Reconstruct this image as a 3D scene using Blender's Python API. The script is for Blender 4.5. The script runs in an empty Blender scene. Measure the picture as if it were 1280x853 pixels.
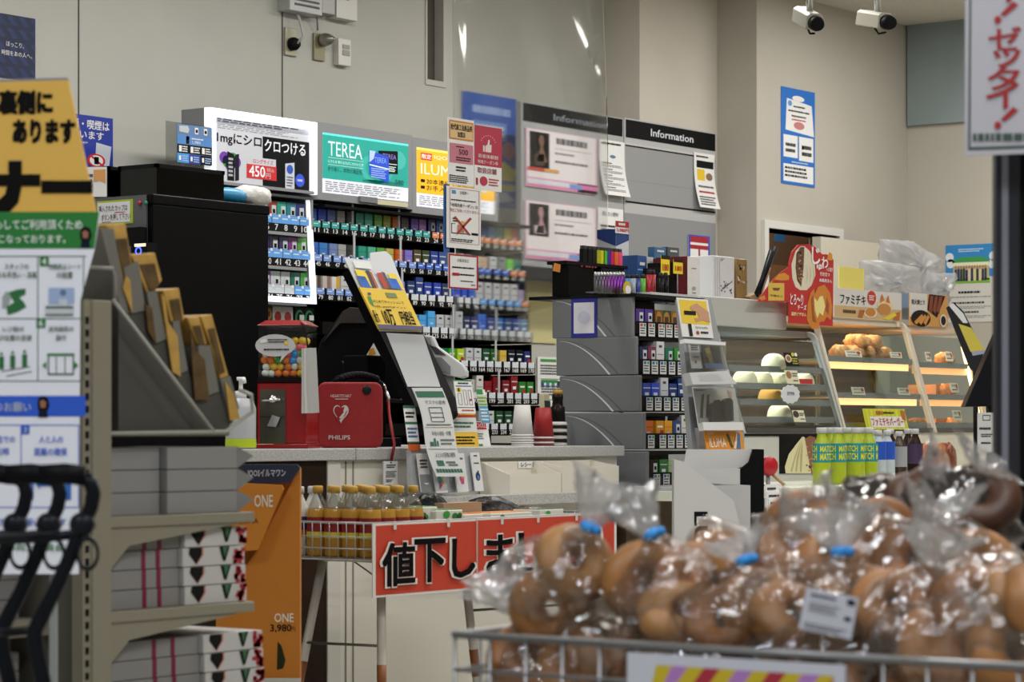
import bpy, bmesh, math, random
from mathutils import Vector as V, Matrix
SC = bpy.context.scene
COL = SC.collection
R2 = random.Random(7)
# ------------------------------------------------------------ camera
F, CX, CY, PHI = 3300.0, 640.0, 535.0, math.radians(36.1)
CAM = V((0, 0, 1.0))
FW = V((math.cos(PHI), math.sin(PHI), 0)); RT = V((math.sin(PHI), -math.cos(PHI), 0)); UP = V((0, 0, 1))
cam = bpy.data.cameras.new('camera'); co = bpy.data.objects.new('camera', cam); COL.objects.link(co)
cam.sensor_width = 36; cam.lens = F / 1280 * 36; cam.shift_y = (CY - 426.5) / 1280
co.matrix_world = Matrix(((RT.x, 0, -FW.x, 0), (RT.y, 0, -FW.y, 0), (0, 1, 0, 1.0), (0, 0, 0, 1)))
cam.clip_start = .05; cam.clip_end = 60
cam.dof.use_dof = True; cam.dof.focus_distance = 9.2; cam.dof.aperture_fstop = 8.5
SC.camera = co
# ------------------------------------------------------------ light
SC.view_settings.view_transform = 'Standard'; SC.view_settings.look = 'None'
SC.view_settings.gamma = 1; SC.view_settings.exposure = 0; SC.view_settings.use_curve_mapping = False
w = bpy.data.worlds.new('world'); SC.world = w; w.use_nodes = True
w.node_tree.nodes['Background'].inputs[0].default_value = (.8, .87, 1, 1); w.node_tree.nodes['Background'].inputs[1].default_value = .10
def area(x, y, z, sx, sy, power, col=(1, .975, .935)):
    l = bpy.data.lights.new('ceiling_or_fill_lamp', 'AREA'); l.shape = 'RECTANGLE'; l.size = sx; l.size_y = sy; l.energy = power; l.color = col
    o = bpy.data.objects.new('ceiling_or_fill_lamp', l); COL.objects.link(o); o.location = (x, y, z); return o
for x, p in ((5.2, 30), (7.4, 34), (9.6, 32), (11.8, 26)):
    area(x, 5.75, 3.2, 1.3, .22, p)
    area(x + .4, 3.45, 3.2, 1.3, .22, p * .9)
for x in (6.2, 9.2): area(x, 1.8, 3.2, 1.3, .22, 22)
area(3.4, 1.2, 3.2, 1.2, .1, 30)
area(1.7, .3, 3.2, 1.2, .2, 44, (.9, .95, 1))  # cool fill added to brighten the poster and gondola at the left
area(.5, 2.6, 3.2, .2, 1.2, 52, (.88, .94, 1))  # second cool fill, added to lift the left poster and signboard
SC.cycles.transparent_max_bounces = 32; SC.cycles.max_bounces = 10
SC.cycles.sample_clamp_indirect = 6; SC.cycles.use_denoising = True
SC.cycles.caustics_reflective = False; SC.cycles.caustics_refractive = False
# ------------------------------------------------------------ rays and planes
def ray(px, py): return FW + RT * ((px - CX) / F) + UP * ((CY - py) / F)
def at(px, py, D): return CAM + ray(px, py) * D
def onY(px, py, Y): r = ray(px, py); return CAM + r * (Y / r.y)
def onX(px, py, X): r = ray(px, py); return CAM + r * (X / r.x)
class Pl:
    def __init__(s, o, u, v): s.o, s.u, s.v = V(o), V(u).normalized(), V(v).normalized(); s.n = s.u.cross(s.v)
    def uv(s, px, py):
        r = ray(px, py); t = (s.o - CAM).dot(s.n) / r.dot(s.n); p = CAM + r * t - s.o
        return p.dot(s.u), p.dot(s.v)
    def P(s, u, v, h=0): return s.o + s.u * u + s.v * v + s.n * h
    def px(s, px, py, h=0): return s.P(*s.uv(px, py), h)
def YP(Y, lean=0): 
    a = math.radians(lean); return Pl((0, Y, 1), (1, 0, 0), (0, math.sin(a), math.cos(a)))
def YPat(px, py, Y, lean): a = math.radians(lean); return Pl(onY(px, py, Y), (1, 0, 0), (0, math.sin(a), math.cos(a)))
def XP(X): return Pl((X, 0, 1), (0, -1, 0), (0, 0, 1))
def CF(px, py, D, yaw=0, lean=0):
    a = math.radians(yaw); u = RT * math.cos(a) + FW * math.sin(a); b = FW * math.cos(a) - RT * math.sin(a)
    l = math.radians(lean); o = at(px, py, D); o.z = o.z if lean else 1; return Pl(o, u, UP * math.cos(l) + b * math.sin(l))
# ------------------------------------------------------------ materials
MC = {}
def lin(h):
    c = [int(h[i:i + 2], 16) / 255 for i in (0, 2, 4)]
    return tuple(x / 12.92 if x < .04045 else ((x + .055) / 1.055) ** 2.4 for x in c) + (1,)
def M(h, r=.5, m=0, e=0, a=1, tr=0, noise=0, scale=40, bump=0):
    k = (h, r, m, e, a, tr, noise, scale, bump)
    if k in MC: return MC[k]
    mt = bpy.data.materials.new('mat_' + h); mt.use_nodes = True; n = mt.node_tree; b = n.nodes['Principled BSDF']
    b.inputs['Base Color'].default_value = lin(h); b.inputs['Roughness'].default_value = r; b.inputs['Metallic'].default_value = m
    if e: b.inputs['Emission Color'].default_value = lin(h); b.inputs['Emission Strength'].default_value = e
    
    if max(lin(h)[:3]) < .03: b.inputs['Specular IOR Level'].default_value = .1
    b.inputs['Alpha'].default_value = a; b.inputs['Transmission Weight'].default_value = tr
    if noise or bump:
        tc = n.nodes.new('ShaderNodeTexCoord'); t = n.nodes.new('ShaderNodeTexNoise'); t.inputs['Scale'].default_value = scale; t.inputs['Detail'].default_value = 4
        n.links.new(tc.outputs['Object'], t.inputs['Vector'])
        if noise:
            c = n.nodes.new('ShaderNodeValToRGB'); L = lin(h)
            c.color_ramp.elements[0].position = .35; c.color_ramp.elements[1].position = .65
            c.color_ramp.elements[0].color = tuple(x * (1 - noise) for x in L[:3]) + (1,); c.color_ramp.elements[1].color = tuple(min(1, x * (1 + noise)) for x in L[:3]) + (1,)
            n.links.new(t.outputs['Fac'], c.inputs['Fac']); n.links.new(c.outputs['Color'], b.inputs['Base Color'])
        if bump:
            bp = n.nodes.new('ShaderNodeBump'); bp.inputs['Strength'].default_value = bump; bp.inputs['Distance'].default_value = .01
            n.links.new(t.outputs['Fac'], bp.inputs['Height']); n.links.new(bp.outputs['Normal'], b.inputs['Normal'])
    MC[k] = mt; return mt
def film(name, tint, clear, gl, rough=.08, scale=30, bump=.5, frost=0, diff=0, frough=.05):
    """thin clear plastic: see-through, glossy, optionally slightly frosting what lies behind"""
    if name in MC: return MC[name]
    mt = bpy.data.materials.new(name); mt.use_nodes = True; n = mt.node_tree; n.nodes.remove(n.nodes['Principled BSDF'])
    out = n.nodes['Material Output']; T = n.nodes.new('ShaderNodeBsdfTransparent'); G = n.nodes.new('ShaderNodeBsdfGlossy'); m = n.nodes.new('ShaderNodeMixShader')
    T.inputs[0].default_value = lin(tint); G.inputs['Roughness'].default_value = rough
    tc = n.nodes.new('ShaderNodeTexCoord'); t = n.nodes.new('ShaderNodeTexNoise'); t.inputs['Scale'].default_value = scale; t.inputs['Detail'].default_value = 2
    bp = n.nodes.new('ShaderNodeBump'); bp.inputs['Strength'].default_value = bump; bp.inputs['Distance'].default_value = .02
    n.links.new(tc.outputs['Object'], t.inputs['Vector']); n.links.new(t.outputs['Fac'], bp.inputs['Height']); n.links.new(bp.outputs['Normal'], G.inputs['Normal'])
    last = T
    if frost:
        Rf = n.nodes.new('ShaderNodeBsdfRefraction'); Rf.inputs['IOR'].default_value = 1.1; Rf.inputs['Roughness'].default_value = frough; Rf.inputs['Color'].default_value = lin(tint)
        m2 = n.nodes.new('ShaderNodeMixShader'); m2.inputs[0].default_value = frost
        n.links.new(T.outputs[0], m2.inputs[1]); n.links.new(Rf.outputs[0], m2.inputs[2]); last = m2
    if diff:
        Df = n.nodes.new('ShaderNodeBsdfDiffuse'); Df.inputs['Color'].default_value = lin('e8e8ea')
        Tl = n.nodes.new('ShaderNodeBsdfTranslucent'); Tl.inputs['Color'].default_value = lin('e8e8ea'); m4 = n.nodes.new('ShaderNodeMixShader'); n.links.new(Df.outputs[0], m4.inputs[1]); n.links.new(Tl.outputs[0], m4.inputs[2])
        m3 = n.nodes.new('ShaderNodeMixShader'); m3.inputs[0].default_value = diff
        n.links.new(last.outputs[0], m3.inputs[1]); n.links.new(m4.outputs[0], m3.inputs[2]); last = m3
    lw = n.nodes.new('ShaderNodeLayerWeight'); lw.inputs[0].default_value = .3
    mp = n.nodes.new('ShaderNodeMapRange'); mp.inputs['To Min'].default_value = gl; mp.inputs['To Max'].default_value = min(1, gl + (1 - clear))
    n.links.new(bp.outputs['Normal'], lw.inputs['Normal']); n.links.new(lw.outputs['Fresnel'], mp.inputs['Value']); n.links.new(mp.outputs[0], m.inputs[0])
    n.links.new(last.outputs[0], m.inputs[1]); n.links.new(G.outputs[0], m.inputs[2]); n.links.new(m.outputs[0], out.inputs[0])
    MC[name] = mt; return mt
WHITE = M('e6e6e4', .6); PAPER = M('ebebea', .7); BLACK = M('0a0a0b', .45); INK = M('17171a', .6); RED = M('b8141c', .5)
DARK = M('121214', .5); GREY = M('8a8c8e', .5); STEEL = M('a8aaac', .3, .9); CHROME = M('d0d2d4', .12, 1); BLUE = M('1d4fb0', .5); YEL = M('e8c31c', .5)
GLASS = film('glass_clear', 'f4f7f6', .92, .012, .02, 3, .0); SMOKE = film('smoked_plastic', '4a5254', .7, .06, .08, 4, .02)
ACRYL = film('acrylic', 'f0f2f2', .7, .07, .05, 8, .05)
# ------------------------------------------------------------ text
TX = {}
def glyph(s, bold=0):
    k = (s, bold)
    if k not in TX:
        c = bpy.data.curves.new('t', 'FONT'); c.body = s; c.resolution_u = 2; c.offset = bold
        o = bpy.data.objects.new('t', c); m = o.to_mesh()
        vs = [(v.co.x, v.co.y) for v in m.vertices]; fs = [tuple(p.vertices) for p in m.polygons]; o.to_mesh_clear()
        bpy.data.objects.remove(o); bpy.data.curves.remove(c)
        if not vs: vs = [(0, 0), (1, 0), (1, 1)]; fs = []
        xs = [v[0] for v in vs]; ys = [v[1] for v in vs]
        TX[k] = (vs, fs, min(xs), min(ys), max(xs), max(ys))
    return TX[k]
# ------------------------------------------------------------ mesh builder
LH = .0006
class MB:
    def __init__(s): s.v, s.f, s.m, s.sm, s.mats = [], [], [], [], []
    def mi(s, m):
        if m not in s.mats: s.mats.append(m)
        return s.mats.index(m)
    def add(s, vs, fs, m, smooth=False):
        b = len(s.v); s.v += [V(x) for x in vs]; i = s.mi(m)
        for f in fs: s.f.append([b + k for k in f]); s.m.append(i); s.sm.append(smooth)
        return s
    def poly(s, pts, m): return s.add(pts, [list(range(len(pts)))], m)
    def box(s, a, b, m):
        x0, y0, z0 = a; x1, y1, z1 = b
        return s.add([(x0, y0, z0), (x1, y0, z0), (x1, y1, z0), (x0, y1, z0), (x0, y0, z1), (x1, y0, z1), (x1, y1, z1), (x0, y1, z1)],
              [(3, 2, 1, 0), (4, 5, 6, 7), (0, 1, 5, 4), (1, 2, 6, 5), (2, 3, 7, 6), (3, 0, 4, 7)], m)
    def prism(s, pts, ext, m, mside=None):
        pts = [V(p) for p in pts]; n = len(pts); ext = V(ext)
        nn = sum(((pts[i].cross(pts[(i + 1) % n])) for i in range(n)), V())
        if nn.dot(ext) > 0: pts = pts[::-1]
        s.add(pts + [p + ext for p in pts], [list(range(n)), list(range(2 * n - 1, n - 1, -1))], m)
        return s.add(pts + [p + ext for p in pts], [[(i + 1) % n, i, n + i, n + (i + 1) % n] for i in range(n)], mside or m)
    def obox(s, pl, u0, v0, u1, v1, t, m, ms=None):      # front face in the plane, thickness behind it
        return s.prism([pl.P(u0, v0), pl.P(u1, v0), pl.P(u1, v1), pl.P(u0, v1)], -pl.n * t, m, ms)
    def slab(s, pl, x0, y0, x1, y1, t, m, ms=None):
        u0, v1 = pl.uv(x0, y0); u1, v0 = pl.uv(x1, y1); return s.obox(pl, u0, v0, u1, v1, t, m, ms)
    def pprism(s, pl, pts, t, m, ms=None): return s.prism([pl.px(*p) for p in pts], -pl.n * t, m, ms)
    def tube(s, pts, r, m, n=8, closed=False, cap=True):
        pts = [V(p) for p in pts]; N = len(pts); rs = r if isinstance(r, (list, tuple)) else [r] * N; vs, fs = [], []
        prev = None
        for i, p in enumerate(pts):
            a = pts[(i - 1) % N] if (i or closed) else p; b = pts[(i + 1) % N] if (i < N - 1 or closed) else p
            t = (b - a).normalized()
            if prev is None: q = t.orthogonal().normalized()
            else:
                q = prev - t * prev.dot(t); q = q.normalized() if q.length > 1e-6 else t.orthogonal().normalized()
            prev = q; w_ = t.cross(q)
            for k in range(n): an = 2 * math.pi * k / n; vs.append(p + (q * math.cos(an) + w_ * math.sin(an)) * rs[i])
        for i in range(N if closed else N - 1):
            j = (i + 1) % N
            for k in range(n): l = (k + 1) % n; fs.append((i * n + k, i * n + l, j * n + l, j * n + k))
        if cap and not closed: fs += [tuple(range(n - 1, -1, -1)), tuple((N - 1) * n + k for k in range(n))]
        return s.add(vs, fs, m, True)
    def lathe(s, o, prof, m, n=16, ax=(0, 0, 1), cap=True):
        o = V(o); ax = V(ax).normalized(); q = ax.orthogonal().normalized(); w_ = ax.cross(q); vs, fs = [], []
        for r, z in prof:
            for k in range(n): an = 2 * math.pi * k / n; vs.append(o + ax * z + (q * math.cos(an) + w_ * math.sin(an)) * max(r, 1e-5))
        for i in range(len(prof) - 1):
            for k in range(n): l = (k + 1) % n; fs.append((i * n + k, i * n + l, (i + 1) * n + l, (i + 1) * n + k))
        if cap: fs += [tuple(range(n - 1, -1, -1)), tuple((len(prof) - 1) * n + k for k in range(n))]
        return s.add(vs, fs, m, True)
    def ball(s, o, rx, ry=None, rz=None, m=None, n=10, wob=0, rot=None, rnd=None, zmin=None):
        ry = ry or rx; rz = rz or rx; o = V(o); vs, fs = [], []; rn = rnd or R2
        for i in range(n + 1):
            th = math.pi * i / n
            for k in range(2 * n):
                ph = math.pi * k / n; f = 1 + wob * (rn.random() - .5) * (0 < i < n)
                p = V((rx * math.sin(th) * math.cos(ph) * f, ry * math.sin(th) * math.sin(ph) * f, rz * math.cos(th) * f))
                if rot: p = rot @ p
                p = o + p
                if zmin is not None: p.z = max(p.z, zmin)
                vs.append(p)
        N = 2 * n
        for i in range(n):
            for k in range(N): l = (k + 1) % N; fs.append((i * N + k, (i + 1) * N + k, (i + 1) * N + l, i * N + l))
        return s.add(vs, fs, m, True)
    def torus(s, o, R, r, m, rot=None, n=20, k=10, sq=1.0, wob=0):
        vs, fs = [], []; o = V(o)
        for i in range(n):
            a = 2 * math.pi * i / n; rr = r * (1 + wob * math.sin(2 * a + 1))
            for j in range(k):
                b = 2 * math.pi * j / k; p = V(((R + rr * math.cos(b)) * math.cos(a), (R + rr * math.cos(b)) * math.sin(a), rr * sq * math.sin(b)))
                if rot: p = rot @ p
                vs.append(o + p)
        for i in range(n):
            for j in range(k): fs.append((i * k + j, ((i + 1) % n) * k + j, ((i + 1) % n) * k + (j + 1) % k, i * k + (j + 1) % k))
        return s.add(vs, fs, m, True)
    def rt(s, pl, u0, v0, u1, v1, m, h=1): return s.poly([pl.P(u0, v0, h * LH), pl.P(u1, v0, h * LH), pl.P(u1, v1, h * LH), pl.P(u0, v1, h * LH)], m)
    def tx(s, pl, t, u0, v0, u1, v1, m, h=2, bold=0, rot=0, keep=False):
        b2 = bold if bold >= .015 else 0; vs, fs, a, b, c, d = glyph(t, 0 if b2 else bold); out = []
        vs0 = vs
        if b2: vs = [(x + dx * b2, y + dy * b2) for dx in (-.5, 0, .5) for dy in (-.4, 0, .4) for x, y in vs0]; fs = [[i + len(vs0) * k for i in f] for k in range(9) for f in fs]
        for j, (x, y) in enumerate(vs):
            x = (x - a) / max(c - a, 1e-6); y = (y - b) / max(d - b, 1e-6); hh_ = h + .08 * (j // len(vs0))
            if rot == 90: x, y = y, 1 - x        # reads downwards
            if rot == -90: x, y = 1 - y, x
            out.append(pl.P(u0 + (u1 - u0) * x, v0 + (v1 - v0) * y, hh_ * LH))
        return s.add(out, fs, m)
    def build(s, name, parent=None, bevel=0, solid=0, loc=None):
        me = bpy.data.meshes.new(name)
        o = bpy.data.objects.new(name, me); COL.objects.link(o)
        if parent is not None:
            r = parent
            while r.parent: r = r.parent
            inv = r.matrix_basis.inverted(); org = V(); o.parent = parent
        else:
            xs = [v.x for v in s.v]; ys = [v.y for v in s.v]; zs = [v.z for v in s.v]
            org = V(loc) if loc is not None else V(((min(xs) + max(xs)) / 2, (min(ys) + max(ys)) / 2, min(zs))); o.location = org; inv = Matrix.Translation(-org)
        me.from_pydata([inv @ v for v in s.v], [], s.f)
        for m in s.mats: me.materials.append(m)
        me.polygons.foreach_set('material_index', s.m); me.polygons.foreach_set('use_smooth', s.sm); me.update()
        if bevel:
            bm = bmesh.new(); bm.from_mesh(me); bmesh.ops.remove_doubles(bm, verts=bm.verts, dist=1e-5)
            ed = [e for e in bm.edges if len(e.link_faces) == 2 and e.calc_face_angle(0) > .6]
            bmesh.ops.bevel(bm, geom=ed, offset=bevel, segments=3, affect='EDGES', profile=.5, clamp_overlap=True); bm.to_mesh(me); bm.free()
        return o
class Bd:
    """a printed board: fractions 0..1 from its top left corner"""
    def __init__(s, mb, pl, x0, y0, x1, y1, base=None, t=.004, edge=None, uv=None, sc=1):
        s.mb, s.pl = mb, pl
        if uv: s.u0, s.v1, s.u1, s.v0 = uv
        else: s.u0, s.v1 = pl.uv(x0, y0); s.u1, s.v0 = pl.uv(x1, y1)
        s.W, s.H = s.u1 - s.u0, s.v1 - s.v0
        if base: mb.obox(pl, s.u0, s.v0, s.u1, s.v1, t, base, edge)
    def U(s, f): return s.u0 + s.W * f
    def Vv(s, f): return s.v1 - s.H * f
    def r(s, a, b, c, d, m, h=1): s.mb.rt(s.pl, s.U(a), s.Vv(d), s.U(c), s.Vv(b), m, h); return s
    def t(s, txt, a, b, c, d, m=None, h=3, bold=0, rot=0): s.mb.tx(s.pl, txt, s.U(a), s.Vv(d), s.U(c), s.Vv(b), m or INK, h, bold, rot); return s
    def p(s, pts, m, h=2): s.mb.poly([s.pl.P(s.U(x), s.Vv(y), h * LH) for x, y in pts][::-1], m); return s
    def e(s, cx, cy, rx, ry, m, h=2, n=20, a0=0, a1=360):
        s.mb.poly([s.pl.P(s.U(cx + rx * math.cos(math.radians(a0 + (a1 - a0) * i / n))), s.Vv(cy - ry * math.sin(math.radians(a0 + (a1 - a0) * i / n))), h * LH) for i in range(n if a1 - a0 >= 360 else n + 1)], m); return s
    def g(s, a, b, c, d, rows, m=None, h=3, seed=1, fill=.55):   # rows of print too small to read
        rn = random.Random(seed); rh = (d - b) / rows; m = m or M('55565a', .7)
        for i in range(rows):
            x = a; end = c - rn.random() * (c - a) * .25
            while x < end - 1e-6:
                wd = (c - a) * (.03 + .08 * rn.random()); s.r(x, b + rh * (i + .5 - fill / 2), min(end, x + wd), b + rh * (i + .5 + fill / 2), m, h); x += wd + (c - a) * .018
        return s
    def frame(s, a, b, c, d, wx, wy, m, h=2):
        s.r(a, b, c, b + wy, m, h).r(a, d - wy, c, d, m, h).r(a, b + wy, a + wx, d - wy, m, h).r(c - wx, b + wy, c, d - wy, m, h); return s
# ------------------------------------------------------------ naming
def tag(o, label, cat, group=None, kind=None):
    o['label'] = label; o['category'] = cat
    if group: o['group'] = group
    if kind: o['kind'] = kind
    return o
def thing(name, label, cat, loc, group=None, rz=0):
    o = bpy.data.objects.new(name, None); COL.objects.link(o); o.empty_display_size = .05
    o.matrix_basis = Matrix.Translation(V(loc)) @ Matrix.Rotation(rz, 4, 'Z'); return tag(o, label, cat, group)
def struct(mb, name, label, cat='structure', **k):
    o = mb.build(name, **k); return tag(o, label, cat, kind='structure')
KIDS = {}
def copy_tree(o, loc, rz=0, label=None, parent=None):
    c = o.copy(); COL.objects.link(c)
    if parent is None: c.matrix_basis = Matrix.Translation(V(loc)) @ Matrix.Rotation(rz, 4, 'Z')
    else: c.parent = parent
    for ch in [x for x in bpy.data.objects if x.parent is o] if o.name not in KIDS else KIDS[o.name]: copy_tree(ch, None, parent=c)
    if label: c['label'] = label
    return c
def kids(o):
    l = [x for x in bpy.data.objects if x.parent is o]; KIDS[o.name] = l
    for x in l: kids(x)
# ------------------------------------------------------------ the room
WALL = M('bcbcb4', .75, noise=.03, scale=3); CREAM = M('bbb6ab', .7, noise=.03, scale=2)
def wp(pts, name, label, m=WALL, t=(0, .1, 0)): return struct(MB().prism(pts, t, m), name, label, 'wall')
CZ = 3.23; X0, X1, Y0 = -1.6, 13.13, -2.6
struct(MB().box((X0, Y0, -.08), (X1 + 1, 8, 0), M('b5b2aa', .35, noise=.05, scale=5)), 'floor', 'pale shop floor tiles below the counters', 'floor')
struct(MB().box((X0, Y0, CZ), (X1 + 1, 8, CZ + .08), M('cfcac0', .8, noise=.12, scale=90)), 'ceiling', 'speckled white ceiling above the cameras', 'ceiling')
YW = 7.30
WX = [onY(531, 0, YW).x, onY(556.5, 0, YW).x]; wz = onY(556, 103, YW).z
mb = MB(); mb.box((X0, YW, 0), (WX[0], YW + .1, CZ), WALL); mb.box((WX[1], YW, 0), (10.78, YW + .1, CZ), WALL); mb.box((WX[0], YW, 0), (WX[1], YW + .1, wz), WALL)
struct(mb, 'wall_back', 'long grey beige wall behind the cigarette shelves', 'wall')
mb = MB(); c = M('c2beb5', .6)
mb.box((WX[0], YW - .006, wz), (WX[0] + .012, YW + .05, CZ), c); mb.box((WX[1] - .02, YW - .006, wz), (WX[1], YW + .05, CZ), c); mb.box((WX[0], YW - .006, wz - .025), (WX[1], YW + .05, wz), c)
mb.box((WX[0] + .012, YW + .045, wz), (WX[1] - .02, YW + .08, CZ), M('4f4841', .6))
struct(mb, 'window_1', 'narrow vertical brown panel with pale frame high in the back wall', 'window')
for i, px in enumerate((98, 352.5)):
    x = onY(px, 100, YW).x; struct(MB().box((x - .0025, YW - .003, 0), (x + .0025, YW + .001, CZ), M('4a4845', .7)), 'trim_%d' % (i + 1), ('thin dark joint line in the wall by the blue posters', 'thin dark wall joint beside the wall sockets')[i], 'trim')
mb = MB().box((10.78, 7.09, 0), (11.5, 7.5, CZ), M('cdc7bb', .7, noise=.02, scale=3))
struct(mb, 'wall_pillar', 'square beige pillar behind the Information board', 'wall')
# right part of the back wall with the hatch
YR = 6.857; a = onY(957, 285, YR); b = onY(1046, 293, YR); hz0 = onY(957, 420, YR).z
mb = MB(); mb.box((11.5, YR, 0), (a.x, YR + .16, CZ), CREAM); mb.box((b.x, YR, 0), (X1, YR + .16, CZ), CREAM)
mb.box((a.x, YR, a.z), (b.x, YR + .16, CZ), CREAM); mb.box((a.x, YR, 0), (b.x, YR + .16, hz0), CREAM); mb.box((11.5, YR + .16, 0), (11.66, 7.5, CZ), CREAM)
struct(mb, 'wall_side', 'cream wall to the right with a hatch opening and blue poster', 'wall')
mb = MB(); c = M('d9d8d2', .4); f = .04
mb.box((a.x - f, YR - .02, hz0), (a.x, YR + .17, a.z + f), c); mb.box((a.x, YR - .02, a.z), (b.x, YR + .17, a.z + f), c); mb.box((b.x, YR - .02, hz0), (b.x + f, YR + .17, a.z + f), c); mb.box((a.x, YR - .02, hz0 - f), (b.x, YR + .17, hz0), c)
struct(mb, 'window_2', 'white framed hatch opening behind the red bun sign', 'window')
mb = MB(); c = M('6e5a48', .7)
mb.box((11.67, YR + .9, 0), (b.x + 1.4, YR + .95, CZ), c); mb.box((11.67, YR + .17, 0), (11.7, YR + .9, CZ), c); mb.box((b.x + 1.35, YR + .2, 0), (b.x + 1.4, YR + .9, CZ), c)
struct(mb, 'wall_backroom', 'brown wall of the back room seen through the hatch', 'wall')
mb = MB(); mb.box((X1, Y0, 0), (X1 + .1, YR + .16, CZ), CREAM); struct(mb, 'wall_right', 'cream end wall with a grey blind and a festival poster', 'wall')
struct(MB().box((X0 - .1, Y0, 0), (X0, YW, CZ), WALL), 'wall_left', 'plain wall behind the photographer', 'wall')
struct(MB().box((X0, Y0 - .1, 0), (X1, Y0, CZ), WALL), 'wall_front', 'plain wall on the shop front side', 'wall')
# grey panel on the end wall
mb = MB(); pl = XP(X1 - .03); mb.slab(pl, 1134, 17, 1206, 152, .028, M('8d9a9c', .5, noise=.08, scale=2)); o = tag(mb.build('window_blind'), 'blue grey blind panel high on the end wall beside the ceiling', 'blind')
# ------------------------------------------------------------ cigarette shelves
TZ = [1.828, 1.690, 1.554, 1.4175, 1.279, 1.1415, 1.005]
def YT(r): return 6.95 - .012 * r
rackmat = M('070708', .5); RSH = []
xl = onY(390, 300, 6.97).x; xr = [onY(p, 300, YT(r)).x for r, p in enumerate((653, 657, 661, 665, 669, 674, 690))]
T = thing('cigarette_rack', 'wide black cigarette rack with numbered rows under the lit adverts', 'shelf rack', ((xl + xr[0]) / 2, 7.1, 0))
mb = MB(); mb.box((xl, 7.22, .3), (max(xr), 7.28, 1.895), rackmat); mb.box((xl - .012, 6.99, .3), (xl, 7.22, 1.895), rackmat); mb.box((xl, 6.9, .3), (max(xr), 7.22, .93), rackmat)
mb.build('back_panel', T)
mb = MB(); mb.box((xl, 6.9, 1.895), (xr[0] + .02, 7.22, 1.905), rackmat); mb.build('top_panel', T)
for r in range(7):
    z = TZ[r]; y = YT(r); mb = MB()
    mb.box((xl, y + .012, z - .04), (xr[r], 7.22, z - .03), rackmat); mb.box((xr[r] - .012, y + .02, z - .03), (xr[r], 7.22, z + .095), rackmat); mb.box((xl, y, z - .037), (xr[r], y + .012, z + .013), rackmat)
    RSH.append(mb.build('shelf', T))
def pack_mesh(mb, x, y, z, w_, h, d, col, style=0):
    c = M(col, .35); x0, x1 = x - w_ / 2, x + w_ / 2
    mb.box((x0, y, z), (x1, y + d, z + h), c)
    p = Pl((x0, y, z), (1, 0, 0), (0, 0, 1)); rt = lambda a, b, c_, e, m, hh=1: mb.rt(p, a * w_, b * h, c_ * w_, e * h, m, hh)
    if style == 0:      # plain colour pack, lid line only
        rt(0, .74, 1, .75, M('101014', .5)); rt(.3, .5, .7, .56, M('c8ccd2', .5))
    elif style == 1:    # warning panel at the foot, light badge
        rt(0, 0, 1, .38, M('20242c', .5)); rt(.1, .22, .9, .27, PAPER); rt(.1, .12, .8, .16, PAPER); rt(.42, .5, .9, .86, M('c9d0d2', .5)); rt(.52, .6, .8, .74, INK, 2)
    elif style == 2:    # white pack with thin print
        rt(.3, .8, .7, .88, M('3a3c44', .5)); rt(.1, .56, .9, .59, M('8a8e98', .6)); rt(.1, .3, .9, .33, M('8a8e98', .6)); rt(0, .0, 1, .2, M('a4a8ae', .6))
    elif style == 3:    # dark foot, bright stripe
        rt(0, 0, 1, .34, M('14161c', .5)); rt(.05, .78, .95, .82, M('c8ccd0', .5)); rt(.15, .2, .85, .24, M('c8ccd0', .5)); rt(.25, .5, .75, .62, M('dfe4ea', .5))
    elif style == 4:    # red badge
        rt(.5, .35, .95, .62, M('b01820', .5)); rt(.15, .72, .85, .8, M('e8ece0', .5))
    elif style == 5:    # two-tone side
        rt(.55, 0, 1, 1, M(col2[0], .5))
    elif style == 6:    # red dot
        mb.poly([p.P(w_ * (.5 + .34 * math.cos(i * .5236)), h * (.52 + .25 * math.sin(i * .5236)), LH) for i in range(12)], M('a81018', .5)); rt(0, 0, 1, .12, M('5a5a60', .5))
    elif style == 7:    # green ring badge
        mb.poly([p.P(w_ * (.5 + .42 * math.cos(i * .5236)), h * (.5 + .4 * math.sin(i * .5236)), LH) for i in range(12)], M('1c8a50', .5))
        mb.poly([p.P(w_ * (.55 + .32 * math.cos(i * .5236)), h * (.5 + .3 * math.sin(i * .5236)), 2 * LH) for i in range(12)], M('0a1410', .5)); rt(.5, .42, .95, .66, M('d0d8d2', .5), 3)
    elif style == 8:    # gold oval
        mb.poly([p.P(w_ * (.5 + .42 * math.cos(i * .5236)), h * (.62 + .32 * math.sin(i * .5236)), LH) for i in range(12)], M('b8823a', .4, .3)); rt(.25, .5, .75, .74, M('4a2a14', .5), 2); rt(0, 0, 1, .25, M('16181c', .5))
col2 = ['']
CN = {}
def num_tag(parent, plane, u, v, w_, h, col, n, name='number_tag', white=True):
    mb = MB(); mb.rt(plane, u - w_ / 2, v - h / 2, u + w_ / 2, v + h / 2, M(col, .6), 2)
    mb.rt(plane, u + w_ * .22, v + h * .22, u + w_ * .45, v + h * .55, PAPER, 3)
    mb.rt(plane, u - w_ * .4, v - h * .05, u + w_ * .2, v + h * .12, M('c8e6ee', .6), 3)
    if n:
        tw = w_ * (.28 * len(n) + .04); mb.tx(plane, n, u - tw / 2, v - h * 1.32, u + tw / 2, v - h * .62, WHITE, 3, .02)
    return mb.build(name, parent)
TEAL, PERI, CBLU, CWHT, CLBL, CORA = '2aa39c', '7a98dc', '3560c8', 'd5d8de', '62a4ee', 'e2844c'
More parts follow.
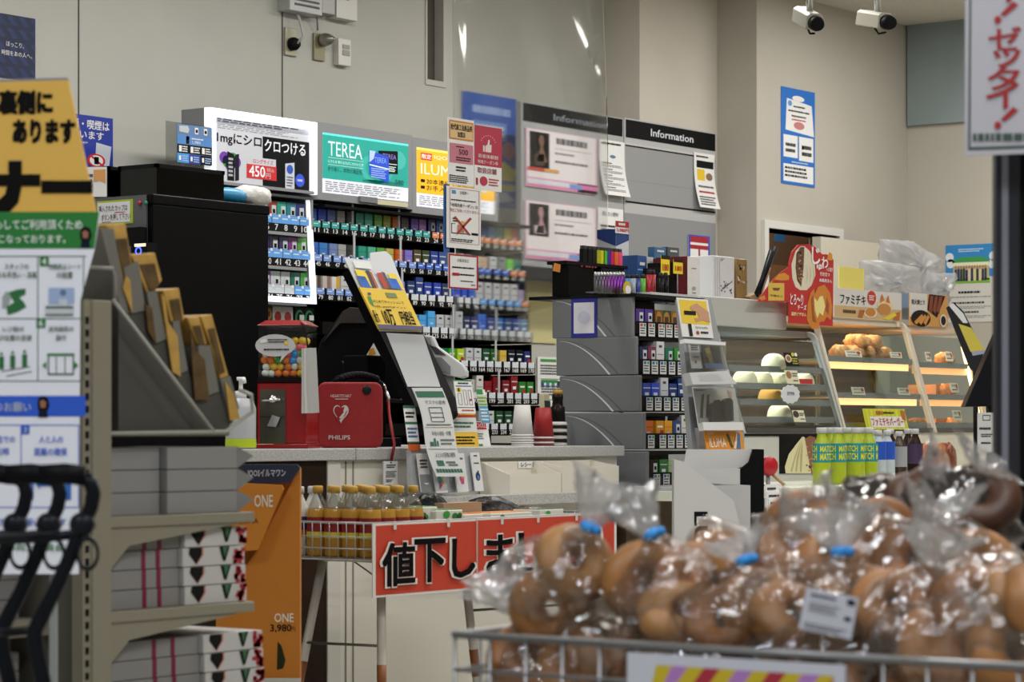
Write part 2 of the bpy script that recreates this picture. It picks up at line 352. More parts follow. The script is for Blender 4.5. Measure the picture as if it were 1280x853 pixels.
ROWS = [  # (pixel, number, pack colour, colour word, style, tag colour, tall)
 [(395.6, 11, '2f5bb0', 'blue', 0, TEAL), (407.5, 12, '2747c4', 'bright blue', 0, TEAL), (419, 13, '5068b0', 'slate blue', 0, TEAL), (431, 14, '9c9a98', 'grey', 0, TEAL), (442.5, 15, '3a3d40', 'charcoal', 0, TEAL),
  (454.5, 16, '12907a', 'green', 0, TEAL), (465.5, 17, '35a58c', 'mint green', 0, TEAL), (477.5, 18, '5fa52f', 'leaf green', 0, TEAL), (488.5, 19, '8a9420', 'olive', 0, TEAL), (500, 20, 'd8743a', 'orange', 0, TEAL), (511, 21, '3a3a44', 'black', 0, TEAL),
  (523, 22, '6f4fb8', 'purple', 0, TEAL), (533, 23, '9a68b8', 'lilac', 0, TEAL), (544.5, 24, '28287a', 'indigo', 1, CORA), (554.5, 25, '3050a0', 'navy', 1, CORA), (565, 26, '2a5f9c', 'blue', 0, CORA), (576, 27, '2a7a50', 'green', 0, CORA), (588, 28, '7a3040', 'maroon', 0, CORA),
  (600.5, 29, '2a7a78', 'dark teal', 0, CORA), (609.5, 30, '3a68c8', 'royal blue', 0, CORA), (619.5, 31, '4a98e0', 'sky blue', 0, CORA), (629, 32, '2a8a78', 'sea green', 0, CORA), (639, 33, 'ddd020', 'yellow', 0, CORA), (647.5, 34, 'e07858', 'salmon', 0, CORA)],
 [(397.5, 45, '3a62b8', 'blue', 0, PERI), (409, 46, '2f78c0', 'mid blue', 0, PERI), (421.5, 47, '6a80b8', 'greyish blue', 0, PERI), (432.5, 48, 'a0a0a0', 'grey', 0, PERI), (443.5, 49, '3c3f42', 'charcoal', 0, PERI), (457.5, 50, '14907a', 'green', 0, PERI), (469.5, 51, '4aa890', 'pale green', 0, PERI), (480.5, 52, '4a9a35', 'leaf green', 0, PERI),
  (492, 53, 'b0a850', 'khaki', 0, PERI), (503.5, 54, 'd8601a', 'orange', 0, PERI), (515.5, 55, '7a6cc8', 'violet', 0, PERI), (526.5, 56, '4a4010', 'black and gold', 3, CBLU), (537, 57, '2a3a18', 'black and green', 3, CBLU), (547.5, 58, '1a3a90', 'black and blue', 3, CBLU), (558, 59, '2a4a90', 'navy', 3, CBLU), (569, 60, 'a0a4a8', 'silver', 2, CBLU), (580, 61, 'c0b0a0', 'sand', 2, CBLU), (591, 62, '8090a8', 'steel', 2, CBLU),
  (602, 63, 'c8b8a0', 'beige', 0, CBLU), (610, 64, 'c8a890', 'tan', 0, CBLU), (621.5, 65, 'd0d4d4', 'white', 2, CBLU), (632, 66, '8a9090', 'grey', 2, CBLU), (642, 67, '5ac030', 'lime green', 0, CORA), (651.5, 68, '2a7060', 'dark green', 0, CORA)],
 [(400.5, 79, 'c0bcb8', 'white and brown', 5, PERI, '4a3a34'), (413, 80, 'c0b8b0', 'white and copper', 5, PERI, '8a6a5a'), (424.5, 81, 'd8d4d0', 'white and gold', 5, PERI, 'd0a030'), (436, 82, 'c8c8c8', 'white', 2, PERI), (447, 83, '808890', 'grey', 0, PERI), (458, 84, '405060', 'slate', 0, PERI), (470, 85, '304a70', 'navy', 0, PERI), (482, 86, '604070', 'plum', 0, PERI), (494, 87, '906080', 'mauve', 0, PERI), (506, 88, 'a078b8', 'lilac', 0, CWHT),
  (518.5, 89, '14306a', 'navy', 3, CWHT), (529, 90, '18387a', 'navy', 3, CWHT, '', 1), (539.5, 91, '1a3aa0', 'blue', 3, CWHT), (551.5, 92, '1c40b0', 'blue', 3, CWHT), (562, 93, '2a3a60', 'dark slate', 3, CWHT), (574, 94, '2a58d0', 'bright blue', 0, CWHT), (584.5, 95, '2a50c8', 'bright blue', 0, CWHT), (595.5, 96, '3060d0', 'bright blue', 0, CWHT),
  (604.5, 97, 'c4c6ca', 'white', 2, CLBL, '', 1), (615, 98, 'c8c8cc', 'white', 2, CLBL, '', 1), (626, 99, 'c8c8cc', 'white', 2, CLBL, '', 1), (637, 100, 'cccccf', 'white', 2, CLBL, '', 1), (647, 101, 'c8c8cc', 'white', 2, CLBL, '', 1), (656, 102, 'a898b8', 'lilac', 0, CORA)],
 [(522, 123, '4aa8e0', 'sky blue', 0, CWHT), (533, 124, '4aa0e0', 'sky blue', 0, CWHT), (544, 125, '4aa8e8', 'sky blue', 0, CWHT, '', 1), (555, 126, 'bcbfc4', 'white', 2, CWHT), (565.5, 127, 'b8bcc0', 'white', 2, CWHT), (577.5, 128, 'c0c4c4', 'white', 2, CWHT, '', 1), (588, 129, '16205a', 'navy', 3, CWHT), (598, 130, '1a2a70', 'navy', 3, CWHT), (608, 131, '2a68d8', 'bright blue', 0, CWHT, '', 1), (618.5, 132, '3a4a9a', 'indigo', 3, CWHT), (629.5, 133, '2a70c0', 'blue', 3, CWHT), (640, 134, '2a4a8a', 'navy', 3, CWHT), (650, 135, '2a4898', 'navy', 3, CWHT), (659.5, 136, '2a78a8', 'blue', 3, CWHT)],
 [(550, 159, 'e06020', 'orange', 0, CWHT), (559, 160, '127050', 'green', 4, CWHT), (569.5, 161, '30b030', 'bright green', 4, CWHT), (580.5, 162, 'b0d020', 'lime', 4, CWHT), (591.5, 163, 'c0c4c8', 'white', 2, CWHT), (602, 164, 'c4c8cc', 'white', 2, CWHT), (612.5, 165, '1a4a30', 'dark green', 3, CWHT), (622.5, 166, '2a6a28', 'green', 3, CWHT), (633.5, 167, 'd0b048', 'gold', 0, CWHT), (644, 168, '1a1e2a', 'black', 3, CWHT), (654, 169, '14161e', 'black', 3, CWHT), (664, 170, '182a70', 'navy', 4, CWHT)],
 [(593.5, 197, 'c0c0bc', 'white', 2, CWHT), (604.5, 198, 'd0d0cc', 'white', 2, CWHT, '', 1), (615, 199, '8a1a20', 'dark red', 0, CWHT), (625.5, 200, '8a1620', 'dark red', 0, CWHT, '', 1), (637, 201, '7a1a20', 'dark red', 3, CWHT), (647.5, 202, '8a1820', 'dark red', 3, CWHT, '', 1), (657.5, 203, '2a7a28', 'green and yellow', 4, CWHT), (667.5, 204, '2a7a2a', 'green and yellow', 4, CWHT)],
 [(607, 232, 'a0a4a0', 'grey', 2, CWHT), (618, 233, 'c8ccca', 'white', 2, CWHT), (629, 234, '1a4a24', 'dark green', 3, CWHT), (640, 235, '1c4a2c', 'dark green', 3, CWHT), (652, 236, '244a40', 'dark green', 3, CWHT)]]
rown = ['top', 'second', 'third', 'fourth', 'fifth', 'sixth', 'lowest']
nt = 0; extra = MB()
for r, row in enumerate(ROWS):
    pl = YP(YT(r))
    for it in row:
        px, n, col, word, st, tcol = it[:6]; x = onY(px, 400, YT(r)).x; col2[0] = it[6] if len(it) > 6 and it[6] else '808080'; tall = len(it) > 7
        h = .112 if tall else .094
        mb = MB(); pack_mesh(mb, x, YT(r) + .02, TZ[r] - .03, .048, h + (.005 if st in (1, 2, 3) else 0), .024, col, st)
        tag(mb.build('cigarette_pack'), '%s cigarette pack above tag %d in the %s row of the black rack' % (word, n, rown[r]), 'cigarette pack', 'cigarette packs on the black rack')
        if nt < 100: num_tag(RSH[r], pl, x, TZ[r] - 1, .047, .025, tcol, str(n))
        else: num_tag(RSH[r], pl, x, TZ[r] - 1, .047, .025, tcol, str(n), 'row_tag')
        nt += 1
for r, pxs in ((0, (441, 499)), (1, (443, 501)), (2, (503, 563)), (3, (567, 621)), (4, (566, 620)), (5, (624, 560))):
    for px in pxs:
        p = onY(px, 400, YT(r) + .004); mb = MB(); mb.box((p.x - .006, p.y, TZ[r] - .03), (p.x + .006, p.y + .003, TZ[r] + .115), M('b8babc', .4)); mb.build('divider_rod', T)
# ------------------------------------------------------------ white lit box on the left with packs 7 to 10
yb = 6.89; z0, z1 = onY(390, 380, yb).z, onY(386, 249, yb).z; xR = onY(396, 370, yb).x; xL = xR - 1.0
T = thing('lit_display_case', 'white framed lit cigarette display case left of the black rack', 'display case', ((xL + xR) / 2, yb + .1, z0))
wl = M('f4f6fa', .4, e=.9); gi = M('8f9294', .5)
mb = MB(); mb.prism([(xR - .016, yb, z0), (xR, yb, z0), (xR, yb + .028, z1), (xR - .013, yb + .028, z1)], (0, .02, 0), wl); mb.box((xL, yb, z0), (xR - .016, yb + .02, z0 + .022), wl); mb.build('lit_frame', T)
mb = MB(); mb.box((xL, yb + .28, z0), (xR, yb + .3, z1), gi); mb.box((xR - .01, yb + .02, z0), (xR, yb + .28, z1), gi); mb.box((xL, yb + .02, z0), (xR, yb + .28, z0 + .01), gi); mb.box((xL, yb + .02, z1), (xR, yb + .28, z1 + .01), M('3a3c3e', .5)); mb.build('case_body', T)
WB = [(275.8, [(334, 6, '2a6a50', 'green', 1, CLBL), (345.2, 7, '8a3020', 'rust red', 1, CLBL), (357, 8, '1a9a80', 'teal', 1, CLBL), (369, 9, '1a7a90', 'blue green', 1, CLBL), (380, 10, '202a70', 'navy', 1, CLBL)]),
      (318.5, [(335, 40, '5a2a80', 'purple', 1, CLBL), (347, 41, '1a1a40', 'dark navy', 1, CLBL), (359.5, 42, '2a2a60', 'navy and orange', 1, CLBL), (371, 43, '7a2080', 'magenta', 1, CLBL), (382.5, 44, '4a9a30', 'green and orange', 1, CLBL)]),
      (362.8, [(337, 74, '6a2090', 'purple', 1, 'c8ccd2'), (349, 75, 'c8ccd0', 'white with red lid', 1, 'c8ccd2'), (361.5, 76, 'c8ccd0', 'white with red lid', 1, 'c8ccd2'), (374, 77, '126a58', 'dark teal', 1, CLBL), (386, 78, '3a9a28', 'bright green', 1, CLBL)])]
for k, (ty, row) in enumerate(WB):
    y = yb + .022; pl = YP(y); z = onY(369, ty, y).z
    mb = MB(); mb.box((xL, y, z - .062), (xR - .036, yb + .28, z - .05), gi); mb.box((xL, y + .0, z - .05), (xR - .036, y + .008, z + .018), M('15161a', .5)); sh_ = mb.build('shelf', T)
    for px, n, col, word, st, tcol in row:
        x = onY(px, 300, y).x; mb = MB(); pack_mesh(mb, x, y + .02, z - .05, .054, .122, .024, col, st)
        tag(mb.build('cigarette_pack'), '%s cigarette pack above tag %d in the white lit case' % (word, n), 'cigarette pack', 'cigarette packs in the white case')
        num_tag(sh_, pl, x, z - 1, .058, .034, tcol, str(n))
# the lower black shelf beneath it
y = 6.95; xs0, xs1 = onY(318, 395, y).x, xl - .02; z = onY(360, 410, y).z
T = thing('low_rack', 'black shelf with dark packs beneath the white lit case', 'shelf rack', ((xs0 + xs1) / 2, 7.1, .3))
mb = MB(); mb.box((xs0, 7.2, .3), (xs1, 7.26, z0 - .01), rackmat); mb.build('back_panel', T); mb = MB(); mb.box((xs0, y, z - .01), (xs1, 7.2, z), rackmat); mb.box((xs0, y, .3), (xs1, 7.19, z - .06), rackmat); mb.build('shelf', T)
for px, col, word, st in ((339, '3a2a12', 'dark gold', 8), (352, 'd8d4d0', 'white', 6), (364.5, 'd8d4d2', 'white', 6), (379, '101a16', 'black', 7), (391, '101a16', 'black', 7)):
    x = onY(px, 390, y).x; mb = MB(); pack_mesh(mb, x, y + .02, z, .062, .085, .1, col, st)
    w_ = {339: 'dark gold pack leftmost on the shelf under the white case', 352: 'left of two white packs with a red dot under the white case', 364.5: 'right of two white packs with a red dot under the white case', 379: 'left black pack with green ring under the white case', 391: 'right black pack with green ring under the white case'}[px]
    tag(mb.build('cigarette_pack'), w_, 'cigarette pack', 'packs under the white case')
# ------------------------------------------------------------ lit advert boxes
yf = 6.93; pl = YP(yf)
mb = MB(); d = .15; fr = M('8d8f92', .5)
u0, v1 = pl.uv(262.5, 134); u1, v0 = pl.uv(396.5, 243.5)
T = thing('advert_lightbox', 'white rimmed lightbox reading 1mg with the price 450', 'lit sign', pl.P((u0 + u1) / 2, v0))
b = Bd(mb, pl, 0, 0, 0, 0, uv=(u0, v1, u1, v0)); mb.obox(Pl(pl.P(0, 0, -.03), pl.u, pl.v), u0, v0, u1, v1, d - .03, fr); mb.build('body', T)
mb = MB(); b = Bd(mb, pl, 0, 0, 0, 0, uv=(u0, v1, u1, v0)); wl2 = M('f6f8ff', .4, e=1.3)
for q in ((u0, v0, u0 + .034, v1), (u1 - .018, v0, u1, v1), (u0 + .034, v1 - .03, u1 - .018, v1)): mb.obox(pl, *q, .03, wl2)
mb.obox(pl, u0 + .034, v0, u1 - .018, v0 + .012, .03, fr); mb.build('lit_rim', T)
mb = MB(); p2 = Pl(pl.P(0, 0, -.027), pl.u, pl.v); b = Bd(mb, p2, 269, 143, 387, 241); mb.rt(p2, u0, v0, u1, v1, M('d8dae0', .5, e=.5), .4); e = .16
PW = M('c6c8ce', .5, e=e); RE = M('c81820', .5, e=e)
b.r(0, 0, 1, 1, PW).r(.49, .23, 1, 1, M('0c0c10', .5), 2).g(.02, .01, .9, .1, 3, seed=4).g(.02, .12, .9, .2, 3, M('8a8c92', .7), seed=5, fill=.35)
b.t('1mgにシロ', .015, .25, .475, .43, INK, 3, .03).t('クロつける', .51, .27, .95, .45, M('e6e8ee', .5, e=e), 3, .03)
b.p([(.33, .56), (.63, .56), (.63, .88), (.32, .88)], PW, 3).t('ロングサイズ', .39, .58, .6, .65, RE, 4, .01).r(.32, .67, .635, .88, RE, 4).t('450', .345, .69, .51, .85, M('f0f0f4', .5, e=e), 5, .03).t('税込', .53, .7, .61, .76, PW, 5).t('円', .52, .78, .57, .86, PW, 5)
for i in range(5): b.e(.09 + .03 * i, .62 + .05 * (i % 3), .05, .09, M(('6a2aa0', '3a9a40')[i % 2], .5, e=.15), 3)
b.p([(.12, .52), (.19, .56), (.19, .95), (.12, .95)], M('16161c', .5), 4).p([(.2, .56), (.24, .54), (.24, .93), (.2, .95)], M('20202a', .5), 4).g(.13, .6, .18, .9, 5, M('c8cad0', .5), 5)
b.p([(.73, .6), (.83, .57), (.83, .97), (.73, .99)], M('c4c8d0', .5, e=e), 3).e(.78, .68, .035, .07, M('1a4ab0', .5, e=.2), 4).g(.745, .78, .82, .95, 4, seed=3).e(.89, .83, .05, .1, M('1a48c8', .5, e=.3), 3).g(.86, .8, .92, .86, 1, PW, 4)
mb.build('poster', T)
# TEREA and ILUMA boxes
def litbox(x0, y0, x1, y1, label, fn):
    mb = MB(); u0, v1 = pl.uv(x0, y0); u1, v0 = pl.uv(x1, y1); T = thing('advert_lightbox', label, 'lit sign', pl.P((u0 + u1) / 2, v0))
    mb.obox(pl, u0, v0, u1, v1, d, fr); mb.build('body', T)
    mb = MB(); fn(Bd(mb, pl, 0, 0, 0, 0, uv=(u0 + .028, v1 - .04, u1 - .028, v0 + .03))); mb.build('poster', T); return T, u0, v0, u1, v1
def terea(b):
    TE = M('0fa294', .5, e=.34); b.r(0, 0, 1, 1, M('e4e6ee', .5, e=.4)).r(0, 0, 1, .76, TE, 2).r(0, 0, 1, .035, M('5fe0dc', .5, e=.5), 3)
    pw = M('dff4f0', .5, e=.4)
    b.e(.62, .5, .2, .25, M('35b5a8', .5, e=.3), 3).e(.64, .5, .15, .19, TE, 4).e(.88, .3, .09, .16, M('3fb8aa', .5, e=.3), 3).e(.7, .72, .25, .035, M('0a7a70', .5, e=.2), 3)
    b.t('TEREA', .06, .13, .45, .37, pw, 5).r(.06, .4, .46, .405, pw, 5).t('にひたる 新たなたばこのひととき', .06, .44, .46, .49, pw, 5).r(.06, .52, .46, .525, pw, 5)
    b.t('きり拓く、本物の満足感。', .06, .55, .46, .63, M('0c3a3a', .5), 5)
    b.p([(.64, .18), (.87, .15), (.87, .54), (.74, .56), (.64, .5)], M('12121a', .5), 5).t('TEREA', .69, .22, .85, .3, M('9a86d8', .5, e=.2), 6).r(.72, .38, .86, .39, pw, 6).g(.72, .42, .85, .52, 4, pw, 6)
    b.p([(.53, .2), (.76, .26), (.76, .72), (.53, .6)], M('1a48c8', .5, e=.4), 7).t('TEREA', .59, .3, .73, .39, M('8ab0f0', .5, e=.3), 8).p([(.53, .43), (.76, .47), (.76, .49), (.53, .45)], pw, 8).g(.55, .48, .74, .66, 5, M('9ab8f0', .5, e=.3), 8)
    b.p([(.53, .2), (.6, .2), (.58, .33), (.53, .4)], M('b8d0f8', .5, e=.3), 8)
    b.t('580', .84, .64, .94, .71, M('0c3a3a', .5), 5).g(.03, .79, .97, .97, 5, M('9a9ca4', .6), 5, 3, .35)
T, u0, v0, u1, v1 = litbox(397.2, 152.3, 515.2, 262, 'teal lit advert with two overlapping packs above the cigarette rack', terea)
mb = MB(); mb.slab(YP(yf - .01), 450.5, 245, 472, 254.5, .008, M('77797c', .4)); mb.build('card_clip', T); mb = MB(); mb.slab(YP(yf - .006), 472, 249.5, 510, 259.5, .005, M('cfc9a8', .6)); mb.build('paper_strip', T)
def iluma(b):
    YL = M('f0b414', .5, e=.42); b.r(0, 0, 1, 1, M('e4e6ee', .5, e=.45)).r(0, 0, 1, .77, YL, 2).r(0, 0, 1, .04, M('ffd860', .5, e=.6), 3)
    pw = M('f6f0dc', .5, e=.4); b.r(.05, .08, .19, .2, M('d02030', .5, e=.3), 3).t('限定', .06, .1, .18, .18, pw, 4, .02).t('IQOS', .22, .1, .42, .17, pw, 4).t('ILUMA i', .05, .26, .62, .44, pw, 4)
    b.r(.05, .53, .1, .58, INK, 4).t('20本連続で使用可能', .12, .51, .8, .6, INK, 4).r(.05, .64, .1, .69, INK, 4).t('お手入れ不要', .12, .62, .6, .71, INK, 4).g(.03, .8, .97, .97, 5, M('9a9ca4', .6), 4, 3, .35).e(.85, .4, .1, .25, M('e0d8c0', .5, e=.3), 3)
litbox(515.4, 171.5, 622.5, 277.5, 'yellow lit advert partly behind the hanging papers', iluma)
# small card of prices in an acrylic panel
pc = YP(6.923); mb = MB(); u0, v1 = pc.uv(208, 151); u1, v0 = pc.uv(264, 211)
T = thing('price_card', 'blue and black price card in a clear panel beside the white lightbox', 'card', pc.P((u0 + u1) / 2, v0, 0))
mb.obox(pc, u0, v0, u1, v1, .004, ACRYL); mb.build('acrylic_panel', T)
mb = MB(); b = Bd(mb, Pl(pc.P(0, 0, .004), pc.u, pc.v), 0, 0, 0, 0, uv=(u0 + .055, v1 - .005, u1, v0 + .01), base=M('5f7fae', .5), t=.002)
b.r(0, .28, 1, .52, M('4f88c8', .5)).r(0, .52, 1, .75, M('15161a', .5)).r(0, .76, .33, 1, M('3f98e0', .5)).r(.33, .76, .66, 1, M('1a3a9a', .5)).r(.66, .76, 1, 1, M('15161a', .5)).p([(.05, .05), (.3, .03), (.34, .12), (.3, .22), (.05, .2)], M('c0c4c8', .5))
for x in (.5, .76): b.r(x, .05, x + .1, .22, PAPER).r(x + .02, .1, x + .08, .18, INK, 3)
b.r(.25, .3, .34, .5, PAPER).r(.26, .4, .33, .48, INK, 3).g(.4, .32, .75, .38, 1, PAPER, 3).t('1,980', .42, .4, .66, .49, PAPER, 3)
for i in range(3): b.r(.04 + .33 * i, .56, .12 + .33 * i, .72, PAPER, 3).g(.14 + .33 * i, .55, .32 + .33 * i, .73, 3, PAPER, 3, i).r(.04 + .33 * i, .82, .1 + .33 * i, .94, PAPER, 3).g(.13 + .33 * i, .8, .32 + .33 * i, .97, 3, M('a8c8f0', .5), 3, i + 5)
mb.build('price_sheet', T)
# ------------------------------------------------------------ notice boards at the back
yi = 7.05; pi_ = YP(yi); gp = M('97989a', .5)
def board(x0, y0, x1, zb, label):
    u0, v1 = pi_.uv(x0, y0); u1 = pi_.uv(x1, y0)[0]; v0 = zb; T = thing('notice_board', label, 'notice board', pi_.P((u0 + u1) / 2, v0)); return T, u0, v0, u1, v1
vb = pi_.uv(888, 352)[1]
T, u0, v0, u1, v1 = board(651, 126.5, 779, vb, 'grey notice board with black header and two blurred posters behind the clear curtain')
mb = MB(); mb.obox(pi_, u0, v0, u1, v1, .03, M('aaabac', .5)); mb.build('panel', T)
for f in (.4, .8): x = pi_.P(u0 + (u1 - u0) * f, 0).x; MB().box((x - .02, yi + .03, v0 + 1.1), (x + .02, YW - .001, v0 + 1.14), GREY).box((x - .02, YW - .03, v0 + 1.14), (x + .02, YW - .001, v1 + .9), GREY).build('wall_bracket', T)
mb = MB(); b = Bd(mb, pi_, 653, 128, 778, 171, base=None); b.r(0, 0, 1, 1, M('101114', .5)); b.t('Information', .3, .34, .84, .7, M('9aa0b0', .6), 2); mb.build('header', T)
T2, u0b, v0b, u1b, v1b = board(780.5, 147, 894.5, vb, 'grey panel board with black header reading Information')
mb = MB(); mb.obox(pi_, u0b, v0b, u1b, v1b, .035, M('b8b9ba', .5)); mb.build('panel', T2)
mb = MB(); b = Bd(mb, pi_, 782, 149, 894, 189.5); b.r(0, 0, 1, 1, M('0c0d10', .5)).t('Information', .27, .3, .745, .72, M('e2e6ee', .5), 2, .012); mb.build('header', T2)
mb = MB(); b = Bd(mb, pi_, 781.5, 178, 894, 267); b.r(0, 0, 1, 1, gp, 1).r(0, 0, 1, .035, M('c4c5c6', .4), 2).r(0, .035, .78, .06, M('15161a', .6), 2).r(0, .62, 1, .628, M('86878a', .5), 2).r(0, .97, 1, 1, M('0e0f12', .6), 2); mb.build('grey_sheet', T2)
mb = MB(); u0, v1 = pi_.uv(780.5, 262); mb.rt(pi_, u0, vb + .01, u1b, v1 - .015, M('8e9092', .5), 1); mb.build('lower_sheet', T2)
def sheet(pl, x0, y0, x1, y1, label, fn, name='poster', cat='poster', base=PAPER, group=None, h=.003, curl=0, edge=None):
    """a thin sheet or card fixed to a surface; curl bends its lower part out"""
    mb = MB(); q = Pl(pl.P(0, 0, h), pl.u, pl.v); b = Bd(mb, q, x0, y0, x1, y1, base=base, t=.002, edge=edge); fn(b)
    if curl:
        for v in mb.v:
            f = max(0, (b.v1 - (v - q.o).dot(q.v)) / b.H - .25); v += pl.n * curl * f * f + pl.u * curl * f * f * .5
        # finer sheet so that the bend is smooth
    return tag(mb.build(name), label, cat, group)
def strips(b, base, n=10):   # lay the base as horizontal strips so a curl bends smoothly
    for i in range(n): b.r(0, i / n, 1, (i + 1) / n, base, 0)
def notice(b, seed=1, n=10):
    strips(b, PAPER); b.g(.08, .03, .9, .09, 1, INK, seed=seed); b.e(.52, .29, .12, .03, M('5a7aa0', .5))
    for i in range(5): b.g(.08, .4 + .11 * i, .5, .43 + .11 * i, 1, INK, 3, seed + i).g(.08, .44 + .11 * i, .92, .49 + .11 * i, 2, M('8a8c90', .6), 3, seed + i + 9)
def pinkposter(ph):
    def f(b):
        b.r(0, 0, 1, 1, M('ece4e8', .6)).frame(0, 0, 1, 1, .02, .012, M('d8a8c0', .6), 2)
        b.r(.05, .05, .32, ph, M('1c1818', .6), 3)
        b.p([(.14, .55), (.2, .3), (.17, .2), (.19, .1), (.23, .1), (.25, .2), (.23, .3), (.29, .55)], M('7a5a48' if ph > .63 else 'b08a90', .6), 4).r(.12, .42, .25, ph - .04, M('4a3428' if ph > .63 else 'c8b8c0', .6), 4)
        b.g(.42, .09, .92, .22, 1, M('5a5c60', .6), 3, 9, .8).g(.4, .34, .75, .4, 1, M('8a8c90', .6), 3, 2).g(.4, .48, .9, .55, 1, M('6a6c70', .6), 3, 3).g(.4, .28, .95, .3, 1, M('b0a8ac', .6), 3, 4)
        if ph > .63: b.r(.02, ph, .45, ph + .06, M('c84030', .6), 4).r(.25, ph, .45, ph + .06, M('d8a060', .6), 5)
        b.r(.02, .83, 1, .86, M('e0a0c4', .6), 3).r(.02, .86, .62, .93, M('dcdfe8', .6), 3).r(.6, .87, .78, .95, M('7a9ad8', .6), 4).r(.02, .94, 1, .99, M('dc8ab4', .6), 3).r(.72, .84, 1, .99, M('dc7ab0', .6), 3)
    return f
P2 = Pl(pi_.P(0, 0, .003), pi_.u, pi_.v)
sheet(P2, 656.5, 159, 746.5, 244, 'upper pink bordered poster on the grey board behind the clear curtain', pinkposter(.66))
sheet(P2, 655.5, 249.5, 746, 331, 'lower pink bordered poster on the grey board behind the clear curtain', pinkposter(.6))
sheet(P2, 749.5, 173.5, 780.5, 247, 'white notice with curled foot under the black header beside the pink poster', lambda b: notice(b, 3), 'notice', 'notice', base=None, curl=.05)
sheet(P2, 747.5, 258.5, 779, 330, 'white notice behind the blue and white box, right of the lower pink poster', lambda b: (strips(b, PAPER), b.t('置いたら便利！', .18, .07, .8, .15, INK).g(.1, .3, .9, .5, 3, INK)), 'notice', 'notice', base=None)
sheet(P2, 867.5, 190, 893, 262, 'white curled notice with black and yellow print on the Information board', lambda b: (strips(b, PAPER), b.r(.12, .14, .95, .27, M('15161a', .6)).r(.14, .3, .5, .5, YEL).e(.72, .42, .16, .07, M('8a6a50', .6)).g(.1, .04, .7, .09, 1, INK).g(.14, .58, .9, .64, 1).g(.14, .68, .9, .74, 1, RED).g(.1, .78, .9, .96, 4)), 'notice', 'notice', base=None, curl=.05)
def rwb(b):
    b.r(0, 0, 1, 1, M('2a4ac0', .6)).r(.08, .03, .92, .18, M('a8182c', .6), 2).r(.08, .18, .92, .24, PAPER, 2).r(.08, .24, .92, .34, M('a8182c', .6), 2).r(.08, .34, .48, .68, PAPER, 2).r(.52, .34, .92, .68, PAPER, 2).r(.46, .34, .54, .68, M('a8182c', .6), 2).g(.2, .78, .8, .92, 2, M('90a8f0', .6), 3)
sheet(P2, 860.5, 293, 887, 347, 'small blue card with red and white bars on the grey Information board', rwb, 'card', 'card')
# yellow paper and white papers on the wall below
pw_ = YP(7.29)
def yel(b):
    for i in range(8): b.r(.1, .08 + .115 * i, .9, .083 + .115 * i, M('b8b080', .6))
sheet(YP(7.295), 655, 350, 696, 430, 'large pale yellow paper hanging below the notice boards', yel, 'paper', 'paper', base=M('e2d898', .7))
def sidepaper(c1, k):
    return lambda b: (b.r(.1, .06, .7, .14, M(c1, .6)), b.g(.1, .2, .9, .5, 4, seed=k), b.r(.1, .6, .9, .62, M('3a8a3a', .6)), [b.r(.12 + .2 * i, .66, .24 + .2 * i, .85, M(('2a4a9a', '3a7ab0', '3a8a90', '203a40')[i], .6)) for i in range(4)])
sheet(YP(7.295), 672, 446, 705, 492, 'white paper with green heading standing behind the cups', sidepaper('3a9a40', 2), 'paper', 'paper')
sheet(YP(7.2949), 673, 472, 707, 518, 'white paper with blue and green swatches standing behind the cups', sidepaper('2a8a3a', 3), 'paper', 'paper')
# ------------------------------------------------------------ posters and devices on the back wall
pw_ = YP(YW)
def navy(b):
    c = M('1d3260', .6); dk = M('131f42', .6)
    b.r(0, 0, 1, 1, dk)
    for i in range(6):
        for j in range(5):
            x, y = -.1 + .2 * i, .02 + .2 * j
            b.p([(max(0, x), y), (max(0, x) + .1, y), (min(1, max(0, x) + .2), y + .14), (max(0, x) + .1, y + .14)], c, 2)
    b.t('ほっこり、', .5, .42, .8, .5, PAPER, 3).t('時間をあの人へ。', .42, .56, .94, .64, PAPER, 3)
sheet(pw_, -30, 11, 44, 103, 'dark navy patterned poster with white writing at the upper left wall', navy, base=M('131f42', .6))
def bluep(b):
    b.r(0, 0, 1, 1, M('16309c', .6)).t('の飲酒・喫煙は', .0, .08, .93, .26, PAPER, 2, .03).t('れています', .1, .3, .83, .45, PAPER, 2, .03).t('under the age', .02, .5, .55, .55, PAPER, 2).t('by law.', .02, .58, .4, .63, PAPER, 2)
    b.g(.02, .7, .5, .76, 1, PAPER, 2).g(.02, .82, .5, .88, 1, PAPER, 2).p([(.7, .5), (.97, .55), (.93, .95), (.68, .9)], M('c8ccd8', .6), 2).e(.7, .85, .16, .13, M('d02028', .6), 3).e(.7, .85, .12, .1, PAPER, 4).p([(.6, .79), (.63, .77), (.8, .91), (.77, .93)], M('d02028', .6), 5).r(.66, .78, .74, .92, INK, 5)
sheet(pw_, 70, 139, 141, 213, 'blue poster about under age drinking and smoking on the left wall', bluep, base=M('16309c', .6))
def bluep2(b):
    b.r(0, 0, 1, 1, M('1f56b8', .6)).g(.15, .08, .9, .2, 1, M('a8c0f0', .6), 2, 1).r(.15, .24, .8, .4, M('6a98e0', .6), 2).g(.2, .26, .78, .38, 2, PAPER, 3, 4).e(.84, .48, .12, .08, M('b87080', .6), 2).p([(.55, .62), (.75, .58), (.98, .66), (.95, .75), (.6, .76)], M('d8d040', .6), 2).r(.6, .79, .95, .84, M('d8d040', .6), 2).p([(.6, .88), (.8, .86), (.95, .93), (.6, .96)], M('d8dce8', .6), 2)
sheet(pw_, 580, 113.5, 645, 262, 'big blue poster with yellow spots behind the clear curtain', bluep2, base=M('1f56b8', .6))
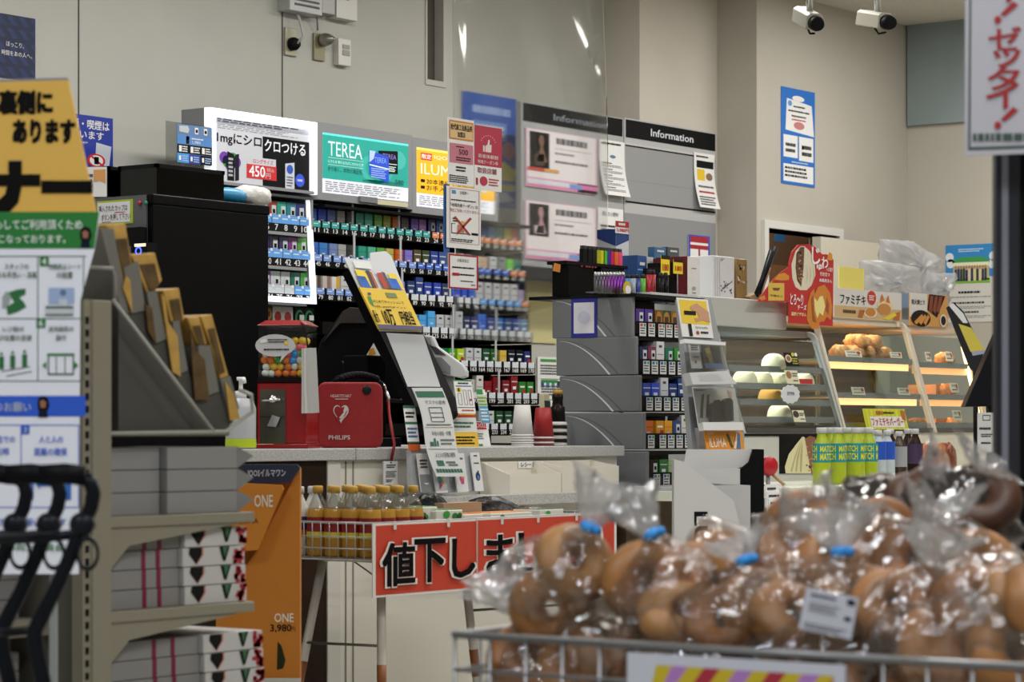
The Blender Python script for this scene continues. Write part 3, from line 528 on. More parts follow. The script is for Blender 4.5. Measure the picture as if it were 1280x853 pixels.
# sockets, buzzer units
def plate(x0, y0, x1, y1, col, label, fn=None, name='wall_socket', cat='socket', t=.012):
    mb = MB(); q = Pl(pw_.P(0, 0, t), pw_.u, pw_.v); u0, v1 = q.uv(x0, y0); u1, v0 = q.uv(x1, y1)
    T = thing(name, label, cat, q.P((u0 + u1) / 2, v0)); mb.obox(q, u0, v0, u1, v1, t, M(col, .45, .2)); mb.build('plate', T, bevel=.003)
    if fn: fn(T, q, u0, v0, u1, v1)
    return T
def sock1(T, q, u0, v0, u1, v1):
    c = q.P((u0 + u1) / 2, (v0 + v1) / 2 - .01); MB().lathe(c, [(.028, 0), (.028, .02), (.02, .035)], DARK, 14, q.n).build('black_plug', T)
    MB().tube([c + q.n * .03, c + q.n * .05 + V((.02, 0, .03)), c + q.n * .03 + V((.02, 0, .1)), c + q.n * .01 + V((-.0, 0, .17))], .006, M('b8b8b4', .5)).build('cord', T)
def sock2(T, q, u0, v0, u1, v1):
    c = q.P((u0 + u1) / 2 + .01, (v0 + v1) / 2 + .03); MB().lathe(c, [(.026, 0), (.03, .02), (.024, .045), (.006, .075)], M('9a978c', .3, .7), 14, q.n).build('metal_knob', T)
    MB().tube([c + V((-.03, -.005, .04)), c + V((-.05, -.02, .08)), c + V((-.06, -.02, .14)), c + V((-.07, -.0, .17))], .004, M('8a8a86', .5)).build('cord', T)
plate(357, 33.5, 371.5, 71, 'a8a48c', 'beige wall socket with a black plug below the wall unit', sock1)
plate(393, 40.5, 406.5, 77, '8a8468', 'brass wall plate with a pointed metal knob', sock2)
def sw(T, q, u0, v0, u1, v1):
    mb = MB()
    for a, b_ in ((.5, .72), (.74, .92)): mb.obox(Pl(q.P(0, 0, .003), q.u, q.v), u0 + (u1 - u0) * .3, v0 + (v1 - v0) * (a - .12), u0 + (u1 - u0) * .85, v0 + (v1 - v0) * (b_ - .14), .004, M('9c9c9a', .5))
    mb.build('grille', T)
plate(423.5, 47, 439, 83.5, 'cfcdc6', 'small white wall unit with grey grilles, right of the brass plate', sw, 'wall_intercom', 'wall unit', .03)
def unit(T, q, u0, v0, u1, v1):
    mb = MB()
    for i in range(9): mb.obox(Pl(q.P(0, 0, .002), q.u, q.v), u0 + .03, v0 + .025 + .02 * i, u1 - .02, v0 + .034 + .02 * i, .003, M('55585a', .6))
    mb.build('vent_slots', T)
plate(362.5, -30, 403, 20, 'b4b5b2', 'pale vented electrical unit at the top of the wall with cords below', unit, 'power_unit', 'wall unit', .07)
plate(403, -30, 419, 19, 'a8a9a6', 'narrow grey box between the vented unit and the white keyhole box', None, 'junction_box', 'wall unit', .06)
def keyb(T, q, u0, v0, u1, v1): MB().lathe(q.P((u0 + u1) / 2, v0 + .1), [(.018, 0), (.018, .004)], DARK, 12, q.n).build('key_lock', T)
plate(421, -30, 447, 27, 'cbcac4', 'white wall box with a black round lock, right of the vented unit', keyb, 'alarm_box', 'wall unit', .05)
# cream wall poster, end wall poster
def blueboard(b):
    b.r(0, 0, 1, 1, M('1f6fc8', .6)).p([(.16, .11), (.9, .15), (.97, .47), (.12, .44)], PAPER, 2).e(.5, .1, .18, .03, PAPER, 2).e(.25, .16, .06, .03, M('5a9ad8', .6), 3).g(.35, .17, .7, .2, 1, INK).g(.2, .22, .85, .25, 1, INK).g(.3, .27, .75, .3, 1, INK, 3, 8).g(.3, .31, .8, .335, 1, RED, 3, 5).e(.52, .38, .16, .04, M('c88080', .6), 3)
    b.r(.06, .49, .48, .72, PAPER, 2).r(.52, .49, .95, .74, PAPER, 2).g(.12, .56, .44, .68, 2, INK, 3, 3).r(.6, .58, .66, .62, INK, 3).g(.6, .56, .9, .7, 2, INK, 3, 4).g(.3, .755, .8, .775, 1, M('cfe0f4', .6), 3).r(.06, .79, .95, .97, PAPER, 2).g(.1, .81, .9, .93, 3, INK, 3, 6)
sheet(YP(YR), 976.5, 107.5, 1018.5, 235, 'tall blue notice with white sheets on the cream wall under the cameras', blueboard, base=M('1f6fc8', .6))
def fest(b):
    b.r(0, 0, 1, 1, M('d4d2cc', .6)).r(0, 0, 1, .42, M('2f86c8', .6), 2)
    for x, y in ((.08, .16), (.1, .24), (.92, .16), (.9, .26)): b.e(x, y, .08, .06, M('dfe8f0', .6), 3)
    b.g(.25, .05, .75, .1, 2, M('bfe0f4', .6), 3).p([(.13, .2), (.3, .16), (.7, .16), (.85, .2), (.85, .24), (.13, .24)], M('3a9a50', .6), 3).r(.14, .23, .84, .28, M('e8e4c8', .6), 4).r(.15, .28, .84, .46, M('c0b088', .6), 3).r(.12, .44, .86, .5, M('7ab03a', .6), 3)
    rn = random.Random(3)
    for i in range(12): x = .18 + .052 * i; c = M(rn.choice(['1a2a5a', '20305a', 'd8a030', 'e0c8b0', '2a3a30', 'd8d0a0']), .6); b.r(x, .3 + .03 * rn.random(), x + .045, .47, c, 4).e(x + .022, .29, .018, .022, M('a07a5a', .6), 5)
    b.g(.25, .59, .75, .64, 1, INK, 3, 5).g(.1, .66, .9, .69, 1, M('9a9a98', .6)).g(.12, .73, .8, .77, 1, INK, 3, 7).g(.1, .79, .9, .83, 2, M('9a9a98', .6)).g(.25, .85, .7, .89, 1, INK, 3, 9).g(.1, .91, .9, .95, 2, M('9a9a98', .6))
sheet(XP(X1), 1182, 307, 1247, 402, 'festival poster with a blue sky and a row of people on the end wall', fest)
# surveillance cameras
for i, (px, py, dd, lab) in enumerate(((1012, 25, 10.4, 'left of the two white surveillance cameras hanging from the ceiling'), (1097, 26, 10.6, 'right of the two white surveillance cameras hanging from the ceiling'))):
    c = at(px, py, dd); T = thing('surveillance_camera', lab, 'security camera', (c.x, c.y, CZ), 'ceiling cameras')
    ax = (RT * .22 - FW * .85 - UP * .30).normalized() if i == 0 else (RT * .38 - FW * .8 - UP * .2).normalized()
    sd = ax.cross(UP).normalized(); up = sd.cross(ax)
    MB().lathe((c.x, c.y, CZ), [(.035, 0), (.035, -.02), (.014, -.022), (.014, -(CZ - c.z) + .02)], CHROME, 12).build('ceiling_stem', T)
    mb = MB(); k = c + up * .0; pr = [k - sd * .034 - up * .028, k + sd * .034 - up * .028, k + sd * .034 + up * .026, k + sd * .02 + up * .036, k - sd * .02 + up * .036, k - sd * .034 + up * .026]
    mb.prism([p - ax * .11 for p in pr], ax * .17, M('a9a598', .5)); mb.build('housing', T, bevel=.004)
    MB().lathe(k + ax * .055, [(.03, 0), (.03, .03), (.024, .05), (.02, .05)], DARK, 14, ax).build('lens', T)
    MB().tube([k - up * .028 - ax * .02, k - up * .05 + ax * .02, k - up * .04 + ax * .07], .004, DARK, 6).build('cable', T)
# ------------------------------------------------------------ counters
TOPZ, LOWZ, YC = .9375, .786, 5.1
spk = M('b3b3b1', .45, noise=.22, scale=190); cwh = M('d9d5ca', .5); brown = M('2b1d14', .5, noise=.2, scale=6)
T = thing('sales_counter', 'long shop counter with speckled grey top and white front', 'counter', (6.3, 5.6, 0))
MB().box((4.9, YC, TOPZ - .036), (6.19, 6.05, TOPZ), spk).build('worktop', T, bevel=.003)
MB().box((6.193, YC, TOPZ - .036), (7.66, 6.05, TOPZ), spk).build('worktop', T, bevel=.003)
MB().box((6.13, YC + .02, .08), (7.64, 6.0, TOPZ - .036), cwh).build('front_panel', T)
mb = MB()
for x in (6.165, 6.2): mb.box((x - .002, YC + .017, .08), (x + .002, YC + .021, TOPZ - .04), M('8a8578', .6))
mb.build('panel_joint', T)
MB().box((6.07, YC + .01, 0), (6.13, 6.0, TOPZ - .036), M('cfccc4', .5)).build('end_post', T)
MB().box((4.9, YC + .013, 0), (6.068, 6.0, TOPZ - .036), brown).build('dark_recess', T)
T = thing('low_counter', 'lower speckled counter ledge in front of the white trays', 'counter', (8.9, 5.3, 0))
xL = onY(545, 618, 4.95).x
MB().prism([(xL, 4.95, LOWZ), (8.6, 4.95, LOWZ), (8.6, 5.9, LOWZ), (7.67, 5.9, LOWZ), (7.67, YC + .015, LOWZ), (xL, YC + .015, LOWZ)], (0, 0, -.032), spk).build('ledge', T)
MB().box((8.6, 4.72, LOWZ - .032), (11.6, 6.1, LOWZ), M('d8dccc', .35)).build('worktop', T)
MB().box((7.45, 4.72, LOWZ - .032), (8.6, 4.95, LOWZ), M('d8dccc', .35)).build('worktop', T)
MB().box((7.67, 5.1, 0), (8.6, 5.9, LOWZ - .032), M('5a4834', .55)).build('base_cabinet', T)
MB().box((8.6, 4.8, 0), (11.6, 6.05, LOWZ - .032), cwh).build('base_cabinet', T)
# ------------------------------------------------------------ coffee machine with its bins
X0m, X1m, Ym, Zm = 5.83, 6.36, 5.60, 1.71
T = thing('coffee_machine', 'tall black self service machine with grey panel and handwritten note', 'vending machine', (6.1, 5.8, TOPZ))
bk = M('050507', .45); mb = MB().box((X0m, Ym, TOPZ), (X1m, 6.02, Zm - .03), bk); mb.box((X0m - .004, Ym - .004, Zm - .03), (X1m + .002, 6.02, Zm), M('0a0a0d', .4)); mb.build('body', T, bevel=.004)
xp = XP(X0m - .006); mb = MB(); mb.slab(xp, 118, 248, 183, 420, .006, M('66686c', .4, .4)); mb.build('grey_panel', T)
xq = XP(X0m - .008); mb = MB(); b = Bd(mb, xq, 121, 252, 166, 279, base=M('a8b830', .6), t=.002); b.r(.03, .08, .93, .93, M('dcdce0', .7)).t('挿入されたカップは', .06, .2, .86, .46, INK).t('ボタンを押して下さい', .14, .56, .94, .84, INK).r(.5, .5, .8, .53, RED, 3).r(.15, .88, .4, .91, RED, 3); mb.build('handwritten_note', T)
mb = MB(); mb.slab(XP(X0m - .03), 155, 285, 177, 306, .024, DARK); mb.slab(XP(X0m - .05), 164, 304, 184, 322, .044, DARK); mb.build('cup_slot', T)
mb = MB(); c = XP(X0m - .051).px(173, 314); mb.torus(c, .011, .002, M('3a5aff', .4, e=3), Matrix.Rotation(math.pi / 2, 3, 'Y')); q = XP(X0m - .051); mb.slab(q, 168, 305, 182, 308, .002, M('ffe0c0', .4, e=1)); mb.build('blue_button', T)
for px, py, col in ((175, 254, 'b02030'), (183, 254, '1a7a60')): mb = MB(); MB().lathe(xq.px(px, py), [(.007, 0), (.007, .004)], M(col, .5), 10, xq.n).build('round_sticker', T)
def bin_(x0, x1, y0, y1, h, label, inside=None):
    T = thing('storage_bin', label, 'bin', ((x0 + x1) / 2, (y0 + y1) / 2, Zm)); t = .004; sm = SMOKE
    MB().box((x0, y0, Zm), (x1, y1, Zm + t), M('1c2022', .3)).build('base', T)
    mb = MB(); mb.box((x0, y0, Zm + t), (x1, y0 + t, Zm + h), sm); mb.box((x0, y1 - t, Zm + t), (x1, y1, Zm + h), sm); mb.box((x0, y0 + t, Zm + t), (x0 + t, y1 - t, Zm + h), sm); mb.box((x1 - t, y0 + t, Zm + t), (x1, y1 - t, Zm + h), sm); mb.build('walls', T)
    mb = MB(); 
    for a in ((x0, y0, x1, y0 + .008), (x0, y1 - .008, x1, y1), (x0, y0, x0 + .008, y1), (x1 - .008, y0, x1, y1)): mb.box((a[0] - .002, a[1] - .002, Zm + h), (a[2] + .002, a[3] + .002, Zm + h + .012), M('17191b', .35))
    mb.build('rim', T)
    if inside: mb = MB().box((x0 + .02, y0 + .02, Zm + t), (x1 - .02, y1 - .02, Zm + h * .6), inside); mb.build('stack_inside', T)
def Xat(px, Y): return onY(px, 230, Y).x
bin_(Xat(190, 5.64), Xat(274, 5.64), 5.62, 5.78, .085, 'long smoked plastic bin in front on the black machine', M('2a3234', .5))
bin_(5.84, 6.0, 5.80, 5.885, .085, 'smoked plastic bin in the middle of the machine top', M('303234', .5)); bin_(5.84, 6.0, 5.90, 5.985, .085, 'smoked plastic bin at the back edge of the machine top', M('4a4d50', .5))
mb = MB(); q = CF(104, 230, 7.9, -6); b = Bd(mb, q, 100, 209, 133, 246, base=PAPER); b.p([(.52, .1), (.97, .08), (.97, .55), (.75, .45), (.52, .5)], M('e0a060', .6)).g(.3, .2, .5, .9, 4, INK); tag(mb.build('menu_card'), 'white card with an orange picture beside the smoked bins', 'card')
T = thing('wet_tissue_pack', 'blue and white soft tissue pack lying on the black machine', 'tissue pack', (Xat(300, 5.7), 5.7, Zm))
cx = Xat(297, 5.7); mb = MB(); mb.ball((cx - .05, 5.7, Zm + .03), .09, .05, .028, M('2f8fc0', .4), 8, .06, zmin=Zm); mb.build('blue_wrap', T)
mb = MB(); mb.ball((cx + .06, 5.7, Zm + .036), .085, .055, .036, M('d4d3cf', .5, bump=.5, scale=60), 10, .22, zmin=Zm); mb.build('white_tissue', T)
# hand sanitiser
p = onY(301, 552, 5.22); T = thing('sanitizer_bottle', 'white pump bottle at the left end of the counter', 'bottle', (p.x, p.y, TOPZ))
MB().lathe((p.x, p.y, TOPZ), [(.042, 0), (.045, .01), (.045, .12), (.035, .145), (.016, .15), (.016, .155)], M('b8bcc0', .35), 16).build('body', T, )
mb = MB(); mb.lathe((p.x, p.y, TOPZ + .15), [(.017, 0), (.017, .02), (.006, .022), (.006, .05), (.012, .052), (.012, .062)], PAPER, 12); mb.tube([(p.x, p.y, TOPZ + .205), (p.x - .02, p.y - .03, TOPZ + .205), (p.x - .024, p.y - .036, TOPZ + .195)], .006, PAPER); mb.build('pump', T)
MB().lathe((p.x, p.y, TOPZ), [(.0455, .004), (.0457, .03)], M('b8cc20', .5), 16, cap=False).build('green_label', T)
# ------------------------------------------------------------ gumball machine
D = 7.92; q = CF(360, 561, D, -8); s = D / F
ub, vb_ = q.uv(360, 561); base = q.P(ub, 0); base.z = TOPZ
def gp_(px, py, h=0): return q.px(px, py, h)
T = thing('gumball_machine', 'red gumball machine with clear globe box of coloured balls', 'gumball machine', base)
rd = M('8e0a0e', .28)
uL, vt = q.uv(321, 478); uR, _ = q.uv(383, 478); vB = TOPZ - 1; dep = .17
mb = MB(); mb.obox(q, uL, vB + .012, uR, vt, dep, rd); mb.build('red_base', T, bevel=.008)
mb = MB(); mb.obox(Pl(q.P(0, 0, .006), q.u, q.v), uL - .006, vB, uR + .006, vB + .014, dep + .012, rd); mb.build('foot_plate', T, bevel=.003)
a0, a1 = q.uv(325, 487); c0, c1 = q.uv(357, 555); mb = MB(); mb.rt(q, a0, c1, c0, a1, M('5d5b50', .25, .8), 4); mb.obox(Pl(q.P(0, 0, .004), q.u, q.v), a0, (a1 + c1) / 2 - .001, c0, (a1 + c1) / 2 + .001, .003, M('2a2a26', .5)); mb.build('metal_plate', T)
mb = MB(); k = gp_(343, 499, .01); mb.lathe(k, [(.012, 0), (.012, .016), (.004, .02)], CHROME, 12, q.n); mb.tube([k - q.u * .03 - q.v * .004 + q.n * .02, k + q.u * .025 - q.v * .002 + q.n * .02], .0045, CHROME); mb.build('turn_handle', T)
mb = MB(); mb.pprism(Pl(q.P(0, 0, .02), q.u, q.v), [(334, 533), (340, 519), (350, 522), (345, 534)], .02, CHROME); mb.build('coin_flap', T)
uL2, vt2 = q.uv(323, 407); uR2, vb2 = q.uv(383, 472)
mb = MB(); t = .003; gl = GLASS
mb.obox(q, uL2, vb2, uR2, vt2, t, gl); mb.obox(Pl(q.P(0, 0, -dep + .02), q.u, q.v), uL2, vb2, uR2, vt2, t, gl)
mb.prism([q.P(uR2, vb2, -t), q.P(uR2, vt2, -t), q.P(uR2, vt2, -dep + .02), q.P(uR2, vb2, -dep + .02)], -q.u * t, gl); mb.prism([q.P(uL2, vb2, -t), q.P(uL2, vt2, -t), q.P(uL2, vt2, -dep + .02), q.P(uL2, vb2, -dep + .02)], q.u * t, gl); mb.build('clear_box', T)
mb = MB(); mb.obox(Pl(q.P(0, 0, .003), q.u, q.v), uL2 - .003, vt, uR2 + .003, vb2, dep - .01, M('1a1012', .4)); mb.build('collar', T)
mb = MB(); pr = [q.P(uL2 - .006, vt2, .006), q.P(uR2 + .006, vt2, .006), q.P(uR2 + .006, vt2, -dep + .015), q.P(uL2 - .006, vt2, -dep + .015)]; c = sum(pr, V()) / 4
top = [c + (p_ - c) * .7 + V((0, 0, .016)) for p_ in pr]; mb.add(pr + top, [(3, 2, 1, 0), (4, 5, 6, 7)] + [(i, (i + 1) % 4, 4 + (i + 1) % 4, 4 + i) for i in range(4)], rd); mb.build('lid', T, bevel=.003)
pm = {}
rn = random.Random(11); cols = [('red', 'e83020'), ('orange', 'ff8424'), ('orange', 'ff8424'), ('yellow', 'ffca30'), ('yellow', 'ffca30'), ('green', '3cb84a'), ('blue', '3a9cf0'), ('white', 'f6f6f2'), ('white', 'f6f6f2'), ('pink', 'ff6a80')]
zb = q.P(0, vb2).z; nball = 0; rb = .0115
for lay in range(6):
    for j in range(6):
        for k in range(3):
            u = uL2 + .016 + (uR2 - uL2 - .032) * (j + .25 * (lay % 2)) / 5.3; dd = -.014 - (dep - .055) * k / 2
            z = vb2 + rb + .001 + lay * .0195; 
            if lay == 5 and rn.random() < .45 or lay == 4 and rn.random() < .15: continue
            w_, h_ = rn.choice(cols); o = q.P(u + rn.uniform(-.002, .002), z + rn.uniform(-.001, .001), dd - rn.random() * .003)
            if h_ not in pm: pm[h_] = MB().ball((0, 0, rb), rb, m=M(h_, .25, e=0), n=6).build('gumball')
            else: pm[h_] = pm[h_]
            gb = pm[h_] if 'label' not in pm[h_] else pm[h_].copy()
            if gb is not pm[h_]: COL.objects.link(gb)
            gb.location = (o.x, o.y, o.z - rb)
            tag(gb, w_ + ' gumball in the clear box of the gumball machine', 'gumball', 'gumballs in the machine'); gb['group'] = w_ + ' gumballs in the machine'; nball += 1
mb = MB(); qs = Pl(q.P(0, 0, .008), q.u, q.v)
pts = [(344 + 25 * math.cos(i * .3142), 432 - 14 * math.sin(i * .3142)) for i in range(20)]; pts.insert(17, (350, 453)); mb.pprism(qs, pts, .002, M('c3c4c6', .6))
b = Bd(mb, Pl(qs.P(0, 0, .0004), q.u, q.v), 320, 418, 370, 446); b.g(.3, .2, .8, .4, 2, INK).g(.2, .62, .85, .75, 1, INK).p([(.1, .25), (.25, .2), (.28, .35), (.12, .4)], M('e6e6e2', .6), 2).e(.76, .4, .05, .08, YEL, 2)
tag(mb.build('speech_bubble_sign'), 'grey speech bubble sign with handwriting on the gumball box', 'sign')
# strip of paper bags hanging at its corner
qb = Pl(q.P(0, 0, .016), q.u, q.v); mb = MB()
for i, dx in enumerate((-3, 0, 4)):
    pp = [(380 + dx, 436), (391 + dx, 435), (392 + dx * 1.2, 470), (395 + dx, 516), (381 + dx * 1.4, 517), (380 + dx, 480)]; mb.pprism(Pl(q.P(0, 0, .016 + .003 * i), q.u, q.v), pp, .002, M(('c4c4c2', 'd4d4d2', 'bfbfbd')[i], .7))
T = thing('paper_bag_bundle', 'bundle of long white paper bags hanging on the gumball machine', 'paper bags', q.px(387, 516)); mb.build('bags', T)
MB().tube([gp_(386, 440, .01), gp_(384, 420, .01), gp_(380, 406, .012), gp_(372, 402, -.02)], .0022, DARK, 6).build('black_cord', T)
# ------------------------------------------------------------ defibrillator case
D = 8.2; q = CF(440, 559, D, 5); q = Pl(V((q.o.x, q.o.y, 1)), q.u, q.v)
T = thing('defibrillator_case', 'red padded defibrillator case with white heart sign on the counter', 'defibrillator', (q.o.x, q.o.y, TOPZ))
u0, _ = q.uv(397, 520); u1, _ = q.uv(478, 520); vt = q.uv(440, 478)[1]; vb0 = TOPZ - 1
def rbox(uv0, uv1, v0, v1, h0, h1, r, m, name, n=5):
    mb = MB(); pts = []
    for cx_, cy_, a in ((uv1 - r, v1 - r, 0), (uv0 + r, v1 - r, 90), (uv0 + r, v0 + r, 180), (uv1 - r, v0 + r, 270)):
        for i in range(n + 1): an = math.radians(a + 90 * i / n); pts.append((cx_ + r * math.cos(an), cy_ + r * math.sin(an)))
    mb.prism([q.P(a, b_, h1) for a, b_ in pts], -q.n * (h1 - h0), m); return mb.build(name, T, bevel=.006)
rf = M('900d12', .6, bump=.15, scale=300)
rbox(u0, u1, vb0, vt, -.05, 0, .025, rf, 'front_shell'); rbox(u0 + .002, u1 - .001, vb0 + .001, vt - .002, -.066, -.05, .025, M('0c0c0e', .6), 'zip_band'); rbox(u0, u1 + .004, vb0, vt - .004, -.12, -.066, .025, rf, 'back_shell')
mb = MB(); b = Bd(mb, q, 397, 478, 478, 559); wm = M('d0ccca', .6)
hl = [(.5 - .0, 1)]; hp = []
for i in range(24):
    t_ = 2 * math.pi * i / 24; hp.append((.36 + .0075 * 16 * math.sin(t_) ** 3, .47 - .0098 * (13 * math.cos(t_) - 5 * math.cos(2 * t_) - 2 * math.cos(3 * t_) - math.cos(4 * t_))))
b.p(hp, wm, 4)
hin = [(.36 + (x - .36) * .88, .475 + (y - .475) * .88) for x, y in hp]
b.p([p_ for p_ in hin if p_[0] < .355 and True] + [(.36, .4), (.42, .37)], M('900d12', .6), 5)
b.p([(.29, .55), (.4, .44), (.4, .5), (.47, .42), (.41, .55), (.41, .5), (.3, .62)], M('900d12', .6), 6).p([(.33, .55), (.44, .42), (.42, .5), (.35, .56)], wm, 7)
b.t('HEARTSTART', .2, .19, .52, .235, wm, 4).r(.27, .255, .47, .265, wm, 4).t('PHILIPS', .17, .82, .5, .885, wm, 4, .02); mb.build('white_print', T)
c = q.P(u0 + (u1 - u0) * .76, vt - .024); mb = MB().lathe(c, [(.014, -.004), (.014, .004), (.009, .005)], M('2a2c2e', .3, .5), 16, q.n); mb.build('round_rivet', T)
mb = MB(); hx = (u0 + u1) / 2 + .02
for i in range(11): uu = hx - .05 + .011 * i; mb.ball(q.P(uu, vt + .012 + .012 * math.sin(math.pi * i / 10), -.06), .008, .02, .012, DARK, 6)
mb.tube([q.P(hx - .075, vt - .005, -.06), q.P(hx - .05, vt + .012, -.06), q.P(hx, vt + .024, -.06), q.P(hx + .05, vt + .012, -.06), q.P(hx + .085, vt - .008, -.06)], .009, DARK); mb.build('carry_handle', T)
mb = MB(); mb.tube([q.P(u1 - .02, vt + .004, -.062), q.P(u1 + .01, vt - .01, -.064), q.P(u1 + .016, vt - .035, -.064)], .004, CHROME, 6); mb.tube([q.P(u1 + .014, vt - .03, -.06), q.P(u1 + .022, vt - .05, -.05), q.P(u1 + .018, vt - .06, -.05)], .006, STEEL, 6); mb.build('metal_clip', T)
qt = YP(YC - .012); k = qt.px(489, 576); mb = MB(); T2 = thing('inspection_tag', 'white tag hanging on a red strap from the red case', 'tag', k - V((0, 0, .07)))
mb.tube([q.P(u1 + .02, vt - .055, -.05), q.P(u1 + .022, vt - .1, -.03), qt.px(490, 556, .01) , k], .005, M('8a1418', .6), 6); mb.build('red_strap', T2)
mb = MB(); b = Bd(mb, qt, 480, 577, 497, 606, base=PAPER); b.g(.15, .12, .85, .3, 2, INK).g(.12, .4, .9, .7, 4).g(.12, .76, .6, .9, 2, INK).e(.5, .06, .06, .03, INK); mb.build('tag_card', T2)
T3 = thing('clear_bag_roll', 'crumpled clear bag behind the gumball machine and the red case', 'plastic bag', q.px(400, 470, -.16) * 1); c = q.px(405, 476, -.17); c.z = TOPZ + .09; mb = MB(); mb.ball(c, .05, .05, .1, film('bag_clear', 'e8eaee', .5, .15, .1, 40, .8, diff=.25), 8, .3, zmin=TOPZ); T3.matrix_basis = Matrix.Translation((c.x, c.y, TOPZ)); mb.build('film', T3)
# ------------------------------------------------------------ self service till
L = 27; ql = YPat(530, 485, 5.28, L)
bz = M('0b0b0d', .5); T = thing('checkout_terminal', 'black checkout terminal with leaning grey screen on the counter', 'checkout terminal', (ql.o.x, 5.5, TOPZ))
mb = MB(); mb.pprism(ql, [(437, 336), (489, 336), (576, 512), (570, 523), (519, 508)], .035, bz); mb.build('screen_bezel', T)
mb = MB(); mb.poly([ql.px(*p_, .002) for p_ in ((550, 484), (528.5, 419), (482, 416.5), (509, 484))][::1], M('a2a5a8', .22)); mb.build('screen', T)
mb = MB(); mb.box((ql.o.x - .09, 5.42, TOPZ), (ql.o.x + .06, 5.62, TOPZ + .03), bz); mb.prism([(ql.o.x - .07, 5.46, TOPZ + .03), (ql.o.x - .07, 5.6, TOPZ + .03), (ql.o.x - .07, 5.56, TOPZ + .3), (ql.o.x - .07, 5.46, TOPZ + .3)], (.1, 0, 0), bz); mb.build('stand', T, bevel=.004)
qm = CF(450, 470, 8.95, 0); T2 = thing('staff_monitor', 'bulky black till monitor behind the red case seen from its back', 'monitor', V((qm.o.x, qm.o.y, TOPZ)))
mb = MB(); mb.pprism(qm, [(397, 478), (394, 455), (400, 428), (428, 389), (437, 384), (462, 386), (480, 420), (500, 455), (512, 490), (500, 500), (410, 490)], .14, M('0d0d0f', .5)); mb.build('housing', T2, bevel=.006)
mb = MB(); mb.pprism(Pl(qm.P(0, 0, .012), qm.u, qm.v), [(404, 428), (429, 389), (437, 385), (462, 387), (470, 404), (425, 404)], .012, M('352e29', .6)); mb.build('top_cover', T2)
mb = MB(); u0, v1 = qm.uv(425, 490); u1 = qm.uv(480, 490)[0]; mb.obox(Pl(qm.P(0, 0, -.03), qm.u, qm.v), u0, TOPZ - 1, u1, v1 + .02, .08, bz); mb.build('stand', T2)
mb = MB(); mb.pprism(Pl(qm.P(0, 0, .03), qm.u, qm.v), [(427, 452), (436, 449), (449, 462), (445, 466), (436, 463)], .02, M('6a6a6c', .3, .5)); mb.build('lever', T2)
mb = MB(); q_ = Pl(qm.P(0, 0, .025), qm.u, qm.v); mb.poly([q_.px(*p_) for p_ in ((454, 451), (476, 446), (467, 429))], PAPER); mb.poly([q_.px(*p_, .0008) for p_ in ((460, 446), (470, 443), (467, 435), (462, 437))], M('d89a20', .6)); o = mb.build('triangular_card', T2)
# clear leaflet holder with yellow leaflet
T = thing('leaflet_holder', 'clear holder with yellow leaflets above the leaning screen', 'leaflet holder', ql.px(490, 412, .02))
q1 = Pl(ql.P(0, 0, .004), ql.u, ql.v)
mb = MB(); mb.pprism(q1, [(430, 322), (463, 326), (463, 316), (482, 314), (489, 320), (527, 415), (475, 414)], .003, M('c9cccf', .35)); mb.build('back_plate', T)
mb = MB(); q2 = Pl(ql.P(0, 0, .014), ql.u, ql.v); mb.pprism(q2, [(449, 359), (506, 364), (529, 413), (474, 411)], .006, M('d8b634', .6))
q3 = Pl(ql.P(0, 0, .0145), ql.u, ql.v)
def qt_(pts, m, h=1): mb.poly([q3.px(*p_, h * LH) for p_ in pts][::-1], m)
qt_([(474, 411), (529, 413), (526, 408), (471, 405.5)], M('4a4668', .6)); pe = lambda x0, y0, x1, y1, t, bold=.03: mb.tx(q3, t, q3.uv(x0, y0)[0], q3.uv(x1, y1)[1], q3.uv(x1, y1)[0], q3.uv(x0, y0)[1], INK, 3, bold)
qt_([(459, 366), (463, 366.3), (464, 369), (460, 369)], M('3a3a5a', .6), 2); qt_([(481, 366), (494, 367), (497, 373), (484, 372)], M('6a7a50', .6), 2)
pe(465, 375, 505, 381, 'はじめてキャッシュレス', .01); pe(468, 382, 508, 387, '1回1,000円ポイント', .01); pe(464, 388, 476, 404, '最大', .02); pe(475, 387, 496, 407, '10万', .04); pe(497, 389, 520, 407, '円相当', .04)
qt_([(459, 371), (463, 371), (468, 384), (463, 380)], M('2a8a40', .6), 2); mb.build('yellow_leaflet', T)
mb = MB(); q3 = Pl(ql.P(0, 0, .009), ql.u, ql.v)
for pts, col in (([(443, 337), (455, 339), (470, 360), (453, 359)], 'e0c830'), ([(446, 345), (456, 346), (464, 360), (452, 359)], '2a68c8'), ([(484, 342), (494, 343), (506, 362), (493, 361)], 'e0c830'), ([(484, 348), (495, 349), (502, 362), (490, 361)], '2a68c8')): qt_(pts, M(col, .6), 2)
for pts, col in (([(456, 338), (461, 339), (470, 360), (465, 360)], '3a3436'), ([(461, 340), (464, 341), (473, 360), (470, 360)], 'b85030'), ([(470, 342), (476, 341), (487, 361), (480, 361)], 'a83a28'), ([(476, 340), (480, 341), (490, 361), (486, 361)], '4a4a4c'), ([(440, 326), (462, 328), (465, 337), (444, 335)], 'd8dcd8')): qt_(pts, M(col, .6), 3)
mb.build('leaflets', T)
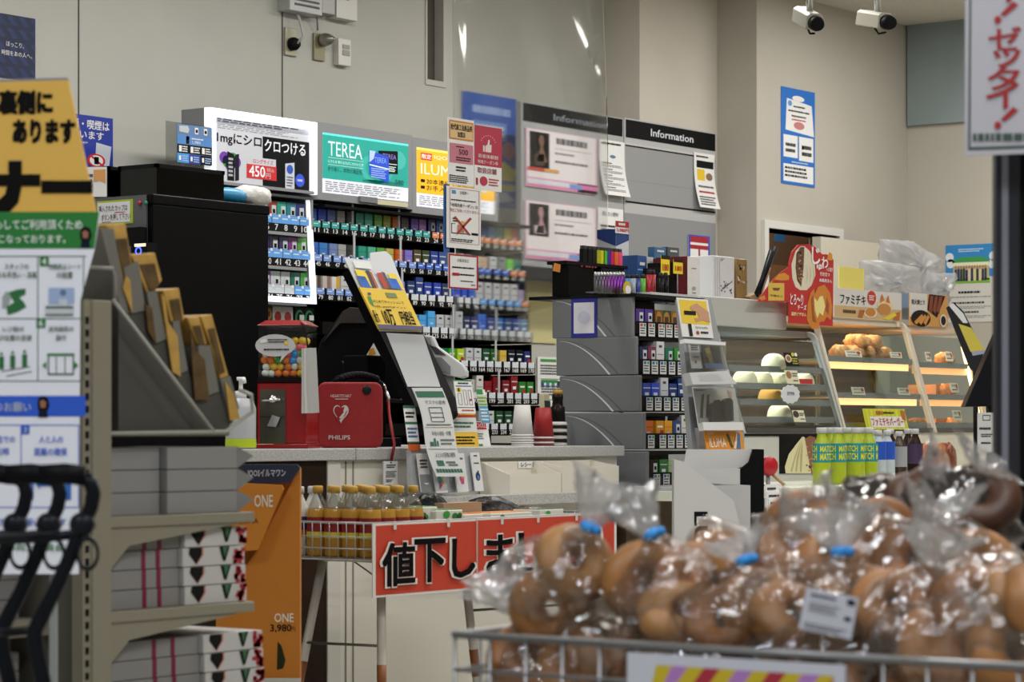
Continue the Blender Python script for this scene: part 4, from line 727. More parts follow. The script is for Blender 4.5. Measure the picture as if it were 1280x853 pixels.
# white payment terminal
q = CF(555, 460, 8.75, -4); T = thing('payment_terminal', 'white curved payment reader right of the leaning screen', 'card reader', V((q.px(560, 500).x, q.px(560, 500).y, TOPZ)))
mb = MB(); mb.pprism(q, [(529, 419), (540, 420), (546, 433), (560, 443), (578, 456), (583, 464), (583, 471), (576, 473), (560, 470), (550, 467), (536, 447)], .09, M('c9cbcc', .4)); mb.build('body', T, bevel=.004)
mb = MB(); q5 = Pl(q.P(0, 0, .004), q.u, q.v); mb.pprism(q5, [(537, 432), (545, 434), (557, 444), (545, 443)], .006, M('3a3c3e', .3)); mb.pprism(q5, [(541, 447), (552, 447), (563, 458), (563, 468), (552, 465)], .006, M('7c7f82', .4)); mb.pprism(q5, [(532, 422), (538, 422), (540, 432), (534, 430)], .006, M('9ea0a0', .5)); mb.build('display', T)
mb = MB(); u0, v1 = q.uv(546, 470); u1 = q.uv(566, 470)[0]; mb.obox(Pl(q.P(0, 0, -.02), q.u, q.v), u0, TOPZ - 1, u1, v1, .06, M('8f9294', .4)); mb.obox(Pl(q.P(0, 0, -.0), q.u, q.v), u0 - .02, TOPZ - 1, u1 + .02, TOPZ - 1 + .012, .1, M('5f6264', .4)); mb.build('stand', T)
# long laminated notice hanging off the screen
mb = MB(); qn = YPat(548, 597, 4.955, 14); b = Bd(mb, qn, 514.5, 484, 583.5, 597); 
gn = M('2a6a52', .6); A = [(514.5, 485), (552.5, 485.5)]; lft = lambda f: 514.5 + 31 * f + 3 * math.sin(f * 6.3); rgt = lambda f: 552.5 + 31.5 * f + 3 * math.sin(f * 6.3); yy = lambda f: 485 + 111 * f
def nq(a, b_, x0, x1, m, h=1): mb.poly([qn.px(lft(f) + (rgt(f) - lft(f)) * x, yy(f), h * LH) for x, f in ((x0, b_), (x1, b_), (x1, a), (x0, a))], m)
for i in range(24): nq(i / 24, (i + 1) / 24, 0, 1, M('d4d6d6', .35), 0)
for i in range(24): nq((i + 1) / 24, i / 24, 0, 1, M('d4d6d6', .35), -1)
nq(.04, .11, .05, .95, gn, 2); nq(.445, .45, .05, .95, M('a87a5a', .6), 2); nq(.69, .695, .05, .95, gn, 2)
for (f0, f1), t in (((.14, .19), 'マスクの着用'), ((.49, .54), '手指の消毒・除菌'), ((.73, .785), '人と人の距離の確保')):
    a_ = qn.uv(lft(f0) + 9, yy(f0)); c_ = qn.uv(rgt(f1) - 5, yy(f1)); mb.tx(qn, t, a_[0], c_[1], c_[0], a_[1], M('3a4a46', .6), 3)
for f in (.22, .28, .33, .38): nq(f, f + .008, .3, .7, M('4a5450', .6), 3)
nq(.22, .38, .28, .3, M('4a5450', .6), 3); nq(.22, .38, .7, .72, M('4a5450', .6), 3); nq(.41, .425, .1, .9, M('6a7470', .6), 3)
nq(.58, .6, .5, .95, M('6a7470', .6), 3); nq(.62, .64, .5, .85, M('6a7470', .6), 3); nq(.57, .66, .28, .34, gn, 3); nq(.61, .66, .15, .26, gn, 3); nq(.6, .66, .37, .42, gn, 3)
nq(.82, .88, .2, .42, gn, 3); nq(.83, .85, .5, .8, M('6a7470', .6), 3); nq(.86, .88, .55, .85, M('6a7470', .6), 3)
for i in range(9): nq(.915, .955, .08 + .095 * i, .08 + .095 * i + .07, gn, 3)
tag(mb.build('laminated_notice'), 'long curved laminated notice with green headings hanging from the screen', 'notice')
# ------------------------------------------------------------ gift card stand and its leaflets
qg = YPat(560, 610, 5.0, 9); base = qg.px(555, 613); T = thing('card_stand', 'gift card stand with leaning white cards below the long notice', 'card stand', V((base.x, base.y + .03, LOWZ)))
mb = MB(); mb.pprism(Pl(qg.P(0, 0, -.006), qg.u, qg.v), [(514, 562), (597, 562), (604, 614), (516, 616)], .02, M('a9adb0', .4)); mb.build('back_board', T)
mb = MB(); b = Bd(mb, qg, 503.5, 507, 532, 610); b.r(0, 0, .95, .45, PAPER, 1).r(0, 0, .95, .035, gn, 2).r(0, .2, .95, .23, gn, 2).g(.1, .07, .85, .16, 2, INK).g(.1, .26, .9, .4, 3, M('3a6aa0', .6)).r(0, .44, .95, .46, gn, 2).r(0, .47, .98, .55, M('cc5a22', .6), 1); mb.build('green_panel', T)
def gcard(x0, y0, x1, y1, fn, h): mb = MB(); q_ = Pl(qg.P(0, 0, h), qg.u, qg.v); b = Bd(mb, q_, x0, y0, x1, y1, base=M('dcdcdc', .4), t=.004); fn(b); mb.build('gift_card', T)
gcard(521, 567, 540, 615, lambda b: b.r(0, .55, 1, 1, M('8a8c90', .4)).e(.55, .75, .25, .06, PAPER, 2, 20, 200, 340).g(.15, .15, .9, .4, 3, INK), .012)
gcard(541, 580, 560, 616, lambda b: b.p([(.3, .35), (.75, .62), (.3, .9)], M('2a90c8', .5)).p([(.3, .35), (.55, .5), (.3, .62)], M('30a860', .5), 3).p([(.55, .5), (.75, .62), (.55, .76)], M('e8b020', .5), 3).p([(.3, .9), (.55, .76), (.45, .6)], M('d84030', .5), 3), .014)
gcard(566, 567, 586, 615, lambda b: b.p([(.3, .62), (.5, .55), (.75, .6), (.65, .8), (.45, .8)], M('c04a80', .5)).p([(.35, .6), (.6, .57), (.7, .68)], M('e0a030', .5), 3).g(.3, .1, .8, .18, 1, INK), .012)
gcard(588, 566, 605, 614, lambda b: b.r(.3, .07, .7, .1, INK).g(.2, .25, .8, .3, 1, INK).e(.5, .62, .25, .11, M('1a2a5a', .5)).e(.5, .65, .12, .06, M('4a7ac0', .5), 3).e(.56, .5, .08, .03, M('1a2a5a', .5), 3), .006)
def leaf(x0, y0, x1, y1, Y, lean, label, fn, base=PAPER):
    mb = MB(); q_ = YPat((x0 + x1) / 2, y1, Y, lean); b = Bd(mb, q_, x0, y0, x1, y1, base=base, t=.002); fn(b)
    if y1 < 540: p = q_.px((x0 + x1) / 2 + 4, y1 - 3, -.003); yb_ = 5.30 if x0 < 580 else 5.37; mb.tube([p, (p.x, yb_, p.z), (p.x, yb_, TOPZ)], .002, GREY, 6)
    return tag(mb.build('leaflet'), label, 'leaflet', 'leaflets behind the long notice')
leaf(560, 505, 599, 562, 5.24, 8, 'yellow leaflet with dark lines right of the long notice', lambda b: b.r(0, 0, 1, .2, M('e2bb2c', .6)).g(.1, .05, .8, .16, 1, INK, 3, 7, .8).r(0, .24, 1, .3, M('b83a28', .6)).r(0, .3, 1, .62, M('d8dcd8', .6)).g(.1, .38, .9, .54, 2, M('3a6a50', .6)).r(0, .64, 1, .98, M('e2b838', .6)).g(.15, .7, .9, .9, 3, INK), M('e2bb2c', .6))
leaf(567, 475, 595, 517, 5.2, 10, 'white leaflet with a green top edge below the payment reader', lambda b: b.r(0, 0, 1, .04, M('3a8a50', .6)).g(.2, .06, .8, .14, 1, INK).r(.05, .17, .95, .2, M('3a6ab0', .6)).r(.08, .24, .35, .36, YEL).r(.15, .25, .22, .35, INK, 4).frame(.1, .4, .3, .75, .02, .01, INK).frame(.42, .3, .6, .75, .02, .01, INK).frame(.7, .3, .88, .75, .02, .01, INK).e(.8, .6, .05, .04, RED).r(0, .82, 1, .84, INK).g(.2, .88, .9, .95, 1, RED))
leaf(595, 487, 613, 529, 5.3, 12, 'green and blue leaflet beside the white leaflet below the reader', lambda b: b.r(0, 0, .7, .15, M('2a8a40', .6)).r(0, .17, 1, .5, M('c8d8c0', .6)).g(0, .2, 1, .5, 3, M('8aa840', .6)).r(0, .5, 1, 1, M('3a9ac8', .6)).g(.05, .55, .95, .95, 4, PAPER))
leaf(590, 526, 614, 560, 5.33, 12, 'white leaflet with a red band next to the yellow leaflet', lambda b: b.r(0, .05, .9, .33, M('c02830', .6)).t('SCROLL', .1, .1, .85, .26, PAPER).g(.1, .45, .6, .7, 3, M('3a6a50', .6)).r(.1, .86, .45, .98, M('2a8a40', .6)))
# ------------------------------------------------------------ white trays on the ledge
def tray(x0, x1, zt, label, side=True, front=.6):
    T = thing('paper_tray', label, 'tray', ((x0 + x1) / 2, 5.04, LOWZ)); m = M('dcd8cc', .45); y0, y1 = 4.985, 5.105; t = .004; mb = MB()
    mb.box((x0, y0, LOWZ), (x1, y1, LOWZ + t), m); mb.box((x0, y1 - t, LOWZ + t), (x1, y1, zt), m); mb.box((x0, y0, LOWZ + t), (x1, y0 + t, LOWZ + (zt - LOWZ) * front), m)
    for x in (x0, x1 - t): mb.prism([(x, y0 + t, LOWZ + t), (x, y1 - t, LOWZ + t), (x, y1 - t, zt), (x, y0 + t, LOWZ + (zt - LOWZ) * front)], (t, 0, 0), m)
    mb.build('tray_body', T); return T
xa, xb = onY(636, 600, 4.99).x, onY(700, 600, 4.99).x; zt = onY(640, 577, 5.1).z
T = tray(xa, xb, zt, 'white receipt tray with a small sign on the ledge', front=.62)
mb = MB(); b = Bd(mb, YP(5.098), 648, 577, 679, 585, base=PAPER, t=.001); b.t('レシート入れ', .1, .12, .95, .85, INK, 3, .02); mb.build('tray_sign', T)
tray(xb + .004, onY(772, 600, 4.99).x, zt, 'long plain white tray right of the receipt tray', front=.82)
# ------------------------------------------------------------ cups on the counter
def cups(px, Y, h, n, col, label, prof=None, band=None):
    p = onY(px, 560, Y); T = thing('cup_stack', label, 'cups', (p.x, p.y, TOPZ)); r0, r1 = .037, .027
    for i in range(n): MB().lathe((p.x, p.y, TOPZ + .006 + i * .0085), [(r0 + .003, -.006), (r0 + .003, -.002), (r0, 0), (r0 - .002, .004)], M('d8d6d4', .5) if not band or i % 2 else M(band, .5), 20).build('cup_rim', T)
    MB().lathe((p.x, p.y, TOPZ + .006 + (n - 1) * .0085), [(r0, 0), (r1, h), (r1 - .003, h + .001), (r1 - .004, h - .004)], M(col, .5), 24).build('top_cup', T)
cups(653, 5.30, .1, 5, 'd6d4d2', 'white upside down paper cup stack on the counter'); cups(679, 5.30, .1, 4, '9a1218', 'red upside down paper cup stack on the counter', band='7a1016')
p = onY(697, 560, 5.32); T = thing('cup_stack', 'striped black cup stack with a dark bottle top beside the grey drawers', 'cups', (p.x, p.y, TOPZ))
for i in range(7): MB().lathe((p.x, p.y, TOPZ + .012 * i), [(.034, 0), (.034, .006), (.032, .007), (.032, .011)], M('1c1a1a' if i % 2 else 'cfcdca', .5), 18).build('cup_rim', T)
MB().lathe((p.x, p.y, TOPZ + .084), [(.028, 0), (.026, .05), (.02, .055), (.018, .075), (.02, .076), (.02, .095)], M('1a1614', .3), 16).build('bottle', T); MB().lathe((p.x, p.y, TOPZ + .179), [(.017, 0), (.017, .016)], M('b88a2a', .4), 14).build('gold_cap', T)
p = onY(683, 512, 5.4); T = thing('thermometer', 'cream handheld thermometer standing behind the red cups', 'thermometer', (p.x, p.y, TOPZ)); q = YPat(683, 512, 5.4, 4)
mb = MB(); mb.slab(q, 679, 492, 690, 545, .02, M('c8c0a4', .5)); mb.build('body', T, bevel=.004); mb = MB(); mb.slab(Pl(q.P(0, 0, .002), q.u, q.v), 681, 501, 688, 511, .003, M('2a3a2a', .4)); mb.build('display', T)
mb = MB(); mb.box((p.x - .02, p.y, TOPZ), (p.x + .02, p.y + .04, q.px(683, 545).z), M('8a8a86', .5)); mb.build('holder', T)
# ------------------------------------------------------------ grey tiered display of tobacco accessories
XD = 7.76; XE = 8.09; xd = XP(XD)
TIERS = [(373, 421, 690, 790), (423, 468.5, 695, 794.5), (470.5, 514.5, 699, 799), (516.5, 562, 703, 804), (564, 611, 708, 808)]
gy = M('7e8184', .35, .25); bkk = M('0d0d0e', .45)
base = xd.px(755, 611); T = thing('tiered_display', 'grey stepped display of small cigar packs with curved side panels', 'display rack', ((XD + XE) / 2, 5.3, LOWZ))
DY = []
for k, (y0, y1, x0, x1) in enumerate(TIERS):
    u0, v1 = xd.uv(x0, y0); u1, v0 = xd.uv(x1, y1); 
    if k == 4: v0 = LOWZ - 1
    mb = MB(); mb.obox(xd, u0, v0, u1, v1, .02, gy); o = mb.build('side_panel', T, bevel=.004)
    mb = MB(); cv = [(x0 + 4 + (x1 - x0) * .62 * f, y0 + 4 + (y1 - y0 - 4) * (f ** 1.9)) for f in [i / 10 for i in range(11)]]
    if k < 4:
        for w0, w1, c in ((0, 1.6, 'd4d6d8'), (7, 8.2, '62656a')):
            e_ = [(p_[0] + w0 * (1 + .6 * i / 10), p_[1]) for i, p_ in enumerate(cv)]; g_ = [(p_[0] + (w1 if w0 == 0 else w1 + .5) * (1 + .6 * i / 10), p_[1] - .3) for i, p_ in enumerate(cv)]
            for i in range(10): mb.poly([xd.px(*e_[i], LH), xd.px(*e_[i + 1], LH), xd.px(*g_[i + 1], LH), xd.px(*g_[i], LH)], M(c, .4))
        mb.build('curved_stripe', T)
    yf_ = -u1; DY.append(yf_)                      # front Y of the tier
    mb = MB(); mb.box((XD + .02, yf_ + .12, v0 + 1), (XE, -u0, v1 + 1), bkk); mb.box((XD + .02, yf_ + .005, v0 + 1 + .0), (XE, yf_ + .12, v0 + 1 + .012), bkk); mb.box((XD + .02, yf_ + .0, v0 + 1 + .012), (XE, yf_ + .006, v0 + 1 + .056), bkk)
    mb.box((XD + .02, yf_ + .02, v1 + 1 - .012), (XE, yf_ + .12, v1 + 1), bkk); mb.box((XE - .01, yf_ + .005, v0 + 1.012), (XE, yf_ + .12, v1 + .9), bkk); mb.build('black_tray', T)
# code card on the side (its square pattern is left out)
mb = MB(); b = Bd(mb, Pl(xd.P(0, 0, .003), xd.u, xd.v), 714, 373, 746, 421.5, base=M('24288c', .6), t=.002); b.r(.1, .12, .9, .9, M('dcdce4', .6)).e(.5, .5, .24, .16, M('c8cadc', .6)); tag(mb.build('blue_card'), 'blue bordered white card on the top grey side panel', 'card')
PK = [[(803.5, '4a2a80', 'purple', 1), (814.6, '4a2a88', 'purple', 1), (827, '6a4a20', 'gold and brown', 8), (836.5, '2a4a28', 'gold and green', 8), (847, '7a5a28', 'gold and brown', 8)],
      [(808, '14204a', 'dark blue', 1), (818.5, '7a2a50', 'magenta', 1), (829, 'd4d4d8', 'tall white', 2), (840, '126a58', 'teal', 1), (851, '2a8a28', 'bright green', 1)],
      [(812, '1a3aa8', 'blue', 3), (822.8, '1c44c0', 'bright blue', 3), (834, 'c8ccd4', 'tall white', 2), (844.8, '16307a', 'navy', 3), (855.7, '143a7a', 'tall navy', 3)],
      [(814, 'd0661a', 'wide orange', 0), (828.5, 'd08a1a', 'orange with green mark', 4), (839, 'e09a18', 'amber', 0), (849.5, '1a3a80', 'navy', 1), (860, 'd0d0cc', 'tall white', 2)],
      [(821, '2a2018', 'black and orange', 1), (833, '1a6a28', 'green', 3), (844, '9ab88a', 'pale green', 0)]]
rown2 = ['top', 'second', 'third', 'fourth', 'lowest']
for k, row in enumerate(PK):
    y = DY[k]; z = xd.uv(TIERS[k][3], TIERS[k][1])[1] + 1
    if k == 4: z = LOWZ
    for px, col, word, st in row:
        x = onY(px, 450, y).x; tall = .02 if 'tall' in word else 0; mb = MB(); w_ = .05
        pack_mesh(mb, x, y + .012, z + .013, w_ if word != 'wide orange' else .06, .088 + tall, .06, col, st)
        tag(mb.build('cigarillo_pack'), '%s pack in the %s tier of the grey stepped display%s' % (word, rown2[k], ', column %s' % ('one', 'two', 'three', 'four', 'five')[row.index((px, col, word, st))]), 'cigar pack', 'packs on the stepped display')
        if word == 'pale green': continue
        q = YP(y - .001); mb = MB(); c = x - .002; u0, u1 = c - .021, c + .021; v0, v1 = z - 1 + .004, z - 1 + .05
        mb.rt(q, u0, v0, u1, v1, M('d4d6d6', .6), 1); mb.rt(q, u0 + .004, v1 - .012, u0 + .02, v1 - .002, M('c04848' if k == 0 else '3a58a8', .6), 2); mb.rt(q, u1 - .016, v1 - .012, u1 - .004, v1 - .002, M('3a8a5a', .6), 2)
        for i in range(3): mb.rt(q, u0 + .004, v0 + .008 + .009 * i, u1 - .006 - .004 * (i % 2), v0 + .012 + .009 * i, M('3c3e42', .6), 2)
        mb.build('price_tag', T)
# ------------------------------------------------------------ things standing on it
UZ = xd.uv(740, 373)[1] + 1
mb = MB().box((XD - .004, DY[0] - .02, UZ), (XE + .12, 5.58, UZ + .012), M('1a1b1d', .35)); tag(mb.build('display_tray'), 'black flat tray on top of the grey stepped display', 'tray')
mb = MB().box((XD + .1, DY[0] - .16, UZ - .0), (XE + .12, DY[0] - .0205, UZ + .006), ACRYL); 
SZ = UZ + .012
def thx(px, Y): return onY(px, 350, Y).x
def item_z(px, py, Y): return onY(px, py, Y).z
xb0, xb1 = thx(699, 5.44), thx(742, 5.40)
T = thing('lighter_stand', 'black lighter stand with an orange badge on the grey display', 'display stand', ((xb0 + xb1) / 2, 5.42, SZ))
q = YP(5.40); ztop = item_z(740, 333, 5.4); mb = MB().box((xb0, 5.40, SZ), (xb1, 5.47, ztop), M('0c0c0e', .3)); mb.build('box', T)
mb = MB(); mb.box((xb0 - .02, 5.395, ztop), (xb1 + .03, 5.48, ztop + .012), DARK); b = Bd(mb, YP(5.394), 724, 331, 748, 336); b.t('180', .1, .2, .9, .85, M('c04050', .5), 2); mb.build('top_shelf', T)
mb = MB(); q = Pl(onY(698, 335, 5.39), (1, 0, 0), (0, 0, 1)); mb.prism([q.P(-.03, -.012), q.P(.01, -.016), q.P(.014, .012), q.P(-.02, .016)], (0, .004, 0), M('c87a28', .5)); mb.build('orange_badge', T)
# lighters: one body per colour
def lighter(px, py0, py1, Y, col, label, group, r=.0085, met=0):
    x = thx(px, Y); z1 = item_z(px, py0, Y); z0 = item_z(px, py1, Y); h = z1 - z0
    T = thing('lighter', label, 'lighter', (x, Y, z0), group)
    MB().lathe((x, Y, z0), [(r * .9, 0), (r, .004), (r, h * .78)], M(col, .35, met), 10).build('body', T); MB().lathe((x, Y, z0 + h * .78), [(r * .85, 0), (r * .85, h * .1), (r * .6, h * .22)], M('b0b2b4', .3, .8) if met else M('2a2a2c', .4), 8).build('metal_top', T)
names = ['first', 'second', 'third', 'fourth', 'fifth', 'sixth', 'seventh', 'eighth', 'ninth', 'tenth', 'eleventh', 'twelfth']
for i in range(10):
    c = ['3a3c40', '4a4450', '5a4a60', '5a3a64', '6a3a74', '6a2a80', '722a8c', '6a2a8a', '7a2a9a', '8a40a8'][i]
    lighter(744.5 + 3.85 * i, 340, 366.5, 5.22 + .0, c, '%s slim metallic lighter from the left in the front row' % names[i], 'slim metallic lighters', .0075, .6)
mb = MB(); xa, xb = thx(741, 5.21), thx(782, 5.21); zz = item_z(760, 366, 5.21); mb.box((xa, 5.205, SZ), (xb, 5.24, zz), M('6a6c72', .3, .2)); mb.box((xa, 5.2, SZ), (xb, 5.204, zz + .02), ACRYL); tag(mb.build('lighter_tray'), 'grey tray holding the row of slim metallic lighters', 'tray')
mb = MB(); zz2 = ztop + .012
zlt = ztop + .012
for i, (px, c, wd) in enumerate(((729, '1a1a1c', 'black'), (735, '1c1c1e', 'second black'), (740.5, '202022', 'third black'), (746, 'b0b010', 'dark yellow'), (750.5, 'd8d020', 'yellow'), (754, '50c030', 'lime green'), (758.5, '3a28a0', 'indigo'), (762.5, 'c82060', 'crimson'), (768, 'e86a30', 'orange'), (773, 'e85080', 'pink'))):
    T = thing('lighter', '%s plastic lighter on top of the black lighter stand' % wd, 'lighter', (thx(px, 5.42), 5.42, zlt), 'plastic lighters on the black stand'); x = thx(px, 5.42)
    MB().box((x - .012, 5.41, zlt), (x + .012, 5.428, zlt + .05), M(c, .3)).build('body', T); MB().box((x - .01, 5.411, zlt + .05), (x + .01, 5.427, zlt + .062), M('3a3a3c', .4, .3)).build('metal_top', T)
mb = MB().box((thx(742, 5.42) - .0, 5.395, ztop - .0), (thx(778, 5.42), 5.485, zlt - .0005), DARK); tag(mb.build('shelf_board'), 'black shelf board under the bright plastic lighters', 'shelf')
mb = MB().box((thx(742, 5.42) + .02, 5.40, SZ), (thx(778, 5.42) - .02, 5.47, ztop - .0005), M('202124', .4)); tag(mb.build('shelf_block'), 'dark block behind the slim metallic lighters', 'block')
for i, (px, c, wd) in enumerate(((784.5, '3a7ab8', 'blue'), (791, '98a2a8', 'silver'), (797, '2a3a8a', 'navy'), (803.5, '5aa830', 'green'), (811, 'a01828', 'red'), (816, 'b8303a', 'pale red'))):
    lighter(px, 343 if px < 808 else 337, 367, 5.2, c, '%s printed lighter right of the slim metallic row' % wd, 'printed lighters', .0105)
for i, px in enumerate((826, 832)): lighter(px, 341, 369, 5.16, '141416', ('left', 'right')[i] + ' black lighter below the first yellow price tag', 'black lighters', .011)
mb = MB(); xa, xb = thx(783, 5.24), thx(842, 5.24); mb.box((xa, 5.135, SZ), (xb, 5.26, item_z(800, 367, 5.24) - .001), M('c8cac8', .4)); tag(mb.build('lighter_tray'), 'white tray under the printed lighters', 'tray')
mb = MB(); q = YP(5.18); c = q.px(784, 361); mb.poly([c + V((.026 * math.cos(i * .5236), 0, .028 * math.sin(i * .5236))) for i in range(12)][::-1], M('c8b020', .5)); mb.poly([c + V((.018 * math.cos(i * .5236) + .004, -.001, .016 * math.sin(i * .5236) - .004)) for i in range(12)][::-1], PAPER); mb.prism([c + V((-.02, 0, -.03)), c + V((.03, 0, -.03)), c + V((.03, 0, -.02)), c + V((-.02, 0, -.02))], (0, .004, 0), DARK); tag(mb.build('badge_sign'), 'round yellow and white badge at the foot of the lighters', 'sign')
# boxes behind
def carton(px0, px1, py0, Y, dep, z0, col, label, fn=None, name='product_box', side=None):
    xa, xb = thx(px0, Y), thx(px1, Y); z1 = item_z(px1, py0, Y); T = thing(name, label, 'box', ((xa + xb) / 2, Y + dep / 2, z0))
    MB().box((xa, Y, z0), (xb, Y + dep, z1), M(col, .45)).build('carton', T, bevel=.0015)
    mb = MB(); b = Bd(mb, YP(Y - .0005), 0, 0, 0, 0, uv=(xa, z1 - 1, xb, z0 - 1)); fn(b) if fn else b.g(.15, .2, .85, .4, 2, PAPER)
    bx = Bd(mb, Pl((xa - .0005, Y + dep, z0), (0, -1, 0), (0, 0, 1)), 0, 0, 0, 0, uv=(0, z1 - z0, dep, 0)); 
    if side: side(bx)
    mb.build('print', T); return T
def wb(b): b.p([(0, 0), (1, 0), (1, .14), (0, .24)], M('1c3a80', .5), 1).g(.2, .55, .7, .6, 1).g(.1, .85, .6, .92, 2)
carton(770, 786, 288, 5.49, .085, SZ, 'd2d5da', 'tall white box with a blue top band behind the lighters', wb, side=lambda b: b.p([(0, 0), (1, 0), (1, .24), (0, .12)], M('1c3a80', .5), 1))
mb = MB(); q = YP(5.485); b = Bd(mb, q, 769.5, 276, 786, 293, base=PAPER, t=.002); b.r(0, 0, 1, .5, M('b01c20', .6)).g(.2, .12, .8, .36, 1, PAPER, 3, 5, .8).t('5,980円', .08, .58, .95, .9, RED, 3, .02); tag(mb.build('price_card'), 'white and red price card on top of the tall white and blue box', 'card')
carton(797, 808, 320, 5.42, .16, SZ, '27508c', 'dark blue box left of the two yellow price tags', lambda b: b.r(.0, .3, 1, .33, M('8ab0d8', .5)).g(.2, .12, .8, .25, 1, PAPER)); 
carton(809, 817, 322, 5.42, .1, SZ, 'c4c8cc', 'pale box beside the dark blue box', None)
carton(818, 832.5, 310, 5.47, .03, SZ, '3a6a92', 'steel blue box rising behind the first yellow price tag', lambda b: b.g(.2, .04, .8, .1, 1, PAPER)); carton(834.5, 849, 310, 5.47, .03, SZ, '4a5054', 'grey box rising behind the second yellow price tag', lambda b: b.g(.2, .04, .8, .1, 1, PAPER))
carton(826, 842, 336, 5.34, .1, SZ, '232026', 'black box behind the first yellow price tag')
carton(843, 856, 329, 5.3, .12, SZ, '1e1a1c', 'black box with a small emblem under the second yellow price tag', lambda b: b.e(.5, .5, .2, .07, M('8a4a3a', .5)).r(.4, .55, .6, .6, M('8a4a3a', .5), 2))
carton(855.5, 858.5, 322, 5.27, .14, SZ, '5a1420', 'narrow maroon box beside the tall white box', lambda b: None)
carton(859.5, 875, 322, 5.25, .14, SZ, 'd3d0ce', 'tall white box with tiny grey crest right of the maroon box', lambda b: b.g(.3, .25, .7, .28, 1).e(.5, .72, .14, .045, M('9a9ca0', .5)).g(.35, .8, .65, .84, 1), side=lambda b: b.r(0, 0, 1, 1, M('6a1824', .5), 1))
for px0, px1, y0, y1, lab in ((826.5, 837, 319, 344, 'yellow price tag with red figures, left one'), (842, 853.5, 324, 343, 'yellow price tag with red figures, right one')):
    mb = MB(); q = YP(5.235 if px0 < 830 else 5.262); b = Bd(mb, q, px0, y0, px1, y1, base=M('e4cc1a', .6), t=.002); b.r(0, 0, 1, .2, M('2a2418', .6)).t('180', .15, .45, .85, .8, RED, 3, .02); 
    u, v = q.uv((px0 + px1) / 2, y1); mb.tube([q.P(u, v, -.003), (q.P(u, v).x, q.o.y + .003, SZ)], .002, GREY, 6); tag(mb.build('price_tag_sign'), lab, 'price tag')
# ------------------------------------------------------------ clear accessory stand with posters
YA = 4.74; T = thing('accessory_stand', 'clear acrylic stand with smoking accessories and a hand poster', 'display stand', V((onY(890, 560, YA).x, YA + .12, LOWZ)))
qa = YPat(890, 560, YA + .03, 10)
xa, xb = onY(862, 540, YA).x, onY(929, 540, YA).x
MB().box((xa - .02, YA - .01, LOWZ), (xb + .02, YA + .3, LOWZ + .012), M('9a9da0', .4)).build('base', T)
mb = MB(); mb.pprism(Pl(qa.P(0, 0, -.03), qa.u, qa.v), [(850, 374), (889, 374), (930, 566), (866, 566)], .02, M('8e9194', .4)); u, v = qa.uv(890, 560); mb.box((xa + .14, YA + .05, LOWZ + .012), (xb - .06, YA + .07, 1.0), M('9a9da0', .4)); mb.build('back_board', T)
mb = MB(); b = Bd(mb, Pl(qa.P(0, 0, -.024), qa.u, qa.v), 846, 372, 892, 423, base=M('d8d8d4', .5), t=.003); b.r(.05, .05, .93, .66, M('d8b828', .5)).p([(.35, .22), (.6, .12), (.95, .32), (.95, .6), (.7, .55), (.5, .6), (.45, .52), (.62, .48), (.58, .36), (.4, .3)], M('b98a6c', .5), 3).r(.15, .33, .52, .43, M('1a1816', .4), 4).r(.22, .66, .32, .98, M('202022', .4), 4).t('IQOS ILUMA', .45, .72, .85, .78, INK).e(.5, .88, .05, .05, M('9a3030', .5)).g(.6, .82, .85, .92, 1, INK); mb.build('hand_poster', T)
mb = MB(); q_ = Pl(qa.P(0, 0, .05), qa.u, qa.v); mb.pprism(q_, [(856, 424), (907, 428), (907, 432), (856, 429)], .02, M('d4d6d8', .2)); mb.pprism(Pl(qa.P(0, 0, .04), qa.u, qa.v), [(858, 430), (903, 432), (912, 462), (864, 462)], .003, ACRYL); mb.build('clear_pocket', T)
mb = MB(); b = Bd(mb, Pl(qa.P(0, 0, .0), qa.u, qa.v), 861, 429, 878, 461, base=PAPER); b.g(.1, .05, .9, .3, 3, INK).e(.4, .75, .1, .06, RED).g(.2, .5, .8, .6, 1); b = Bd(mb, Pl(qa.P(0, 0, -.004), qa.u, qa.v), 877, 430, 904, 461, base=M('4a4440', .3)); b.p([(.1, .2), (.4, .1), (.5, .8), (.3, .9)], M('9a8a58', .4)).p([(.5, .1), (.9, .2), (.9, .9), (.6, .9)], M('26303a', .4)).r(.0, .8, 1, 1, M('5a7aa8', .4), 3); mb.build('leaflets', T)
mb = MB(); q_ = Pl(qa.P(0, 0, .07), qa.u, qa.v); mb.pprism(q_, [(862, 466), (909, 464), (921, 480), (866, 481)], .03, M('c4c6c8', .25)); mb.poly([q_.px(*p_, LH) for p_ in ((876, 477), (905, 476.5), (897, 468), (872, 469))], M('b0b2b4', .3)); mb.build('sloped_tray', T)
mb = MB(); q_ = Pl(qa.P(0, 0, .0), qa.u, qa.v); b = Bd(mb, q_, 866, 484, 926, 534, base=M('cfd0d0', .4)); b.g(.03, .05, .3, .1, 2, INK)
for x in (.12, .25): b.p([(x + .05, .2), (x + .11, .16), (x - .0, .78), (x - .06, .76)], M('1c1c1e', .4), 3)
b.p([(.3, .5), (.34, .42), (.38, .5), (.38, .78), (.3, .78)], M('4a4c50', .4), 3).p([(.46, .14), (.62, .04), (.78, .08), (.8, .3), (.5, .55)], M('e0dccc', .5), 3).p([(.78, .06), (.9, .1), (.86, .35)], M('caa08a', .5), 4); mb.build('accessory_card', T)
mb = MB(); q_ = Pl(qa.P(0, 0, .02), qa.u, qa.v)
for x, y0, y1, w_ in ((893, 504, 527, 6), (898.5, 500, 527, 6.5), (911, 498, 526, 11)): mb.pprism(q_, [(x - w_ / 2, y0 + 3), (x - w_ / 4, y0), (x + w_ / 4, y0), (x + w_ / 2, y0 + 3), (x + w_ / 2 + 1, y1), (x - w_ / 2 + 1, y1)], .014, M('242528', .3))
